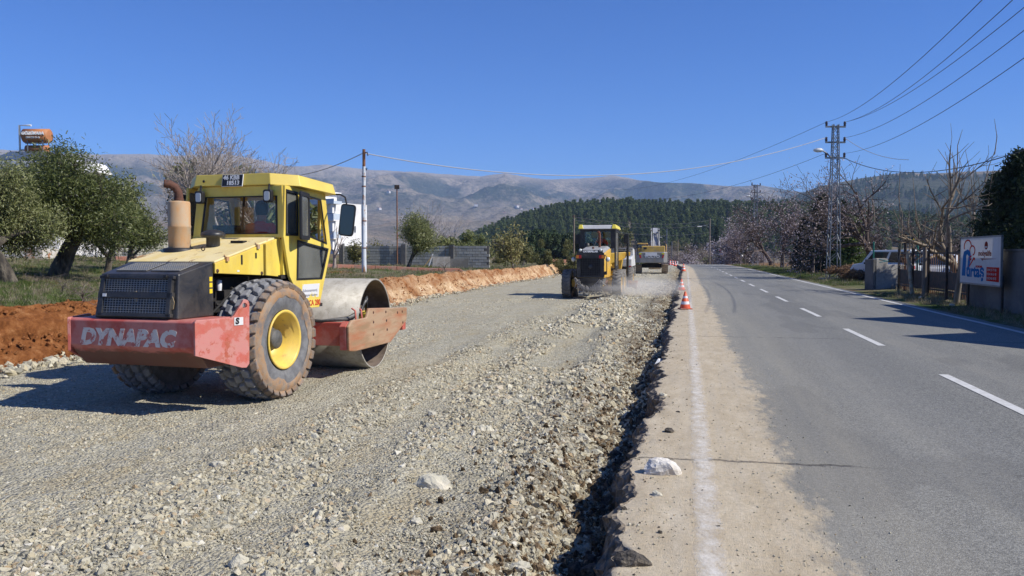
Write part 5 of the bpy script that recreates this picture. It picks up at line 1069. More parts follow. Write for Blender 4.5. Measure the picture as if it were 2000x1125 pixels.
for px_, xr, ms, rz, sc, lab in ((1452, 11.5, almw, .3, 410, 'white blossoming almond tree beside the farther lattice pole'), (1478, 13, alm, 1.4, 400, 'pale pink almond tree behind the farther lattice pole'), (1506, 11.5, alms, 2.0, 354, 'thin blossoming almond tree right of the farther lattice pole'),
                                 (1528, 11.2, alm, 2.9, 340, 'tall pink almond tree with the highest crown left of the near pole'), (1556, 11.0, alm, 3.9, 316, 'dense pink almond tree in the middle of the roadside row'), (1582, 11.5, alms, 5.0, 330, 'dark twigged almond tree just left of the near lattice pole'),
                                 (1640, 13, alms, 5.9, 340, 'almond tree half hidden behind the near lattice pole'), (1722, 13, alml, .6, 290, 'big leaning almond tree with thick trunk behind the grey car'), (1790, 14.5, alml, 2.4, 395, 'low tangled almond tree behind the metal fence'), (1750, 19, alms, 1.0, 400, 'thin blossoming tree far behind the grey car'), (1835, 17, alms, 4.0, 420, 'low blossoming tree behind the metal fence')):
    plant('almond_tree', ms, road_at(px_, xr), lab, 'tree', 'almond trees along the road', rz, fit(ms, road_at(px_, xr), sc))
for px_, xr, ms, rz, sc, lab, nm in ((1606, 11.8, con1, .3, 375, 'dark conifer just left of the near lattice pole', 'conifer'), (1574, 11.6, con1, .9, 420, 'dark low conifer under the pink almond trees', 'conifer'), (1664, 12.6, con2, 2.0, 415, 'bright green conifer right of the near lattice pole', 'conifer'), (1636, 12.5, con1, 4.0, 385, 'dark conifer directly behind the near lattice pole', 'conifer'),
                                     (1399, 11.0, cyp, 0, 440, 'slim cypress at the bend of the road', 'cypress'), (1425, 13.0, con1, 1.0, 465, 'dark conifer right of the slim cypress', 'conifer'), (1440, 15, con1, 2.2, 462, 'dark conifer behind the round sign on the verge', 'conifer'),
                                     (1950, 13.8, con3, .5, 330, 'dark evergreen behind the billboard', 'conifer'), (1992, 12.6, con3, 2.5, 285, 'tallest dark evergreen at the right edge behind the wall', 'conifer'), (2045, 12.4, con3, 4.0, 280, 'dark evergreen mostly outside the right edge', 'conifer')):
    plant(nm, ms, road_at(px_, xr), lab, 'tree', 'evergreens along the road', rz, fit(ms, road_at(px_, xr), sc))
# big pruned fruit tree behind the billboard, with long upright shoots
skf = skeleton(97, 5.2, .17, 3, (4, 5, 5), (44, 40, 46), (.95, .62, .5), .3, .22, .15, (-.35, .1), trunk_frac=.36)
g = random.Random(4)
for dep, pts, rad in list(skf[0]):
    if dep in (1, 2):
        for q in pts[2:]:
            if g.random() < .42:
                L_ = g.uniform(.8, 2.0); b0 = q.copy(); dx = Vector((g.gauss(0, .12), g.gauss(0, .12), 1)); skf[0].append((3, [b0, b0 + dx * L_ * .5, b0 + dx * L_ + Vector((g.gauss(0, .08), g.gauss(0, .08), 0))], [.020, .014, .006]))
FR = M('fruit_tree_bark', (0.17, 0.13, 0.09), (0.30, 0.24, 0.17), scale=6, rough=.9, bump=.4, bscale=20); frt = tree_meshes('fruit', skf, None, None, FR)
plant('fruit_tree', frt, road_at(1893, 12.0), 'large bare fruit tree with long upright shoots behind the billboard', 'tree', None, 1.0, fit(frt, road_at(1893, 12.0), 238))
plant('fruit_tree', frt, road_at(1866, 13.5), 'smaller leaning bare fruit tree behind the metal fence', 'tree', None, 3.3, fit(frt, road_at(1866, 13.5), 300))

# ---- grass: tufts instanced over field and verges
def tuft(seed, mat, n=16, h=.22, sp=.10):
    g = np.random.default_rng(seed); B = g.normal(size=(n, 3)) * sp; B[:, 2] = 0; d = g.normal(size=(n, 3)) * .45; d[:, 2] = 1; d /= np.linalg.norm(d, axis=1)[:, None]
    hh = h * g.uniform(.5, 1.3, n)[:, None]; s_ = np.cross(d, rand_dirs(n, g)); s_ /= np.linalg.norm(s_, axis=1)[:, None]; w = .008
    T = B + d * hh + g.normal(size=(n, 3)) * .03; Mi = B + d * hh * .5
    V = np.stack([B - s_ * w, B + s_ * w, Mi + s_ * w * .8, Mi - s_ * w * .8, T + s_ * w * .1, T - s_ * w * .1], 1).reshape(-1, 3); k = np.arange(n)[:, None] * 6
    F_ = np.concatenate([k + [0, 1, 2, 3], k + [3, 2, 4, 5]]); me = np_mesh('tuft', V, F_); me.materials.append(mat); return bpy.data.objects.new('tuft', me)
GG = leaf_mat('green_grass', (0.05, 0.085, 0.015), (0.10, 0.15, 0.03), (0.18, 0.21, 0.06), .3); GD = leaf_mat('dry_grass', (0.16, 0.13, 0.075), (0.27, 0.225, 0.14), (0.40, 0.34, 0.23), .3)
TUF = [tuft(1, GG), tuft(2, GG, 18, .16), tuft(3, GG, 14, .3), tuft(4, GD), tuft(5, GD, 16, .34, .12), tuft(6, GD, 20, .2)]
n = 30000; d = 14 * (75 / 14) ** rng.random(n); px_ = rng.uniform(-60, 1130, n); u_ = (px_ - 1000) / FPX; x = (_r[0] * u_ + _f[0]) * d; y = (_r[1] * u_ + _f[1]) * d
ok = x < bank_foot(y) - 1.15; x, y = x[ok], y[ok]; n = len(x); q = fbm(x / 4, y / 4, 301, 3) + .25 * vnoise(x * .9, y * .9, 7); ok = rng.random(n) < np.clip(.75 + q, .15, 1); x, y, q = x[ok], y[ok], q[ok]; n = len(x)
dryp = np.clip(.52 - .9 * fbm(x / 6, y / 6, 305, 3) + .4 * sstep(36, 60, y), .08, .95)
idx = np.where(rng.random(n) < dryp, rng.integers(3, 6, n), rng.integers(0, 3, n)); s_ = rng.uniform(.25, .65, n) * (1 + .6 * sstep(30, 60, y))
scatter('field_grass', np.stack([x, y, z_ground(x, y) - .01], -1), s_, np.stack([0 * x, 0 * x, rng.uniform(0, 6.28, n)], -1), idx, TUF, 'short green and dry grass of the field')
n = 9000; y = 14 * (135 / 14) ** rng.random(n); x = 7.75 + np.abs(rng.normal(0, 1.6, n)); gx = ((np.abs(y - 42) > 4.5) | (x > 9.5)) & (rng.random(n) < np.where(y < 38, .3, 1)); x, y = x[gx], y[gx]; n = len(x)
idx = np.where(rng.random(n) < np.clip(.3 + .5 * (y < 45) - .4 * (y > 60), .05, .9), rng.integers(3, 6, n), rng.integers(0, 3, n))
scatter('verge_grass', np.stack([x + bend(y), y, z_ground(x + bend(y), y) - .01], -1), rng.uniform(.3, .8, n), np.stack([0 * x, 0 * x, rng.uniform(0, 6.28, n)], -1), idx, [o.copy() for o in TUF], 'grass on the verge right of the road')
# dry twigs and prunings
skd = skeleton(111, 1.2, .02, 2, (7, 5), (60, 50), (.9, .6), .1, -.1, .3, trunk_frac=.5); heap = tree_meshes('brushwood', skd, None, None, M('dead_twig', (0.10, 0.075, 0.06), (0.20, 0.165, 0.14), scale=5, rough=1), 0)
for i, (px_, d, sc, lab) in enumerate(((166, 17.2, 1.0, 'heap of dead twigs on the bank next to the roller engine cowl'), (60, 21, .7, 'dead twigs lying in the grass by the big olive'), (870, 46, 1.4, 'dry fallen branch on the grass in front of the block wall'), (905, 44, 1.0, 'smaller dry branch near the end of the block wall'), (120, 19, .8, 'tangle of dry twigs in the middle of the near grass'))):
    plant('dead_branch', heap, at(px_, d), lab, 'branch', 'dead branches in the field', i * 1.7, (sc, sc, sc * .55))
DRYB = leaf_mat('dry_brush', (0.10, 0.055, 0.03), (0.20, 0.115, 0.06), (0.30, 0.19, 0.10), .2); dryb = bush_meshes(64, 2600, (1.2, 1.0, .55), DRYB, (.22, .03))
for px_, xr, sc, lab in ((1657, 10.0, 1.1, 'brown dry brushwood right of the near lattice pole'), (1684, 10.3, .95, 'brown dry brushwood against the grey concrete block'), (1580, 10.2, .6, 'small dry brush left of the near lattice pole')): plant('dry_brush', dryb, road_at(px_, xr), lab, 'brush', 'dry brush on the verge', px_, sc, ('stems', 'crown'))
# ================================================================ houses, walls, poles, signs
WALLW = M('white_render', (0.78, 0.77, 0.74), (0.70, 0.68, 0.64), scale=.6, rough=.9, dirt=(0.45, 0.36, 0.22), dscale=.8, dlo=.62, dhi=.8)
STUC = M('cream_render', (0.62, 0.58, 0.48), (0.55, 0.51, 0.42), scale=.8, rough=.9)
BLUEW = M('blue_window', (0.05, 0.16, 0.38), rough=.2); DARKW = M('dark_pane', (0.02, 0.024, 0.03), rough=.1); FRAMEW = M('white_frame', (0.72, 0.72, 0.70), rough=.5)
ROOFG = M('grey_sheet_roof', (0.16, 0.165, 0.16), (0.28, 0.27, 0.25), scale=.9, rough=.6, dirt=(0.30, 0.14, 0.07), dscale=1.5, dlo=.6, dhi=.75)
CONC = M('rough_concrete', (0.36, 0.345, 0.315), (0.27, 0.255, 0.23), scale=1.5, rough=.95, dirt=(0.16, 0.145, 0.12), dscale=2.5, dlo=.55, dhi=.75, bump=.5, bscale=9, bdist=.03)
CONCD = M('dark_concrete', (0.15, 0.145, 0.135), (0.10, 0.097, 0.09), scale=1.0, rough=.95, bump=.4, bscale=9, bdist=.03)
BRICKR = M('red_brick', (0.36, 0.13, 0.07), (0.30, 0.10, 0.06), scale=3, rough=.9)
TANK = M('rusty_orange_tank', (0.46, 0.19, 0.07), (0.36, 0.13, 0.05), scale=2.5, rough=.6, dirt=(0.20, 0.08, 0.04), dscale=3, dlo=.6, dhi=.75)
GALV = M('galvanised_steel', (0.19, 0.21, 0.235), (0.14, 0.155, 0.17), scale=4, rough=.5, metal=.5)
PIPEW = M('peeling_white_pole', (0.66, 0.69, 0.70), (0.56, 0.60, 0.62), scale=3, rough=.6, dirt=(0.36, 0.17, 0.07), dscale=3.2, dlo=.53, dhi=.60, stretch=(1, 1, .3))
RUSTP = M('rusty_iron', (0.16, 0.07, 0.04), (0.26, 0.12, 0.06), scale=6, rough=.85)
TIMB = M('old_timber', (0.16, 0.125, 0.095), (0.24, 0.20, 0.16), scale=4, rough=.95, stretch=(1, 1, .15)); PORC = M('insulator', (0.05, 0.03, 0.025), rough=.25)
IRON = M('dark_iron', (0.022, 0.02, 0.018), (0.07, 0.04, 0.025), scale=5, rough=.7)
def window(parent, c, w, h, axis='y', side=-1, pane=DARKW, frame=FRAMEW, t=.05, name='window'):
    """frame with a recessed pane on a wall whose outward normal is side*axis"""
    x, y, z = c; o_ = rrect(-w / 2, -h / 2, w / 2, h / 2, .01, 1); i_ = [(-w / 2 + .07, -h / 2 + .07), (w / 2 - .07, -h / 2 + .07), (w / 2 - .07, h / 2 - .07), (-w / 2 + .07, h / 2 - .07)]
    f_ = plate([(q[0] + (x if axis == 'y' else y), q[1] + z) for q in [(-w / 2, -h / 2), (w / 2, -h / 2), (w / 2, h / 2), (-w / 2, h / 2)]], [[(q[0] + (x if axis == 'y' else y), q[1] + z) for q in i_]], axis, (y if axis == 'y' else x) + side * .004, (y if axis == 'y' else x) + side * t)
    b__ = (x if axis == 'y' else y)
    f_.box((x, y + side * t * .7, z) if axis == 'y' else (x + side * t * .7, y, z), (.06, .03, h - .1) if axis == 'y' else (.03, .06, h - .1))
    fo_ = f_.build(name, frame, parent)
    MB().box((x, y + side * .012, z) if axis == 'y' else (x + side * .012, y, z), (w - .1, .01, h - .1) if axis == 'y' else (.01, w - .1, h - .1)).build('pane', pane, fo_)
    return fo_
# ---- white house at the left edge
hb = at(8, 40); hb.z = 1.75; house = empty('white_house', hb, YAW + R(4), 'low white house with blue window and grey roof behind the olives', 'house')
plate([(-6.5, 0), (2.6, 0), (2.6, 3.9), (-6.5, 3.9)], [[(-2.4, 0.05), (-1.2, 0.05), (-1.2, 2.1), (-2.4, 2.1)], [(.4, 1.5), (1.6, 1.5), (1.6, 2.9), (.4, 2.9)]], 'y', 0, .25).box((-2, 3.4, 1.95), (9, 6.2, 3.9)).build('wall', WALLW, house)
window(house, (1.0, .20, 2.2), 1.16, 1.36, 'y', -1, BLUEW); window(house, (-4.4, 0, 2.2), 1.1, 1.3, 'y', -1, BLUEW)
dr_ = MB().box((-1.8, .16, 1.07), (1.16, .05, 2.0)).build('door', M('door_brown', (0.12, 0.055, 0.035), rough=.6), house, .01)
MB().lathe([(.03, 0), (.03, -.05)], 8, 'y', (-1.35, .13, 1.05)).build('handle', GALV, dr_)
rfh = MB().add([(-7.2, -.7, 3.9), (2.9, -.7, 3.9), (2.9, 3.2, 4.7), (-7.2, 3.2, 4.7), (-7.2, -.7, 3.98), (2.9, -.7, 3.98), (2.9, 3.2, 4.78), (-7.2, 3.2, 4.78), (2.9, 7.0, 3.9), (-7.2, 7.0, 3.9)], [(0, 1, 2, 3), (4, 7, 6, 5), (0, 4, 5, 1), (1, 5, 6, 2), (0, 3, 7, 4), (6, 7, 9, 8), (2, 6, 8), (3, 9, 7)]).build('roof', ROOFG, house)
MB().box((-2, -.55, 3.86), (10.2, .1, .12)).build('gutter', FRAMEW, rfh)
MB().hexa([(1.2, 2.2, 4.4), (3.6, 2.2, 4.4), (3.6, 4.2, 4.4), (1.2, 4.2, 4.4), (1.35, 2.4, 5.15), (3.3, 2.4, 4.95), (3.3, 4.0, 4.95), (1.35, 4.0, 5.15)]).build('white_cover', WALLW, rfh, .08)
MB().box((-1.6, -1.4, .18), (9.4, 2.6, .5)).build('terrace', M('terrace_white', (0.60, 0.58, 0.53), (0.48, 0.42, 0.33), scale=1.2, rough=.9, dirt=(0.36, 0.17, 0.08), dscale=.9, dlo=.6, dhi=.62), house)
for xx in (-3.2, .2): MB().box((xx, -2.4, 1.9), (.5, .5, 3.4)).build('pillar', WALLW, house)
# solar water heater on the roof
sb = W(73, 290, 42); sol = empty('water_heater', (sb.x, sb.y, hb.z + 4.75), YAW, 'orange rooftop water tank on a white pipe frame above the white house', 'water heater')
for zz, r_, L_, nm in ((1.45, .36, 1.25, 'tank'), (.78, .20, 1.1, 'lower_tank')):
    tk = MB().lathe([(.001, -L_ / 2 - .05), (r_ * .7, -L_ / 2 - .03), (r_, -L_ / 2), (r_, L_ / 2), (r_ * .7, L_ / 2 + .03), (.001, L_ / 2 + .05)], 20, 'x', (0, 0, zz)).build(nm, TANK, sol)
    if zz > 1:
        text('lettering', 'GÖZÜKARA', .205, WHITE, tk, face_matrix((-.02, -r_ * .985, zz + .08), (1, 0, 0), (0, .25, 1)), 0, .012, align='CENTER', extrude=.015); text('lettering', '0344 235 19 46', .11, WHITE, tk, face_matrix((-.02, -r_ * .985, zz - .13), (1, 0, 0), (0, -.3, 1)), 0, .006, align='CENTER', extrude=.015)
fr_ = MB().tube([(-.95, .1, .2), (-.95, .1, 2.0), (-.35, .1, 2.0)], .05, 8).tube([(-.95, .1, .75), (-.5, .1, .75)], .05, 8)
fr_.build('white_pipe', WHITE, sol)
fs_ = MB()
for xx in (-.35, .42): fs_.tube([(xx, -.25, 0), (xx, -.25, 1.2)], .03, 6).tube([(xx, .3, 0), (xx, .3, 1.2)], .03, 6)
fs_.tube([(-.45, -.25, 1.05), (.5, -.25, 1.05)], .03, 6).build('stand', GALV, sol)
MB().hexa([(-1.4, -1.6, .0), (1.6, -1.6, .0), (1.4, -.3, .55), (-1.2, -.3, .55), (-1.4, -1.6, .08), (1.6, -1.6, .08), (1.4, -.3, .63), (-1.2, -.3, .63)]).build('solar_panel', M('solar_glass', (0.08, 0.10, 0.12), rough=.15), sol)
# ---- white apartment block
ab = at(655, 145); ab.z = .3; apt = empty('apartment_block', ab, YAW - R(28), 'white apartment block with balconies behind the cab of the roller', 'building')
MB().box((-4.0, 4.5, 5.2), (8.0, 9, 11.2)).build('wall', WALLW, apt)
MB().box((-6.0, 3.6, 11.6), (3.4, 4.0, 2.4)).build('stair_tower', WALLW, apt); MB().box((-5.8, 3.6, 12.9), (4.4, 5.0, .2)).build('tower_roof', WALLW, apt)
window(apt, (-6.6, 1.6, 11.7), 1.0, .9, 'y', -1, M('sky_pane', (0.10, 0.16, 0.22), rough=.1))
BALC = M('pale_blue_balcony', (0.52, 0.58, 0.64), (0.46, 0.52, 0.58), scale=1, rough=.7); REC = M('shaded_cream', (0.50, 0.47, 0.40), rough=.9)
for fl in range(3):
    z0 = 1.2 + fl * 3.2
    MB().box((-3.6, -.75, z0), (9.4, 1.9, .22)).build('balcony_slab', WALLW, apt)
    MB().box((-3.6, -1.65, z0 + .62), (9.4, .12, 1.05)).box((1.04, -.7, z0 + .62), (.12, 1.9, 1.05)).build('balcony_front', BALC, apt)
    MB().box((-3.6, -1.66, z0 + 1.18), (9.5, .18, .06)).build('balcony_rail', GALV, apt)
    for xx in (-6.6, -4.6, -2.2, -.6): window(apt, (xx, 0, z0 + 1.7), 1.1, 1.5 if fl < 2 else 1.4, 'y', -1, (BLUEW if (fl == 0 and xx == -2.2) else DARKW), (RUSTP if xx == -4.6 else FRAMEW))
    for yy in (2.2, 5.4): window(apt, (0, yy, z0 + 1.8), .7, 1.3, 'x', 1, DARKW)
    MB().box((.4, -1.2, z0 + 1.6), (.5, .5, 3.0)).build('column', WALLW, apt)
MB().box((-3.6, -.75, 10.7), (9.8, 2.2, .5)).box((-3.6, -1.75, 11.1), (9.8, .12, .5)).build('roof_parapet', BALC, apt)
# ---- grey block wall, every block a part
BLOCK = M('concrete_block', (0.46, 0.45, 0.385), (0.38, 0.37, 0.315), scale=2.5, rough=.95, bump=.5, bscale=14, bdist=.02, rand=.16)
wa, wb = W(665, 500, 61), W(962, 500, 59); Lw = (Vector((wb.x, wb.y, 0)) - Vector((wa.x, wa.y, 0))).length; ang = math.atan2(wb.y - wa.y, wb.x - wa.x)
bw = empty('block_wall', (wa.x, wa.y, .95), ang, 'grey concrete block wall with shadows of branches on it', 'wall')
MORT = M('mortar', (0.13, 0.125, 0.11), rough=1)
nb = int(Lw / .42); blk = MB().box((0, 0, 0), (.392, .20, .176)).mesh('block'); blk.materials.append(BLOCK); half = MB().box((0, 0, 0), (.20, .20, .188)).mesh('block'); half.materials.append(BLOCK); rv = random.Random(3)
core_top = 8 * .2
MB().box((nb * .21, .02, core_top / 2 - .3), (nb * .42 - .1, .15, core_top + .58)).build('mortar_core', MORT, bw)
for r_ in range(8):
    for c_ in range(nb):
        x = (c_ + .5 + (.5 if r_ % 2 else 0)) * .42
        if r_ % 2 and c_ == nb - 1: continue
        if (r_ > 5 and c_ > nb - 2): continue
        o = link('block', blk, None, bw, (x, rv.uniform(-.008, .008), .1 + r_ * .2), (0, rv.uniform(-.008, .008), rv.uniform(-.01, .01)))
for xx in (.15, 4.95, 8.55): MB().box((xx, -.13, .85), (.34, .28, 1.75 if xx < 8 else 1.65)).build('pier', CONCD, bw)
# continuation of the wall behind the olives and the roller, with its red kerb
ca, cb = W(150, 500, 46), W(560, 500, 57); an = math.atan2(cb.y - ca.y, cb.x - ca.x); Lc = math.hypot(cb.x - ca.x, cb.y - ca.y)
bw2 = empty('block_wall', (ca.x, ca.y, 1.5), an, 'low pale block wall behind the olives left of the roller', 'wall')
MB().box((Lc / 2, .02, .45), (Lc, .15, 1.6)).build('mortar_core', MORT, bw2)
for r_ in range(6):
    for c_ in range(int(Lc / .42)): 
        if c_ * .42 < 7.5: link('block', blk, None, bw2, ((c_ + .5 + (.5 if r_ % 2 else 0)) * .42, rv.uniform(-.01, .01), .1 + r_ * .2))
MB().box((Lc / 2 + 3.7, 0, .7), (Lc - 7.5, .2, 1.2)).build('plain_stretch', BLOCK, bw2)
KERB = M('red_kerb', (0.36, 0.15, 0.10), (0.30, 0.20, 0.16), scale=2, rough=.9)
k0, k1, k2 = at(225, 40), at(690, 47), at(1000, 50)
for a_, b_, lab in ((k0, k1, 'red painted kerb running behind the road roller'), (k1, at(935, 49), 'red painted kerb in front of the grey block wall')):
    q = Vector(b_) - Vector(a_); mb_ = MB(); n = max(2, int(q.length / 3))
    kb = empty('kerb', a_, 0, lab, 'kerb')
    for i in range(n * 3):
        p0 = a_.lerp(b_, i / (n * 3)); p1 = a_.lerp(b_, (i + .985) / (n * 3)); z0, z1 = zg(p0).z, zg(p1).z; nn = Vector((-q.y, q.x, 0)).normalized() * .15
        MB().hexa([p0 - nn - a_ + Vector((0, 0, z0 - p0.z - .1)), p1 - nn - a_ + Vector((0, 0, z1 - p1.z - .1)), p1 + nn - a_ + Vector((0, 0, z1 - p1.z - .1)), p0 + nn - a_ + Vector((0, 0, z0 - p0.z - .1)), p0 - nn - a_ + Vector((0, 0, z0 - p0.z + .22)), p1 - nn - a_ + Vector((0, 0, z1 - p1.z + .22)), p1 + nn - a_ + Vector((0, 0, z1 - p1.z + .22)), p0 + nn - a_ + Vector((0, 0, z0 - p0.z + .22))]).build('kerb_stone', KERB, kb, .02)
# scrap leaning at the wall
sc0 = at(862, 56); scr = empty('scrap_panels', sc0, YAW, 'scrap boards leaning against the block wall', 'scrap')
MB().box((0, 0, .42), (1.2, .06, .85), mat=Matrix.Rotation(R(-14), 4, 'X')).build('board', M('grey_board', (0.24, 0.22, 0.19), (0.32, 0.30, 0.27), scale=3, rough=.9), scr)
MB().box((1.1, .05, .36), (1.5, .06, .7), mat=Matrix.Rotation(R(-10), 4, 'X')).build('dark_board', CONCD, scr)
MB().box((-.75, 0, .5), (.07, .05, 1.1), mat=Matrix.Rotation(R(18), 4, 'Y')).build('white_slat', WHITE, scr); MB().box((-.95, 0, .45), (.06, .05, 1.1), mat=Matrix.Rotation(R(38), 4, 'Y')).build('timber_slat', M('yellow_timber', (0.45, 0.30, 0.12), rough=.8), scr)
MB().tube([(.25, .3, .9), (.25, .3, 1.45), (1.0, .3, 1.45), (1.0, .3, .9)], .025, 6).build('iron_frame', IRON, scr)

# ---- poles and wires
def pole_top(o, z): return Vector((o.location.x, o.location.y, o.location.z + z))
wp = at(711, 40); wpo = empty('utility_pole', wp, 0, 'white peeling steel pole with rusty top beside the roller drum', 'pole')
hp_ = HC - wp.z + (497 - 293) / FPX * 40
MB().tube([(0, 0, -.2), (0, 0, hp_ * .55)], .115, 14).tube([(0.01, 0, hp_ * .55), (.03, 0, hp_ * .86)], .085, 12).build('shaft', PIPEW, wpo)
MB().tube([(.03, 0, hp_ * .86), (.035, 0, hp_)], .075, 12).build('rusty_top', RUSTP, wpo)
MB().tube([(.04, -.02, hp_ * .97), (.22, -.05, hp_ * .975), (.26, -.05, hp_ * .945)], .028, 6).tube([(.04, 0, hp_ * .87), (.17, 0, hp_ * .83), (.19, 0, hp_ * .85)], .02, 6).build('hook', IRON, wpo)
for zz in (.2, .42, .7, .78): MB().lathe([(.10, -.03), (.125 if zz < .55 else .10, -.02), (.125 if zz < .55 else .10, .02), (.1, .03)], 12, 'z', (.015, 0, hp_ * zz)).build('clamp', RUSTP, wpo)
def wood_pole(px_, d, top, lab, arm=False, r_=.11, mat=TIMB):
    b0 = at(px_, d); h = HC - b0.z + (497 - top) / FPX * d; o = empty('utility_pole', b0, YAW, lab, 'pole')
    MB().tube([(0, 0, -.3), (0, 0, h)], [r_, r_ * .75], 8).build('shaft', mat, o)
    if arm: MB().tube([(0, 0, h * .82), (-.8, 0, h * .86), (-1.6, 0, h * .845)], .05, 6).build('lamp_arm', GALV, o); MB().box((-1.9, 0, h * .84), (.8, .3, .16)).build('lamp_head', WHITE, o, .05)
    else: MB().box((0, 0, h - .15), (.35, .12, .3)).build('cap', IRON, o)
    return o, h
p2, h2 = wood_pole(776, 60, 362, 'thin rusty pole behind the olive at the block wall', False, .055, RUSTP)
p3, h3 = wood_pole(1121, 95, 420, 'slim timber pole left of the grader roof', False, .10)
p4, h4 = wood_pole(1386, 150, 427, 'dark timber street lamp pole at the road bend', True, .14)
p5, h5 = wood_pole(1312, 190, 472, 'pale pole right of the excavator', False, .14, GALV); p6, h6 = wood_pole(1324, 165, 468, 'yellowish timber pole right of the excavator', False, .12)
p7, h7 = wood_pole(1302, 260, 447, 'white lamp pole on the far hillside above the excavator', True, .2, GALV)
def lattice(px_, xr, top, lab, lamp=True):
    b0 = road_at(px_, xr); d = b0.dot(Vector(_f)); h = HC - b0.z + (497 - top) / FPX * d; o = empty('lattice_pole', b0, YAW + R(2), lab, 'pole', 'lattice power poles')
    wb_, wt = .37, .165; fr_ = MB()
    for sx in (-1, 1):
        for sy in (-1, 1): MB().tube([(sx * wb_, sy * wb_ * .7, 0), (sx * wt, sy * wt * .7, h)], .038, 4).build('leg', GALV, o)
    n = 17
    for i in range(n):
        t0, t1 = i / n, (i + 1) / n; a = 1 if i % 2 else -1; w0 = wb_ + (wt - wb_) * t0; w1 = wb_ + (wt - wb_) * t1
        for sy in (-1, 1):
            fr_.tube([(a * w0, sy * w0 * .7, h * t0), (-a * w1, sy * w1 * .7, h * t1)], .02, 4, sm=False)
            if i > 8: fr_.tube([(-a * w0, sy * w0 * .7, h * t0), (a * w1, sy * w1 * .7, h * t1)], .016, 4, sm=False)
        for sx in (-1, 1): fr_.tube([(sx * w0, a * w0 * .7, h * t0), (sx * w1, -a * w1 * .7, h * t1)], .016, 4, sm=False)
    fr_.build('bracing', GALV, o)
    MB().box((0, 0, -.02), (1.5, 1.1, .22)).build('footing', CONC, o)
    for k, zz in enumerate((h - .15, h - 1.15, h - 2.15)):
        ca_ = MB().box((0, 0, zz), (1.3, .10, .10)).build('cross_arm', GALV, o)
        for xx in (-.6, .6): MB().lathe([(.05, 0), (.09, .05), (.06, .1), (.1, .15), (.06, .2), (.09, .25), (.02, .3)], 10, 'z', (xx, 0, zz + .05)).build('insulator', PORC, ca_)
    if lamp:
        MB().tube([(-.2, 0, h - 2.2), (-.55, 0, h - 1.85), (-.8, 0, h - 1.72)], .045, 6).build('lamp_arm', GALV, o)
        MB().lathe([(.001, -.34), (.08, -.30), (.14, -.1), (.13, .16), (.06, .3), (.001, .32)], 12, 'x', (-1.1, 0, h - 1.66)).build('lamp_head', M('lamp_grey', (0.55, 0.56, 0.55), rough=.4), o)
    return o, h
L1, H1 = lattice(1628, 9.35, 245, 'near steel lattice pole with street lamp on the right verge'); L2, H2 = lattice(1475, 9.6, 361, 'farther steel lattice pole beside the white almond')
WIREM = M('wire', (0.05, 0.05, 0.055), rough=.6); WIREW = M('pale_cable', (0.42, 0.40, 0.38), rough=.7)
def wire(a, b_, sag, lab, r_=.012, mat=WIREM, n=26): tag(MB().tube(arc(a, b_, sag, n), r_, 4, caps=False).build('overhead_wire', mat), lab, 'wire', 'overhead wires')
def arm_pt(o, h, x, k): m_ = Matrix.Rotation(o.rotation_euler.z, 4, 'Z'); return o.location + m_ @ Vector((x * .6, 0, h - (.15, 1.15, 2.15)[k] + .3))
wtop = pole_top(wpo, hp_ * .97)
wire(wtop, arm_pt(L1, H1, -1, 1) , 1.7, 'pale cable sagging from the white pole to the near lattice pole', .026, WIREW)
wire(wtop, W(520, 345, 52), .4, 'pale cable running left from the white pole behind the roller', .02, WIREW)
wire(arm_pt(L1, H1, -1, 0), arm_pt(L2, H2, -1, 0) + Vector((-26, 25, 2)), 2.0, 'topmost wire running left from the near lattice pole')
wire(arm_pt(L1, H1, -1, 2), W(1130, 368, 110), 2.2, 'lowest wire running left from the near lattice pole')
for k, (x_, lv, (ex, ey)) in enumerate(((-1, 0, (1922, -4)), (1, 0, (1982, -4)), (1, 0, (2030, -10)), (1, 1, (2030, 36)), (1, 2, (2030, 92)))):
    wire(arm_pt(L1, H1, x_, lv), W(ex, ey, 21), .55, ('leftmost', 'second', 'third', 'fourth', 'lowest')[k] + ' of the wires fanning up to the right from the near pole', .011)
wire(arm_pt(L1, H1, 1, 2) - Vector((0, 0, .3)), W(2010, 290, 30), .9, 'black cable sagging right from the near pole past the fruit tree', .022)
wire(arm_pt(L1, H1, 1, 1), W(1775, 312, 45), .35, 'thin pale cable dropping right from the near pole', .016, WIREW)
for k, (y0, y1) in enumerate(((430, 428), (436, 434), (447, 446))): wire(W(1121, y0 - 6, 95), W(1386, y1 + (2, 4, 8)[k], 150), .8, ('upper', 'middle', 'lower')[k] + ' wire strung in front of the pine wood', .03)

# ---- signs and cones
RETW = M('sign_white', (0.72, 0.72, 0.72), rough=.5); SRED = M('sign_red', (0.55, 0.03, 0.03), rough=.5); SBLU = M('sign_blue', (0.02, 0.10, 0.45), rough=.5)
sg = road_at(1407, 8.4); ds = sg.dot(Vector(_f)); k_ = ds / FPX
sgo = empty('road_sign', sg, YAW, 'white sign with red chevron above a blue round sign at the bend', 'sign')
zc = HC - sg.z + (497 - 489) * k_
MB().tube([(0, 0, -.2), (0, 0, zc + 4 * k_)], .05, 8).build('post', GALV, sgo)
MB().box((0, -.07, zc), (8.4 * k_, .03, 8.4 * k_)).build('chevron_panel', RETW, sgo)
c_ = k_; MB().prism([(-2.6 * c_, zc), (1.0 * c_, zc + 3.8 * c_), (3.2 * c_, zc + 3.8 * c_), (-.2 * c_, zc), (3.2 * c_, zc - 3.8 * c_), (1.0 * c_, zc - 3.8 * c_)], 'y', -.095, -.087).build('chevron', SRED, sgo)
MB().lathe([(.001, 0), (4.1 * k_, 0), (4.1 * k_, -.03), (.001, -.03)], 24, 'y', (0, -.06, zc - 8.4 * k_)).build('round_panel', SBLU, sgo)
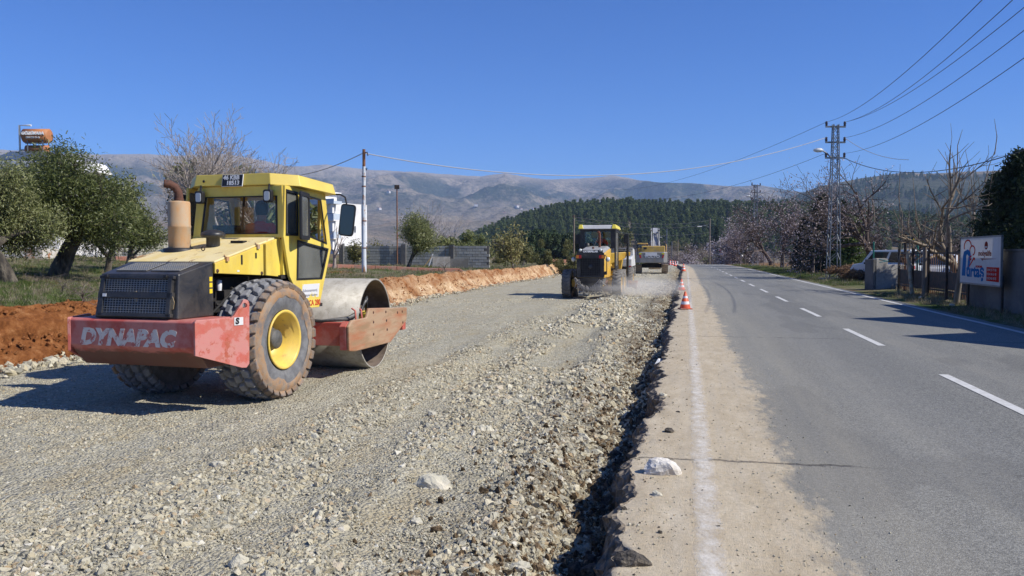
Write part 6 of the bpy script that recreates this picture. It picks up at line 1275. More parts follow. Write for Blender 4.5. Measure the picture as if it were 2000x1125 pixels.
MB().lathe([(1.1 * k_, -.01), (2.0 * k_, -.01)], 20, 'y', (0, -.09, zc - 8.4 * k_)).build('ring_mark', RETW, sgo)
s2 = road_at(1448, 8.8); d2 = s2.dot(Vector(_f)) / FPX; so2 = empty('round_sign', s2, YAW, 'small white round sign on a brown post on the verge', 'sign')
MB().box((0, 0, 7 * d2), (1.6 * d2, 1.2 * d2, 16 * d2)).build('post', TIMB, so2); MB().lathe([(.001, 0), (2.6 * d2, 0), (2.6 * d2, -.04), (.001, -.04)], 20, 'y', (0, -1.2 * d2, 16 * d2)).build('panel', RETW, so2); MB().box((0, -1.2 * d2 - .05, 16 * d2), (1.2 * d2, .02, 2.2 * d2)).build('mark', SEAL, so2)
s3 = road_at(1327, -1.6) if False else at(1327, 172); so3 = empty('hazard_marker', s3, YAW, 'red and white striped hazard board beyond the cones', 'sign')
MB().box((0, 0, .8), (.5, .05, 1.6)).build('board', RETW, so3)
for i in range(3): MB().prism([(-.25, .15 + .55 * i), (.25, .35 + .55 * i), (.25, .62 + .55 * i), (-.25, .42 + .55 * i)], 'y', -.035, -.028).build('stripe', SRED, so3)
CONE = M('cone_orange', (0.80, 0.115, 0.03), (0.70, 0.09, 0.025), scale=4, rough=.5); CONEB = M('cone_base', (0.30, 0.24, 0.20), (0.5, 0.12, 0.05), scale=3, rough=.8)
cones = []
def cone(px_, py_, h, lab, rz=.3):
    b0 = G(px_, py_, ROAD_Z); b0.z = float(road_z(b0.x, b0.y)) + .004; o = empty('traffic_cone', b0, rz, lab, 'cone', 'orange cones along the road edge')
    def r_(z): return .145 * h / .52 * (1 - z / h) + .022
    MB().lathe([(r_(.03), .03), (r_(h * .98), h * .98), (.012, h), (.012, h - .01)], 20, 'z').build('body', CONE, o)
    for z0, z1 in ((h * .28, h * .44), (h * .62, h * .74)): MB().lathe([(r_(z0) + .002, z0), (r_(z1) + .002, z1)], 20, 'z').build('white_band', RETW, o)
    MB().box((0, 0, .018), (.36, .36, .034)).build('base', CONEB, o, .01)
    return o
cone(1338, 604, .54, 'nearest orange cone with white bands on the broken road edge'); cone(1331, 567, .52, 'second orange cone along the road edge'); cone(1335, 530, .75, 'third orange cone standing on the asphalt beyond the crumbled edge')
for px_, d, lab in ((1319, 118, 'fourth small orange cone in front of the white car'), (1314, 126, 'fifth small orange cone left of the white car'), (1309, 135, 'farthest small orange cone by the excavator')):
    c_ = copy_tree(cone(px_, 512, .8, lab)); tag(c_, lab); old = [o for o in bpy.data.objects if o.get('label') == lab and o != c_][0]
    q = W(px_, 500, d); c_.location = (q.x, q.y, .25)
    for ch in list(old.children): bpy.data.objects.remove(ch)
    bpy.data.objects.remove(old)

# ---- right roadside: wall with billboard, gate, concrete block, cars
wallx = 8.95
rw = empty('garden_wall', (wallx, 18, .1), 0, 'dark concrete wall behind the billboard along the right verge', 'wall')
MB().box((.12, -1.5, .92), (.24, 25.0, 2.0)).build('wall_panel', CONCD, rw, .02); MB().box((.12, -1.5, 1.945), (.34, 25.04, .05)).build('coping', CONCD, rw)
# billboard: translucent vinyl on a steel frame, lit through from behind
m = bpy.data.materials.new('vinyl_sheet'); m.use_nodes = True; nt = m.node_tree; nt.nodes.clear(); b = NB(nt)
def vinyl(name, c):
    m = bpy.data.materials.new(name); m.use_nodes = True; nt = m.node_tree; nt.nodes.clear(); b = NB(nt); out = b.n('ShaderNodeOutputMaterial'); d_ = b.n('ShaderNodeBsdfDiffuse'); t_ = b.n('ShaderNodeBsdfTranslucent'); mx = b.n('ShaderNodeMixShader')
    cc = b.mix(b.ramp(b.noise(b.coord(), 2.5, 6, .7), [(.45, 0.0), (.75, .35)]), c, (c[0] * .75, c[1] * .7, c[2] * .65))
    for q in (d_, t_): b.L(cc, q.inputs[0])
    mx.inputs[0].default_value = .28; b.L(d_.outputs[0], mx.inputs[1]); b.L(t_.outputs[0], mx.inputs[2]); b.L(mx.outputs[0], out.inputs[0]); return m
VW, VB, VR, VBR = vinyl('vinyl_white', (.72, .71, .69)), vinyl('vinyl_blue', (.05, .20, .46)), vinyl('vinyl_red', (.60, .04, .03)), vinyl('vinyl_brown', (.30, .06, .04))
bx = 8.62; ya, yb_ = road_at(1955, bx).y, road_at(1876, bx).y; LB_ = yb_ - ya; zb, zt = 1.02, 2.44
bb = empty('billboard', (bx, yb_, .25), R(-90), 'white vinyl billboard with blue and red lettering on the dark wall', 'billboard')   # local x runs towards the camera, local -y faces the road... 
BW, BH = LB_, zt - zb; z0 = zb - .25
MB().box((BW / 2, 0, z0 + BH / 2), (BW, .006, BH)).build('vinyl_sheet', VW, bb)
fr_ = MB()
for x_ in (0, BW): fr_.box((x_, .02, z0 + BH / 2), (.05, .05, BH))
for z_ in (z0, z0 + BH): fr_.box((BW / 2, .02, z_), (BW + .05, .05, .05))
for t in (.2, .31, .64, .82): fr_.box((BW * t, .05, z0 + BH / 2), (.03, .03, BH - .06))
fr_.build('frame', GALV, bb)
for x_ in (.3, BW - .3): MB().box((x_, .16, z0 - .3), (.06, .06, 1.2)).box((x_, .10, z0 + BH * .5), (.05, .12, .05)).build('bracket', IRON, bb)
def bt(body, x, z, s_, mat, **k): return text('lettering', body, s_, mat, bb, face_matrix((BW * x, -.006, z0 + BH * z), (1, 0, 0), (0, 0, 1)), **k)
# big P: stem and arch drawn as one shape
def flat(poly, mat, nm, y=-.006): MB().prism([(BW * q[0], z0 + BH * q[1]) for q in poly], 'y', y, y + .002).build(nm, mat, bb)
flat([(.05, .16), (.15, .16), (.165, .60), (.19, .64), (.225, .60), (.20, .36), (.175, .34), (.18, .24), (.25, .32), (.29, .60), (.27, .70), (.20, .745), (.10, .70), (.075, .60)], VB, 'logo_p')
bt('urtaş', .175, .265, .50 * BH / 1.42, VB, bold=.020, sx=1.45)
for ctr, rr, a0, a1, w in (((.20, .80), .105, 10, 200, .020), ((.325, .72), .075, -80, 190, .020)):
    o_ = [(ctr[0] + rr * math.cos(R(a0 + (a1 - a0) * t / 14)), ctr[1] + rr * 1.55 * math.sin(R(a0 + (a1 - a0) * t / 14))) for t in range(15)]; i_ = [(ctr[0] + (rr - w) * math.cos(R(a0 + (a1 - a0) * t / 14)), ctr[1] + (rr - w) * 1.55 * math.sin(R(a0 + (a1 - a0) * t / 14))) for t in range(15)]
    flat(o_ + i_[::-1], VR, 'logo_ring', -.0085)
flat([(.235, .36), (.26, .37), (.37, .53), (.39, .50), (.40, .55), (.365, .58)], VR, 'logo_tail', -.0085)
for z_ in (.62, .56): flat([(.255, z_ - .04), (.30, z_), (.31, z_ - .03), (.26, z_ - .07)], VR, 'logo_bar', -.0085)
bt('mobyalife', .475, .655, .215 * BH / 1.42, VBR, bold=.006, sx=1.32); bt('PAZARLAMA', .42, .375, .085 * BH / 1.42, VR, bold=.004, sx=1.15)
flat([(.665 + .04 * math.cos(R(a)), .82 + .085 * math.sin(R(a))) for a in range(0, 360, 30)], VBR, 'emblem'); flat([(.632, .80), (.698, .80), (.690, .775), (.640, .775)], VW, 'emblem_stripe', -.0085)
flat([(.50, .56), (.57, .535), (.60, .50), (.585, .50), (.56, .525), (.90, .545), (.90, .548), (.56, .55)], VBR, 'flourish')
flat([(.685, .09), (.975, .08), (.975, .375), (.685, .375)], VR, 'phone_panel')
for i, tnum in enumerate(('0.344 251 71 00', '0.554 346 61 40', '0.532 465 42 05')): bt(tnum, .70, .315 - .085 * i, .105 * BH / 1.42, VW, sx=1.08).location.y -= .004
# gate with upright bars
gy0, gy1 = road_at(1880, 8.9).y + .1, road_at(1768, 9.35).y
gt = empty('metal_fence', (9.15, gy0, .25), R(90), 'dark metal fence with rusty upright bars left of the billboard', 'fence')
GL = gy1 - gy0; nbar = 34; bar = MB().tube([(0, 0, .05), (0, 0, 1.62)], .014, 5).mesh('bar'); bar.materials.append(RUSTP)
for i in range(nbar): link('bar', bar, None, gt, (GL * (i + .5) / nbar, 0, .12))
for z_ in (.35, 1.72): MB().box((GL / 2, 0, z_), (GL, .05, .06)).build('rail', IRON, gt)
MB().box((GL / 2, .02, .72), (GL * .98, .012, .62)).build('sheet_panel', IRON, gt)
for t in (0, .25, .5, .75, 1.0): MB().box((GL * t, .05, .95), (.08, .08, 1.95)).build('post', IRON, gt)
def stick(px_, xr, h, r_, lab, mat, lean=0.0, lean2=0.0):
    b0 = road_at(px_, xr); o = tag(MB().tube([(0, 0, -.2), (lean * h * .5, lean2 * h * .5, h * .5), (lean * h, lean2 * h, h)], [r_, r_ * .95, r_ * .9], 8).build('wooden_post' if mat != IRON else 'iron_post', mat, None, loc=b0), lab, 'post'); return o
STONEP = M('pale_post', (0.42, 0.37, 0.27), (0.30, 0.20, 0.11), scale=4, rough=.9)
stick(1784, 9.0, 1.75, .085, 'leaning pale weathered post in front of the metal fence', STONEP, -.10, .12); stick(1768, 9.5, 2.5, .07, 'tall dark iron post at the left end of the metal fence', IRON)
stick(1806, 8.85, 1.9, .085, 'grey timber post standing before the metal fence', TIMB); stick(1868, 8.75, 1.9, .10, 'thick leaning timber post next to the billboard', TIMB, .06, -.22); stick(1782, 10.3, 2.45, .04, 'thin iron post carrying a yellow lamp', IRON)
GRN = M('green_post', (0.01, 0.16, 0.11), rough=.5); stick(1706, 10.6, 2.3, .045, 'green fence post behind the grey concrete block', GRN); stick(1792, 11.2, 2.2, .045, 'green fence post behind the metal fence', GRN)
lp_ = road_at(1786, 10.3); tag(MB().box((0, 0, 2.15), (.16, .16, .20)).lathe([(.08, .1), (.05, .14), (.001, .15)], 10, 'z', (0, 0, 2.15)).build('site_lamp', YST, None, .02, loc=lp_), 'small yellow site lamp hung on an iron post', 'lamp')
for i, px_ in enumerate((1441, 1456, 1492, 1512, 1531, 1548, 1566, 1590)): tag(MB().tube([(0, 0, -.1), (0, 0, 1.6)], .05, 6).build('fence_post', TIMB, None, loc=road_at(px_, 10.3)), 'thin timber fence post under the roadside almond trees, number %s counted from the bend' % ('one', 'two', 'three', 'four', 'five', 'six', 'seven', 'eight')[i], 'post', 'fence posts under the almonds')
# concrete block wall end
cb0 = road_at(1737, 9.45); cbo = empty('concrete_block', cb0, R(26), 'pale concrete wall stub with a raised left end by the entrance', 'wall')
MB().prism([(-.82, -.2), (.80, -.2), (.80, 1.12), (-.18, 1.12), (-.18, 1.42), (-.82, 1.42)], 'y', -.14, .14).build('wall_panel', CONC, cbo, .02)
MB().box((-.95, .12, .62), (.14, .6, 1.5)).build('dark_end', CONCD, cbo, .02)
MB().box((-.42, -.15, 1.33), (.5, .012, .012), mat=Matrix.Rotation(R(12), 4, 'Y')).box((-.4, -.15, 1.27), (.5, .012, .012), mat=Matrix.Rotation(R(-10), 4, 'Y')).build('blue_string', M('cyan_string', (0.05, 0.30, 0.34), rough=.7), cbo)
rocks = ((1800, 8.35, .30, 'grey stone on the shaded verge below the metal fence'), (1700, 8.6, .2, 'pale stone at the entrance by the wall stub'), (1862, 8.3, .22, 'stone in the rubble under the billboard post'))
# ================================================================ motor grader
CATY = M('grader_yellow', (0.72, 0.45, 0.06), (0.62, 0.36, 0.045), scale=2, rough=.5, dirt=(0.40, 0.31, 0.19), dscale=3, dlo=.5, dhi=.75)
CATB = M('grader_black', (0.014, 0.014, 0.015), (0.04, 0.037, 0.032), scale=3, rough=.5, dirt=(0.13, 0.115, 0.095), dscale=3, dlo=.58, dhi=.8)
GREYTOP = M('dusty_grey_top', (0.34, 0.335, 0.33), (0.27, 0.265, 0.26), scale=2, rough=.6)
AMB = M('amber_lens', (0.75, 0.22, 0.02), rough=.2); REDL = M('red_lens', (0.50, 0.02, 0.02), rough=.2); CHAIN = M('chain_steel', (0.20, 0.185, 0.165), (0.32, 0.30, 0.27), scale=9, rough=.6, metal=.3)
DTYRE = M('dusty_tyre', (0.12, 0.115, 0.105), (0.22, 0.205, 0.18), scale=4, rough=.95, dirt=(0.34, 0.30, 0.24), dscale=2.2, dlo=.5, dhi=.72)
def lug_wheel(parent, x, y, r_, w, name='wheel', lugs=22, rimm=CATY, sgn=1):
    o = MB().lathe([(r_ * .55, -w * .45), (r_ * .8, -w / 2), (r_ * .93, -w * .46), (r_ * .96, -w * .3), (r_ * .96, w * .3), (r_ * .93, w * .46), (r_ * .8, w / 2), (r_ * .55, w * .45)], 32, 'x').build(name, DTYRE, parent, loc=(x, y, r_))
    lm = MB()
    for s_ in (-1, 1): lm.hexa([(s_ * w * .02, -.03, r_ * .95), (s_ * w * .50, .09, r_ * .88), (s_ * w * .50, .17, r_ * .88), (s_ * w * .02, .05, r_ * .95), (s_ * w * .02, -.025, r_), (s_ * w * .47, .095, r_ * .955), (s_ * w * .47, .16, r_ * .955), (s_ * w * .02, .04, r_)])
    me = lm.mesh('tread_lug'); me.materials.append(DTYRE)
    for k in range(lugs): link('tread_lug', me, None, o).rotation_euler = (6.28319 * k / lugs, 0, 0)
    MB().lathe([(r_ * .56, w * .40 * sgn), (r_ * .50, w * .42 * sgn), (r_ * .46, w * .15 * sgn), (r_ * .2, w * .1 * sgn), (r_ * .18, w * .3 * sgn), (.001, w * .3 * sgn)], 24, 'x').build('rim', rimm, o)
    return o
gb = G(1153, 584, 0); gr = empty('motor_grader', (gb.x, gb.y, float(z_gravel(gb.x, gb.y)) - .01), R(-1.0), 'yellow and black motor grader seen from behind on the gravel', 'grader')
for sx in (-1, 1):
    for yy in (.75, 2.25): lug_wheel(gr, sx * 1.10, yy, .66, .40, sgn=sx)
    lug_wheel(gr, sx * 1.02, 8.1, .66, .38, 'front_wheel', sgn=sx)
    MB().box((sx * .80, 1.5, .72), (.22, 1.9, .34)).build('tandem_case', CATY, gr, .04)
MB().hexa([(-.60, 0, .95), (.60, 0, .95), (.62, 2.4, .95), (-.62, 2.4, .95), (-.60, .05, 2.02), (.60, .05, 2.02), (.62, 2.4, 2.25), (-.62, 2.4, 2.25)]).build('engine_hood', CATY, gr, .04)
MB().hexa([(-.58, .02, 2.03), (.58, .02, 2.03), (.60, 2.4, 2.262), (-.60, 2.4, 2.262), (-.44, .25, 2.17), (.44, .25, 2.17), (.46, 2.4, 2.36), (-.46, 2.4, 2.36)]).build('hood_top', GREYTOP, gr, .03)
gg = plate(rrect(-.59, .98, .59, 2.06, .05), [rrect(-.44, 1.05, .44, 1.82, .03)], 'y', -.06, .0).build('rear_panel', CATB, gr)
MB().box((0, -.005, 1.43), (.9, .02, .8)).build('radiator', DARK, gg)
gw = MB()
for i in range(12): gw.box((-.42 + .84 * i / 11, -.035, 1.43), (.01, .01, .77))
for i in range(10): gw.box((0, -.035, 1.07 + .73 * i / 9), (.88, .01, .01))
gw.lathe([(.001, -.01), (.09, -.01), (.09, .01)], 12, 'y', (0, -.04, 1.45)).build('grille', M('grille_dark', (0.05, 0.05, 0.05), rough=.6), gg)
MB().box((0, -.01, 2.10), (1.06, .05, .12), mat=Matrix.Rotation(R(-18), 4, 'X')).build('name_strip', CATB, gr); text('lettering', 'CATERPILLAR', .105, WHITE, gr, face_matrix((0, -.045, 2.10), (1, 0, 0), (0, .3, 1)), 0, .006, align='CENTER')
for sx in (-1, 1):
    lb = MB().box((sx * .50, -.07, 1.88), (.26, .07, .17)).build('light_cluster', CATB, gr)
    MB().box((sx * .55, -.11, 1.88), (.115, .03, .14)).build('amber_lens', AMB, lb); MB().box((sx * .435, -.11, 1.88), (.105, .03, .14)).build('red_lens', REDL, lb)
    MB().lathe([(.001, -.04), (.06, -.03), (.065, .05)], 14, 'y', (sx * .44, -.02, 2.16)).build('work_lamp', LENS, gr); MB().lathe([(.001, -.03), (.09, -.02), (.10, .05)], 14, 'y', (sx * .74, -.02, 1.76)).build('round_mirror', LENS, gr)
    MB().tube([(sx * .64, .0, 1.95), (sx * .70, -.03, 1.85), (sx * .70, -.03, 1.2), (sx * .62, .02, 1.1)], .02, 6).build('grab_rail', CATB, gr); MB().box((sx * .66, .0, 1.18), (.1, .1, .14)).build('hinge', CATB, gr)
MB().box((0, .10, .86), (1.24, .30, .18)).box((0, .15, .70), (1.1, .25, .2)).build('rear_bumper', CATY, gr, .02)
for i in range(7): MB().box((-.45 + .15 * i, -.06, .87), (.10, .02, .10)).build('bumper_vent', M('vent_brown', (0.10, 0.06, 0.02), rough=.8), gr)
ch = MB(); rv = random.Random(8)
for k in range(6):
    rr = .66 - .04 * k; ch.tube([(rr * math.cos(a), -.12 - .03 * (k % 3), .98 + rr * .78 * math.sin(a) - .03 * k) for a in [math.pi * (1 + t / 14) for t in range(15)]], .042, 6)
for k in range(70):
    a = math.pi * (1.04 + .92 * rv.random()); rr = rv.uniform(.42, .6); p0 = Vector((rr * math.cos(a), -.2, .96 + rr * .78 * math.sin(a))); L_ = rv.uniform(.12, .34)
    ch.tube([p0, p0 + Vector((rv.gauss(0, .06), -.04, -L_ * .5)), p0 + Vector((rv.gauss(0, .1), .0, -L_))], .022, 4)
for k in range(8): a = math.pi * (1.1 + .8 * k / 7); rr = .60; ch.tube([(rr * math.cos(a), -.2, .93 + rr * .8 * math.sin(a)), (rr * .4 * math.cos(a), -.22, .45 + .1 * math.sin(a * 3))], .012, 4)
ch.build('tyre_chains', CHAIN, gr); MB().prism([(.64 * math.cos(math.pi * (1 + t / 14)), .96 + .62 * math.sin(math.pi * (1 + t / 14))) for t in range(15)], 'y', -.08, .1).build('chain_dark_backing', DARK, gr)  # dark backing sheet added behind the chain heap so the chains stand out
cab = empty('cab', (0, 0, 0)); cab.parent = gr
plate([(-.80, 2.25), (.80, 2.25), (.82, 3.14), (-.82, 3.14)], [[(-.62, 2.32), (.60, 2.32), (.60, 3.02), (-.62, 3.02)]], 'y', 2.5, 2.58).build('rear_wall', CATB, cab); MB().box((0, 2.56, 2.67), (1.22, .008, .70)).build('rear_window', GLASS, cab)
for sx in (-1, 1):
    plate([(2.58, 1.3), (4.05, 1.3), (4.05, 3.14), (2.58, 3.14)], [[(2.85, 1.45), (3.85, 1.45), (3.9, 3.0), (2.85, 3.0)]], 'x', sx * .76, sx * .81).build('side_wall', CATB, cab)
    MB().box((sx * .785, 3.36, 2.2), (.01, 1.02, 1.56)).build('side_window', GLASSD, cab)
    MB().tube([(sx * .82, 4.0, 2.95), (sx * 1.12, 4.1, 2.9)], .02, 6).build('mirror_arm', CATB, cab); MB().box((sx * 1.16, 4.1, 2.72), (.24, .05, .46)).build('mirror', CATB, cab, .02)
MB().hexa([(-.80, 2.3, 3.14), (.86, 2.3, 3.14), (.86, 4.3, 3.12), (-.80, 4.3, 3.12), (-.74, 2.4, 3.32), (.80, 2.4, 3.32), (.80, 4.2, 3.28), (-.74, 4.2, 3.28)]).build('roof', M('pale_roof', (0.62, 0.61, 0.58), (0.54, 0.53, 0.5), scale=2, rough=.6), cab, .03)
for xx in (-.76, .77): MB().hexa([(xx - .12, 2.27, 3.15), (xx + .12, 2.27, 3.15), (xx + .12, 4.32, 3.14), (xx - .12, 4.32, 3.14), (xx - .08, 2.37, 3.345), (xx + .06, 2.37, 3.345), (xx + .06, 4.22, 3.30), (xx - .08, 4.22, 3.30)]).build('roof_edge', M('roof_yellow', (0.70, 0.58, 0.07), rough=.5), cab, .02)
MB().add([(-.70, 4.0, 1.5), (.70, 4.0, 1.5), (.70, 4.05, 3.05), (-.70, 4.05, 3.05)], [(0, 1, 2, 3)]).build('front_window', GLASS, cab); MB().box((.0, 3.95, 2.90), (.95, .02, .28)).build('sun_blind', M('yellow_blind', (0.62, 0.52, 0.04), rough=.8), cab)
MB().box((.05, 3.2, 2.05), (.5, .5, .15)).box((.05, 3.0, 2.3), (.46, .1, .4)).build('seat', SEATM, cab, .03); MB().box((-.35, 3.1, 2.4), (.3, .2, .36)).build('headrest', SEATM, cab, .05)
MB().box((0, 3.3, 1.28), (1.5, 1.5, .1)).build('cab_floor', CATB, cab)
MB().tube([(.18, 1.7, 2.3), (.18, 1.7, 2.85), (.17, 1.66, 2.95), (.14, 1.6, 3.0)], .055, 10).build('exhaust_pipe', M('rust_brown_pipe', (0.20, 0.07, 0.035), (0.12, 0.05, 0.03), scale=4, rough=.9), gr); MB().lathe([(.12, 0), (.12, .12), (.06, .16)], 12, 'z', (-.42, 2.0, 2.34)).build('air_intake', CATB, gr)
MB().tube([(-.1, 2.0, 2.35), (.08, 2.42, 2.95)], .012, 5).build('wiper_rod', CATB, gr); MB().lathe([(.05, 0), (.05, .08), (.001, .1)], 8, 'z', (0, .9, 2.22)).build('filler_cap', DRUST, gr)
MB().box((0, 5.9, 1.55), (.34, 3.9, .38)).hexa([(-.2, 7.6, 1.2), (.2, 7.6, 1.2), (.2, 8.6, .6), (-.2, 8.6, .6), (-.2, 7.6, 1.75), (.2, 7.6, 1.75), (.2, 8.6, 1.3), (-.2, 8.6, 1.3)]).box((0, 8.1, .68), (1.9, .22, .24)).build('front_frame', CATY, gr, .03)
MB().hexa([(.35, 4.5, 1.5), (1.05, 4.9, 1.8), (1.05, 5.2, 1.8), (.35, 5.1, 1.5), (.35, 4.5, 2.05), (1.10, 4.9, 2.1), (1.10, 5.2, 2.1), (.35, 5.1, 2.0)]).box((1.10, 5.0, 2.0), (.34, .2, .2)).hexa([(.5, 4.7, .9), (.8, 4.7, .9), (.8, 5.1, .9), (.5, 5.1, .9), (.4, 4.7, 1.6), (.95, 4.7, 1.75), (.95, 5.1, 1.75), (.4, 5.1, 1.6)]).build('lift_arm', CATY, gr, .03)
MB().tube([(1.16, 4.95, .9), (1.16, 4.95, 2.75)], .062, 10).tube([(-1.16, 4.95, .9), (-1.16, 4.95, 2.6)], .06, 10).build('lift_cylinder', CATB, gr); MB().tube([(1.16, 4.95, .35), (1.16, 4.95, .95)], .03, 8).build('cylinder_rod', GALV, gr)
mbp = [(.0, .12), (-.10, .25), (-.13, .42), (-.08, .58), (.02, .70), (.05, .68), (-.045, .56), (-.095, .42), (-.07, .27), (.03, .13)]
MB().prism([(y_ + 5.6, z_) for y_, z_ in mbp], 'x', -1.7, 1.7).xf(Matrix.Translation((0, 5.6, 0)) @ Matrix.Rotation(R(-16), 4, 'Z') @ Matrix.Translation((0, -5.6, 0))).build('moldboard', WORNPL, gr); MB().lathe([(.75, 0), (.75, .1), (.6, .1), (.6, 0)], 28, 'z', (0, 5.4, .85), closed=True).build('circle', CATY, gr)
seated_operator('person', gr.matrix_basis @ Vector((.08, 3.25, 2.08)), R(-1), 'operator in orange workwear in the cab of the motor grader')
# ================================================================ excavator
EY = M('excavator_yellow', (0.62, 0.40, 0.08), (0.54, 0.33, 0.06), scale=1.5, rough=.55, dirt=(0.36, 0.28, 0.17), dscale=2, dlo=.5, dhi=.7); EG = M('excavator_grey', (0.20, 0.205, 0.20), (0.26, 0.25, 0.235), scale=1.5, rough=.5, dirt=(0.30, 0.22, 0.14), dscale=1.2, dlo=.56, dhi=.72); TRK = M('track_steel', (0.22, 0.155, 0.085), (0.30, 0.23, 0.15), scale=4, rough=.85)
ebp = W(1273, 500, 84); exv = empty('excavator', (ebp.x, ebp.y, .02), R(2), 'yellow tracked excavator with grey counterweight and raised arm', 'excavator')
for sx in (-1, 1):
    tp = [(-1.95, .45), (-1.75, .12), (-1.5, .02), (1.7, .02), (2.0, .2), (2.1, .5), (1.9, .82), (-1.7, .82)]
    tro = MB().prism(tp, 'x', sx * 1.0, sx * 1.6).build('track', TRK, exv, .03)
    gm = MB().box((0, 0, 0), (.64, .20, .05)).mesh('track_shoe'); gm.materials.append(TRK)
    for i in range(4): link('track_shoe', gm, None, tro, (sx * 1.3, -1.95 + .05 * abs(i - 1.5), .18 + .19 * i), (R(90), 0, 0))
    for i in range(16): link('track_shoe', gm, None, tro, (sx * 1.3, -1.5 + .22 * i, .835))
MB().box((0, 0, .75), (2.0, 1.8, .4)).lathe([(.7, .9), (.7, 1.05)], 20, 'z').build('undercarriage', DARK, exv)
cwp = [(-1.55, -1.5), (-1.55, -2.35), (-1.2, -2.75), (1.2, -2.75), (1.55, -2.35), (1.55, -1.5)]
cw = MB().prism(cwp, 'z', 1.05, 2.15).build('counterweight', EG, exv, .08)
text('lettering', 'VOLVO', .36, WHITE, cw, face_matrix((0.05, -2.76, 1.70), (1, 0, 0), (0, 0, 1)), 0, .012, align='CENTER', sx=1.25); MB().box((-.05, -2.765, 1.92), (1.15, .02, .32)).build('label_plate', WHITE, cw)
for sx in (-1, 1): MB().box((sx * 1.12, -2.775, 1.98), (.26, .03, .14)).build('reflector', M('reflect_yellow', (0.70, 0.62, 0.02), rough=.4), cw); MB().hexa([(sx * 1.0, -2.765, 1.55), (sx * 1.15, -2.765, 1.55), (sx * 1.15, -2.75, 1.55), (sx * 1.0, -2.75, 1.55), (sx * 1.08, -2.775, 1.88), (sx * 1.24, -2.775, 1.88), (sx * 1.24, -2.75, 1.88), (sx * 1.08, -2.75, 1.88)]).build('red_mark', REDL, cw)
MB().box((.15, -.9, 2.3), (2.3, 2.4, .9)).box((0, 0, 1.5), (2.8, 3.2, .9)).build('engine_housing', EY, exv, .07); MB().box((-.65, -2.12, 2.52), (.32, .03, .2)).build('vent', SEAL, exv)
ecab = empty('cab', (0, 0, 0)); ecab.parent = exv
MB().box((-.95, .8, 2.1), (1.0, 1.9, 1.0)).build('cab_base', EY, ecab, .06)
for xx in (-1.42, -.48):
    for yy in (-.1, 1.7): MB().box((xx, yy, 2.65), (.09, .09, .75)).build('pillar', SEAL, ecab)
MB().box((-.95, .8, 3.0), (1.08, 2.0, .14)).build('roof', EY, ecab, .05)
for c_, s_ in (((-.95, -.12, 2.65), (.86, .02, .6)), ((-.95, 1.72, 2.65), (.86, .02, .6)), ((-1.44, .8, 2.65), (.02, 1.7, .6)), ((-.46, .8, 2.65), (.02, 1.7, .6))): MB().box(c_, s_).build('window', GLASSD, ecab)
bmw = M('boom_grey', (0.30, 0.30, 0.30), (0.42, 0.415, 0.40), scale=2, rough=.5)
bo = MB()
for x_ in (.12, .52): bo.hexa([(x_ - .05, .6, 2.0), (x_ + .05, .6, 2.0), (x_ + .05, 1.2, 2.0), (x_ - .05, 1.2, 2.0), (x_ - .05, 2.0, 4.3), (x_ + .05, 2.0, 4.3), (x_ + .05, 2.6, 4.2), (x_ - .05, 2.6, 4.2)])
bo.hexa([(.07, 1.8, 4.1), (.57, 1.8, 4.1), (.57, 2.5, 3.9), (.07, 2.5, 3.9), (.07, 4.2, 4.75), (.57, 4.2, 4.75), (.57, 4.3, 4.3), (.07, 4.3, 4.3)]).hexa([(.1, .65, 2.1), (.54, .65, 2.1), (.54, 1.1, 2.1), (.1, 1.1, 2.1), (.1, 2.05, 4.2), (.54, 2.05, 4.2), (.54, 2.4, 4.15), (.1, 2.4, 4.15)])
bo.build('boom', bmw, exv, .02)
for x_ in (-.06, .70): MB().tube([(x_, .9, 2.1), (x_, 1.3, 3.3)], .10, 8).tube([(x_, 1.3, 3.3), (x_, 1.75, 4.35)], .055, 8).lathe([(.15, -.08), (.15, .08)], 12, 'x', (x_, 1.8, 4.45)).build('boom_cylinder', bmw, exv)
MB().hexa([(.12, 4.0, 4.3), (.52, 4.0, 4.3), (.52, 4.5, 4.5), (.12, 4.5, 4.5), (.16, 4.7, 1.3), (.48, 4.7, 1.3), (.48, 5.0, 1.4), (.16, 5.0, 1.4)]).build('stick', bmw, exv); MB().prism([(4.3, .4), (5.2, .3), (5.4, .9), (5.0, 1.4), (4.6, 1.3)], 'x', -.35, .95).build('bucket', TRK, exv)
MB().tube([(1.45, -1.6, 2.15), (1.45, -1.6, 2.85), (1.40, -1.0, 2.95), (1.45, -.6, 2.85), (1.45, -.6, 2.15)], .03, 6).build('hand_rail', EY, exv)
# ================================================================ white truck, cars
TW = M('truck_white', (0.66, 0.66, 0.65), (0.58, 0.57, 0.54), scale=2, rough=.45); tb_ = W(1213, 500, 70); trk = empty('truck', (tb_.x, tb_.y, .02), R(0), 'white truck seen between the grader and the excavator', 'truck')
MB().box((0, 1.2, .75), (2.0, 4.6, .22)).build('chassis', DARK, trk)
MB().hexa([(-1.0, 2.0, .9), (1.0, 2.0, .9), (1.0, 3.8, .9), (-1.0, 3.8, .9), (-.92, 2.05, 2.38), (.92, 2.05, 2.38), (.92, 3.3, 2.38), (-.92, 3.3, 2.38)]).build('cab', TW, trk, .08); MB().box((0, 2.02, 1.95), (1.3, .03, .5)).build('rear_window', DARKW, trk)
MB().box((0, 1.1, 2.43), (1.9, 2.3, .06)).build('roof_board', GREYTOP, trk, .02)
bd = MB().box((0, .2, 1.35), (2.0, 3.2, .9)).build('box_body', TW, trk, .03); MB().hexa([(-.2, -1.5, .95), (.9, -1.5, .95), (.9, -1.42, .95), (-.2, -1.42, .95), (-.35, -1.75, 1.5), (1.0, -1.75, 1.5), (1.0, -1.42, 1.75), (-.35, -1.42, 1.75)]).build('tail_hopper', TW, bd, .05)
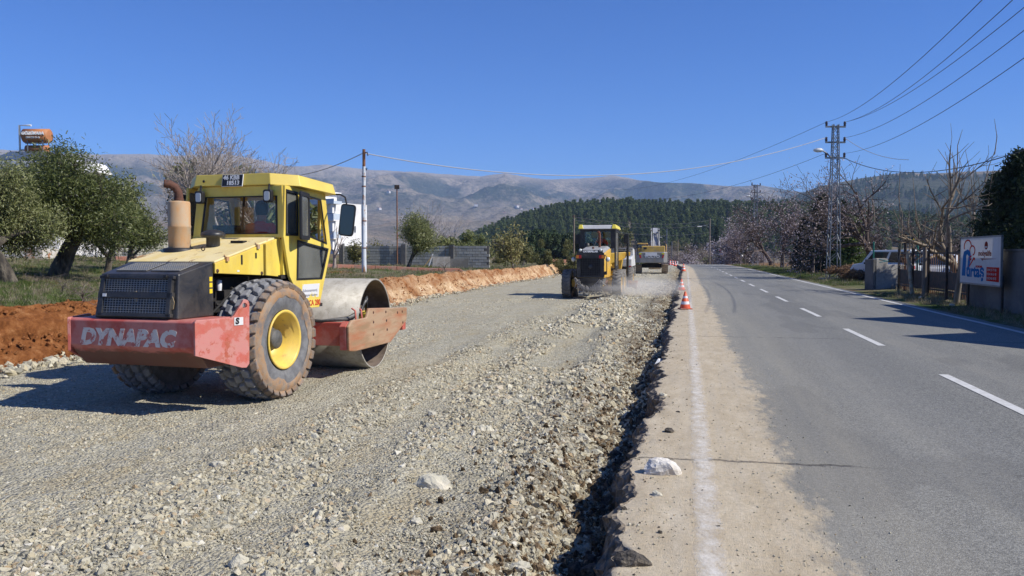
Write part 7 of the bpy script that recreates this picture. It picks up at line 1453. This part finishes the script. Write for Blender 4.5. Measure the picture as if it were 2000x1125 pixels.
for sx in (-1, 1): MB().box((sx * .8, -1.45, .88), (.3, .05, .14)).build('tail_light', REDL, trk); lug_wheel(trk, sx * .9, -.6, .45, .3, 'wheel', 14, GALV, sx); lug_wheel(trk, sx * .9, 2.9, .45, .3, 'wheel', 14, GALV, sx); MB().box((sx * 1.22, 3.4, 2.05), (.08, .18, .42)).tube([(sx * .95, 3.5, 2.3), (sx * 1.2, 3.4, 2.2)], .02, 5).build('mirror', SEAL, trk)
def car(name, loc, rz, paint_, label, cat, van=False):
    o = empty(name, loc, rz, label, cat); L_, w, h = 4.2, .84, 1.5 if not van else 1.78
    low = [(-2.1, .32), (-2.12, .62), (-2.0, .86), (-1.0, .95) if not van else (-1.5, .95), (1.95, .95), (2.1, .8), (2.12, .35)]
    if van: low = [(-2.1, .32), (-2.12, .66), (-1.95, .92), (-1.35, 1.02), (2.05, 1.02), (2.12, .8), (2.12, .35)]
    MB().prism(low, 'y', -w, w).build('body', paint_, o, .07)
    gh = [(-1.05, .94), (-.35, h - .04), (1.2, h), (1.9, .95)] if not van else [(-1.40, 1.0), (-.70, h - .03), (1.95, h), (2.08, 1.0)]
    MB().prism(gh, 'y', -w * .88, w * .88).build('greenhouse', paint_, o, .06)
    for sy in (-1, 1):
        for a, b_ in (((.06, .47), (.53, .96)) if van else ((.05, .46), (.52, .94))):
            lo, hi = gh[0][0] + .12, gh[3][0] - .1; l2, h2_ = gh[1][0] + .06, gh[2][0] - .04; zb_, zt_ = gh[0][1] + .06, h - .13
            q = [(lo + (hi - lo) * a, zb_), (lo + (hi - lo) * b_, zb_), (l2 + (h2_ - l2) * b_, zt_), (l2 + (h2_ - l2) * a, zt_)]; MB().prism(q, 'y', sy * w * .885, sy * w * .90).build('side_window', DARKW, o)
        MB().box((-.95, sy * (w + .06), 1.0), (.12, .16, .12)).build('mirror', SEAL, o, .03)
        MB().box((-2.06, sy * .6, .70), (.12, .30, .14)).build('headlight', LENS, o, .03); MB().box((2.08, sy * .66, .78), (.1, .2, .2)).build('tail_light', REDL, o, .02)
        for xx in (-1.32, 1.32):
            t_ = MB().lathe([(.2, -.1), (.31, -.09), (.32, 0), (.31, .09), (.2, .1)], 20, 'y', (xx, sy * .76, .31)).build('wheel', SEAL, o); MB().lathe([(.2, .09 * sy), (.12, .06 * sy), (.001, .07 * sy)], 16, 'y', (xx, sy * .77, .31)).build('rim', GALV, t_)
    f0, f1 = gh[0], gh[1]; MB().add([(f0[0] + .07, -w * .78, f0[1] + .07), (f0[0] + .07, w * .78, f0[1] + .07), (f1[0] - .07, w * .72, f1[1] - .04), (f1[0] - .07, -w * .72, f1[1] - .04)], [(0, 1, 2, 3)]).xf(Matrix.Translation((-.05, 0, .02))).build('windscreen', DARKW, o)
    r0, r1 = gh[3], gh[2]; MB().add([(r0[0] + .02, -w * .74, r0[1] + .08), (r0[0] + .02, w * .74, r0[1] + .08), (r1[0] + .06, w * .68, r1[1] - .08), (r1[0] + .06, -w * .68, r1[1] - .08)], [(3, 2, 1, 0)]).build('rear_window', DARKW, o)
    return o
CW_ = M('car_white', (0.72, 0.72, 0.71), rough=.25, coat=.6); CGN = M('car_grey_green', (0.40, 0.44, 0.43), rough=.3, coat=.5); CSV = M('van_silver', (0.60, 0.62, 0.62), rough=.3, coat=.5)
q = W(1317, 500, 162); car('car', (q.x, q.y, .27 + float(crest(q.y))), R(90), CW_, 'small white car far ahead between the cones', 'car')
q = road_at(1738, 11.6); car('van', (q.x, q.y, q.z - .02), R(-52), CSV, 'silver van parked behind the pale concrete wall stub', 'van', True)
q = road_at(1838, 12.4); car('car', (q.x, q.y, q.z), R(75), CW_, 'white car seen through the bars of the metal fence', 'car')
# ================================================================ house just outside the right edge, whose gables shade the road
oh = empty('gabled_house', (10.7, 0, .2), 0, 'house with two gables beyond the right edge that shades the road', 'house')
MB().box((3.0, 16.2, 2.15), (6.0, 19.0, 4.7)).build('wall', STUC, oh)
for yc, y0, y1, zt_ in ((17.3, 15.3, 18.4, 5.95), (21.9, 19.4, 23.1, 6.05)): MB().prism([(y0, 4.5), (y1, 4.5), (yc, zt_)], 'x', -.15, 6.1).build('gable_roof', M('clay_roof', (0.34, 0.13, 0.08), rough=.9), oh)
for yy in (10, 14, 18, 22): window(oh, (0, yy, 2.0), 1.1, 1.2, 'x', -1)
# ================================================================ single stones that stand out
WV = [(-.15, -.02, 0), (-.07, -.09, 0), (.09, -.10, .0), (.155, -.03, 0), (.12, .08, 0), (-.05, .10, 0), (-.145, .0, .055), (-.08, -.075, .07), (.05, -.095, .06), (.13, -.04, .05), (.085, .05, .085), (-.03, .07, .125), (-.10, .03, .115), (-.01, -.02, .13)]
def stone_mesh(seed, jit, name):
    g = random.Random(seed); bm = bmesh.new(); a = g.uniform(-.5, .5)
    for x, y, z in WV:
        x, y = x * math.cos(a) - y * math.sin(a), x * math.sin(a) + y * math.cos(a); bm.verts.new((x * (1 + g.gauss(0, jit)), y * (1 + g.gauss(0, jit)), z * (1 + g.gauss(0, jit))))
    r_ = bmesh.ops.convex_hull(bm, input=bm.verts); bmesh.ops.delete(bm, geom=[q for q in r_['geom_interior'] if isinstance(q, bmesh.types.BMVert)], context='VERTS')
    bmesh.ops.triangulate(bm, faces=bm.faces); bmesh.ops.subdivide_edges(bm, edges=bm.edges[:], cuts=3, use_grid_fill=True); bmesh.ops.recalc_face_normals(bm, faces=bm.faces)
    for v_ in bm.verts:
        if v_.co.z > .085: v_.co.z = .085 + (v_.co.z - .085) * .45
        v_.co += v_.co.normalized() * (.016 * float(vnoise(v_.co.x * 17 + seed, v_.co.y * 17 + v_.co.z * 23, 3)) + .007 * float(vnoise(v_.co.x * 55 + seed, v_.co.y * 55 + v_.co.z * 61, 5)))
    me = bpy.data.meshes.new(name); bm.to_mesh(me); bm.free(); return me
def rock(px_, py_, size, seed, mat, label, z=None, flat=.6, rz=0.0, dims=(1, 1, 1), name='stone'):
    b0 = G(px_, py_, .27 if z is None else z); zz = float(road_z(b0.x, b0.y)) if z is None else float(z_gravel(b0.x, b0.y)); k = size / .28
    o = link(name, stone_mesh(seed, .22, name), mat, None, (b0.x, b0.y, zz - .006), (0, 0, rz)); o.scale = (k * dims[0], k * dims[1], k * dims[2] * (.8 + flat * .4)); return tag(o, label, 'stone')
LIME = M('white_limestone', (0.66, 0.63, 0.57), (0.54, 0.49, 0.41), scale=2.2, rough=.9, bump=.6, bscale=12, bdist=.04, spec=.1); GREYR = M('greenish_rock', (0.50, 0.47, 0.36), (0.60, 0.55, 0.43), scale=2, rough=.95, bump=.4, bscale=9, bdist=.06, spec=.1)
wq = G(1291, 922, ROAD_Z); tag(link('stone', stone_mesh(701, .06, 'stone'), LIME, None, (wq.x, wq.y, float(road_z(wq.x, wq.y)) - .004), (0, 0, .15)), 'big white stone lying on the broken road edge', 'stone')
rock(1284, 966, .075, 702, GREYR, 'small pale stone below the big white one on the shoulder')
rock(850, 952, .22, 703, GREYR, 'flat grey slab of rock in the middle of the near gravel', 0.0, .8, .5, (1.2, .8, 1.1)); rock(427, 910, .125, 704, GREYR, 'pale block of stone on the gravel in front of the roller', 0.0, .85); rock(468, 1098, .12, 705, GREYR, 'pointed stone at the bottom left of the gravel', 0.0, .9)
rock(812, 1022, .085, 706, GREYR, 'rounded yellowish stone below the grey slab', 0.0, .9); rock(941, 845, .14, 707, GREYR, 'brown stone on the ridge right of the middle of the gravel', 0.0, .7); rock(1140, 852, .15, 708, GREYR, 'dark edged stone near the broken road edge', 0.0, .8); rock(1015, 1100, .12, 709, GREYR, 'grey stone at the bottom of the picture near the trench', 0.0, .8); rock(845, 803, .12, 713, GREYR, 'dark stone left of the middle of the gravel', 0.0, .8)
rock(1306, 843, .10, 710, TAR, 'black asphalt lump on the shoulder above the white stone', None, .8, 0, (1, 1, 1), 'asphalt_lump'); rock(1236, 1100, .17, 711, TAR, 'large black asphalt lump at the bottom of the broken edge', None, .8, 0, (1.1, 1, .9), 'asphalt_lump'); rock(1295, 772, .09, 712, GREYR, 'grey stone on the edge of the shoulder', None, .7)
for px_, xr, s_, lab in rocks:
    b0 = road_at(px_, xr); src = chip('stone', int(px_), GREYR, .7, 14); COL.objects.link(src); src.location = (b0.x, b0.y, b0.z + .05); src.scale = (s_, s_, s_); tag(src, lab, 'stone')
pl0 = G(1279, 706, .2); tag(np_litter := MB().add([(0, 0, .02), (.09, .02, .05), (.12, .14, .09), (.02, .16, .04), (.05, .08, .10)], [(0, 1, 4), (1, 2, 4), (2, 3, 4), (3, 0, 4)]).build('paper_scrap', WHITE, None, loc=(pl0.x, pl0.y, .14)), 'crumpled white paper scrap caught in the broken edge', 'litter')
# ================================================================ dust behind the grader
dc = W(1235, 560, 36.5); dust = MB().box((0, 0, 0), (2, 2, 2)).build('dust_cloud', []); dust.location = (dc.x + .2, dc.y - 1.2, .62); dust.scale = (3.0, 2.6, .72); tag(dust, 'pale dust blowing up beside the wheels of the grader', None, None, 'stuff')
m = bpy.data.materials.new('dust'); m.use_nodes = True; nt = m.node_tree; nt.nodes.clear(); b = NB(nt); out = b.n('ShaderNodeOutputMaterial'); pv = b.n('ShaderNodeVolumePrincipled'); pv.inputs['Color'].default_value = (0.97, 0.95, 0.90, 1)
oc = b.coord(); ln = b.n('ShaderNodeVectorMath', operation='LENGTH'); b.L(oc, ln.inputs[0]); s = b.sep(oc)
f_ = b.math('MULTIPLY', b.maprange(ln.outputs['Value'], 1.0, 0.25), b.ramp(b.noise(oc, 1.9, 5, .6), [(.36, 0.0), (.68, 1.0)])); f_ = b.math('MULTIPLY', f_, b.maprange(s[2], .75, -.75))
b.L(b.math('MULTIPLY', f_, 1.5), pv.inputs['Density']); b.L(pv.outputs[0], out.inputs['Volume']); dust.data.materials.append(m)

fy = [at(1028, 92), at(1122, 92), at(1122, 128), at(1028, 128)]; fv = []
for j in range(9):
    for i in range(13):
        q_ = fy[0].lerp(fy[1], i / 12).lerp(fy[3].lerp(fy[2], i / 12), j / 8); fv.append((q_.x, q_.y, float(z_ground(q_.x, q_.y)) + .12))
tag(link('ploughed_field', grid_mesh('ploughed_field', np.array(fv).reshape(9, 13, 3)), M('red_ploughed_soil', (0.34, 0.15, 0.065), (0.27, 0.11, 0.045), scale=.8, rough=1, bump=.6, bscale=3, bdist=.1)), 'reddish ploughed field behind the bank', None, None, 'structure')
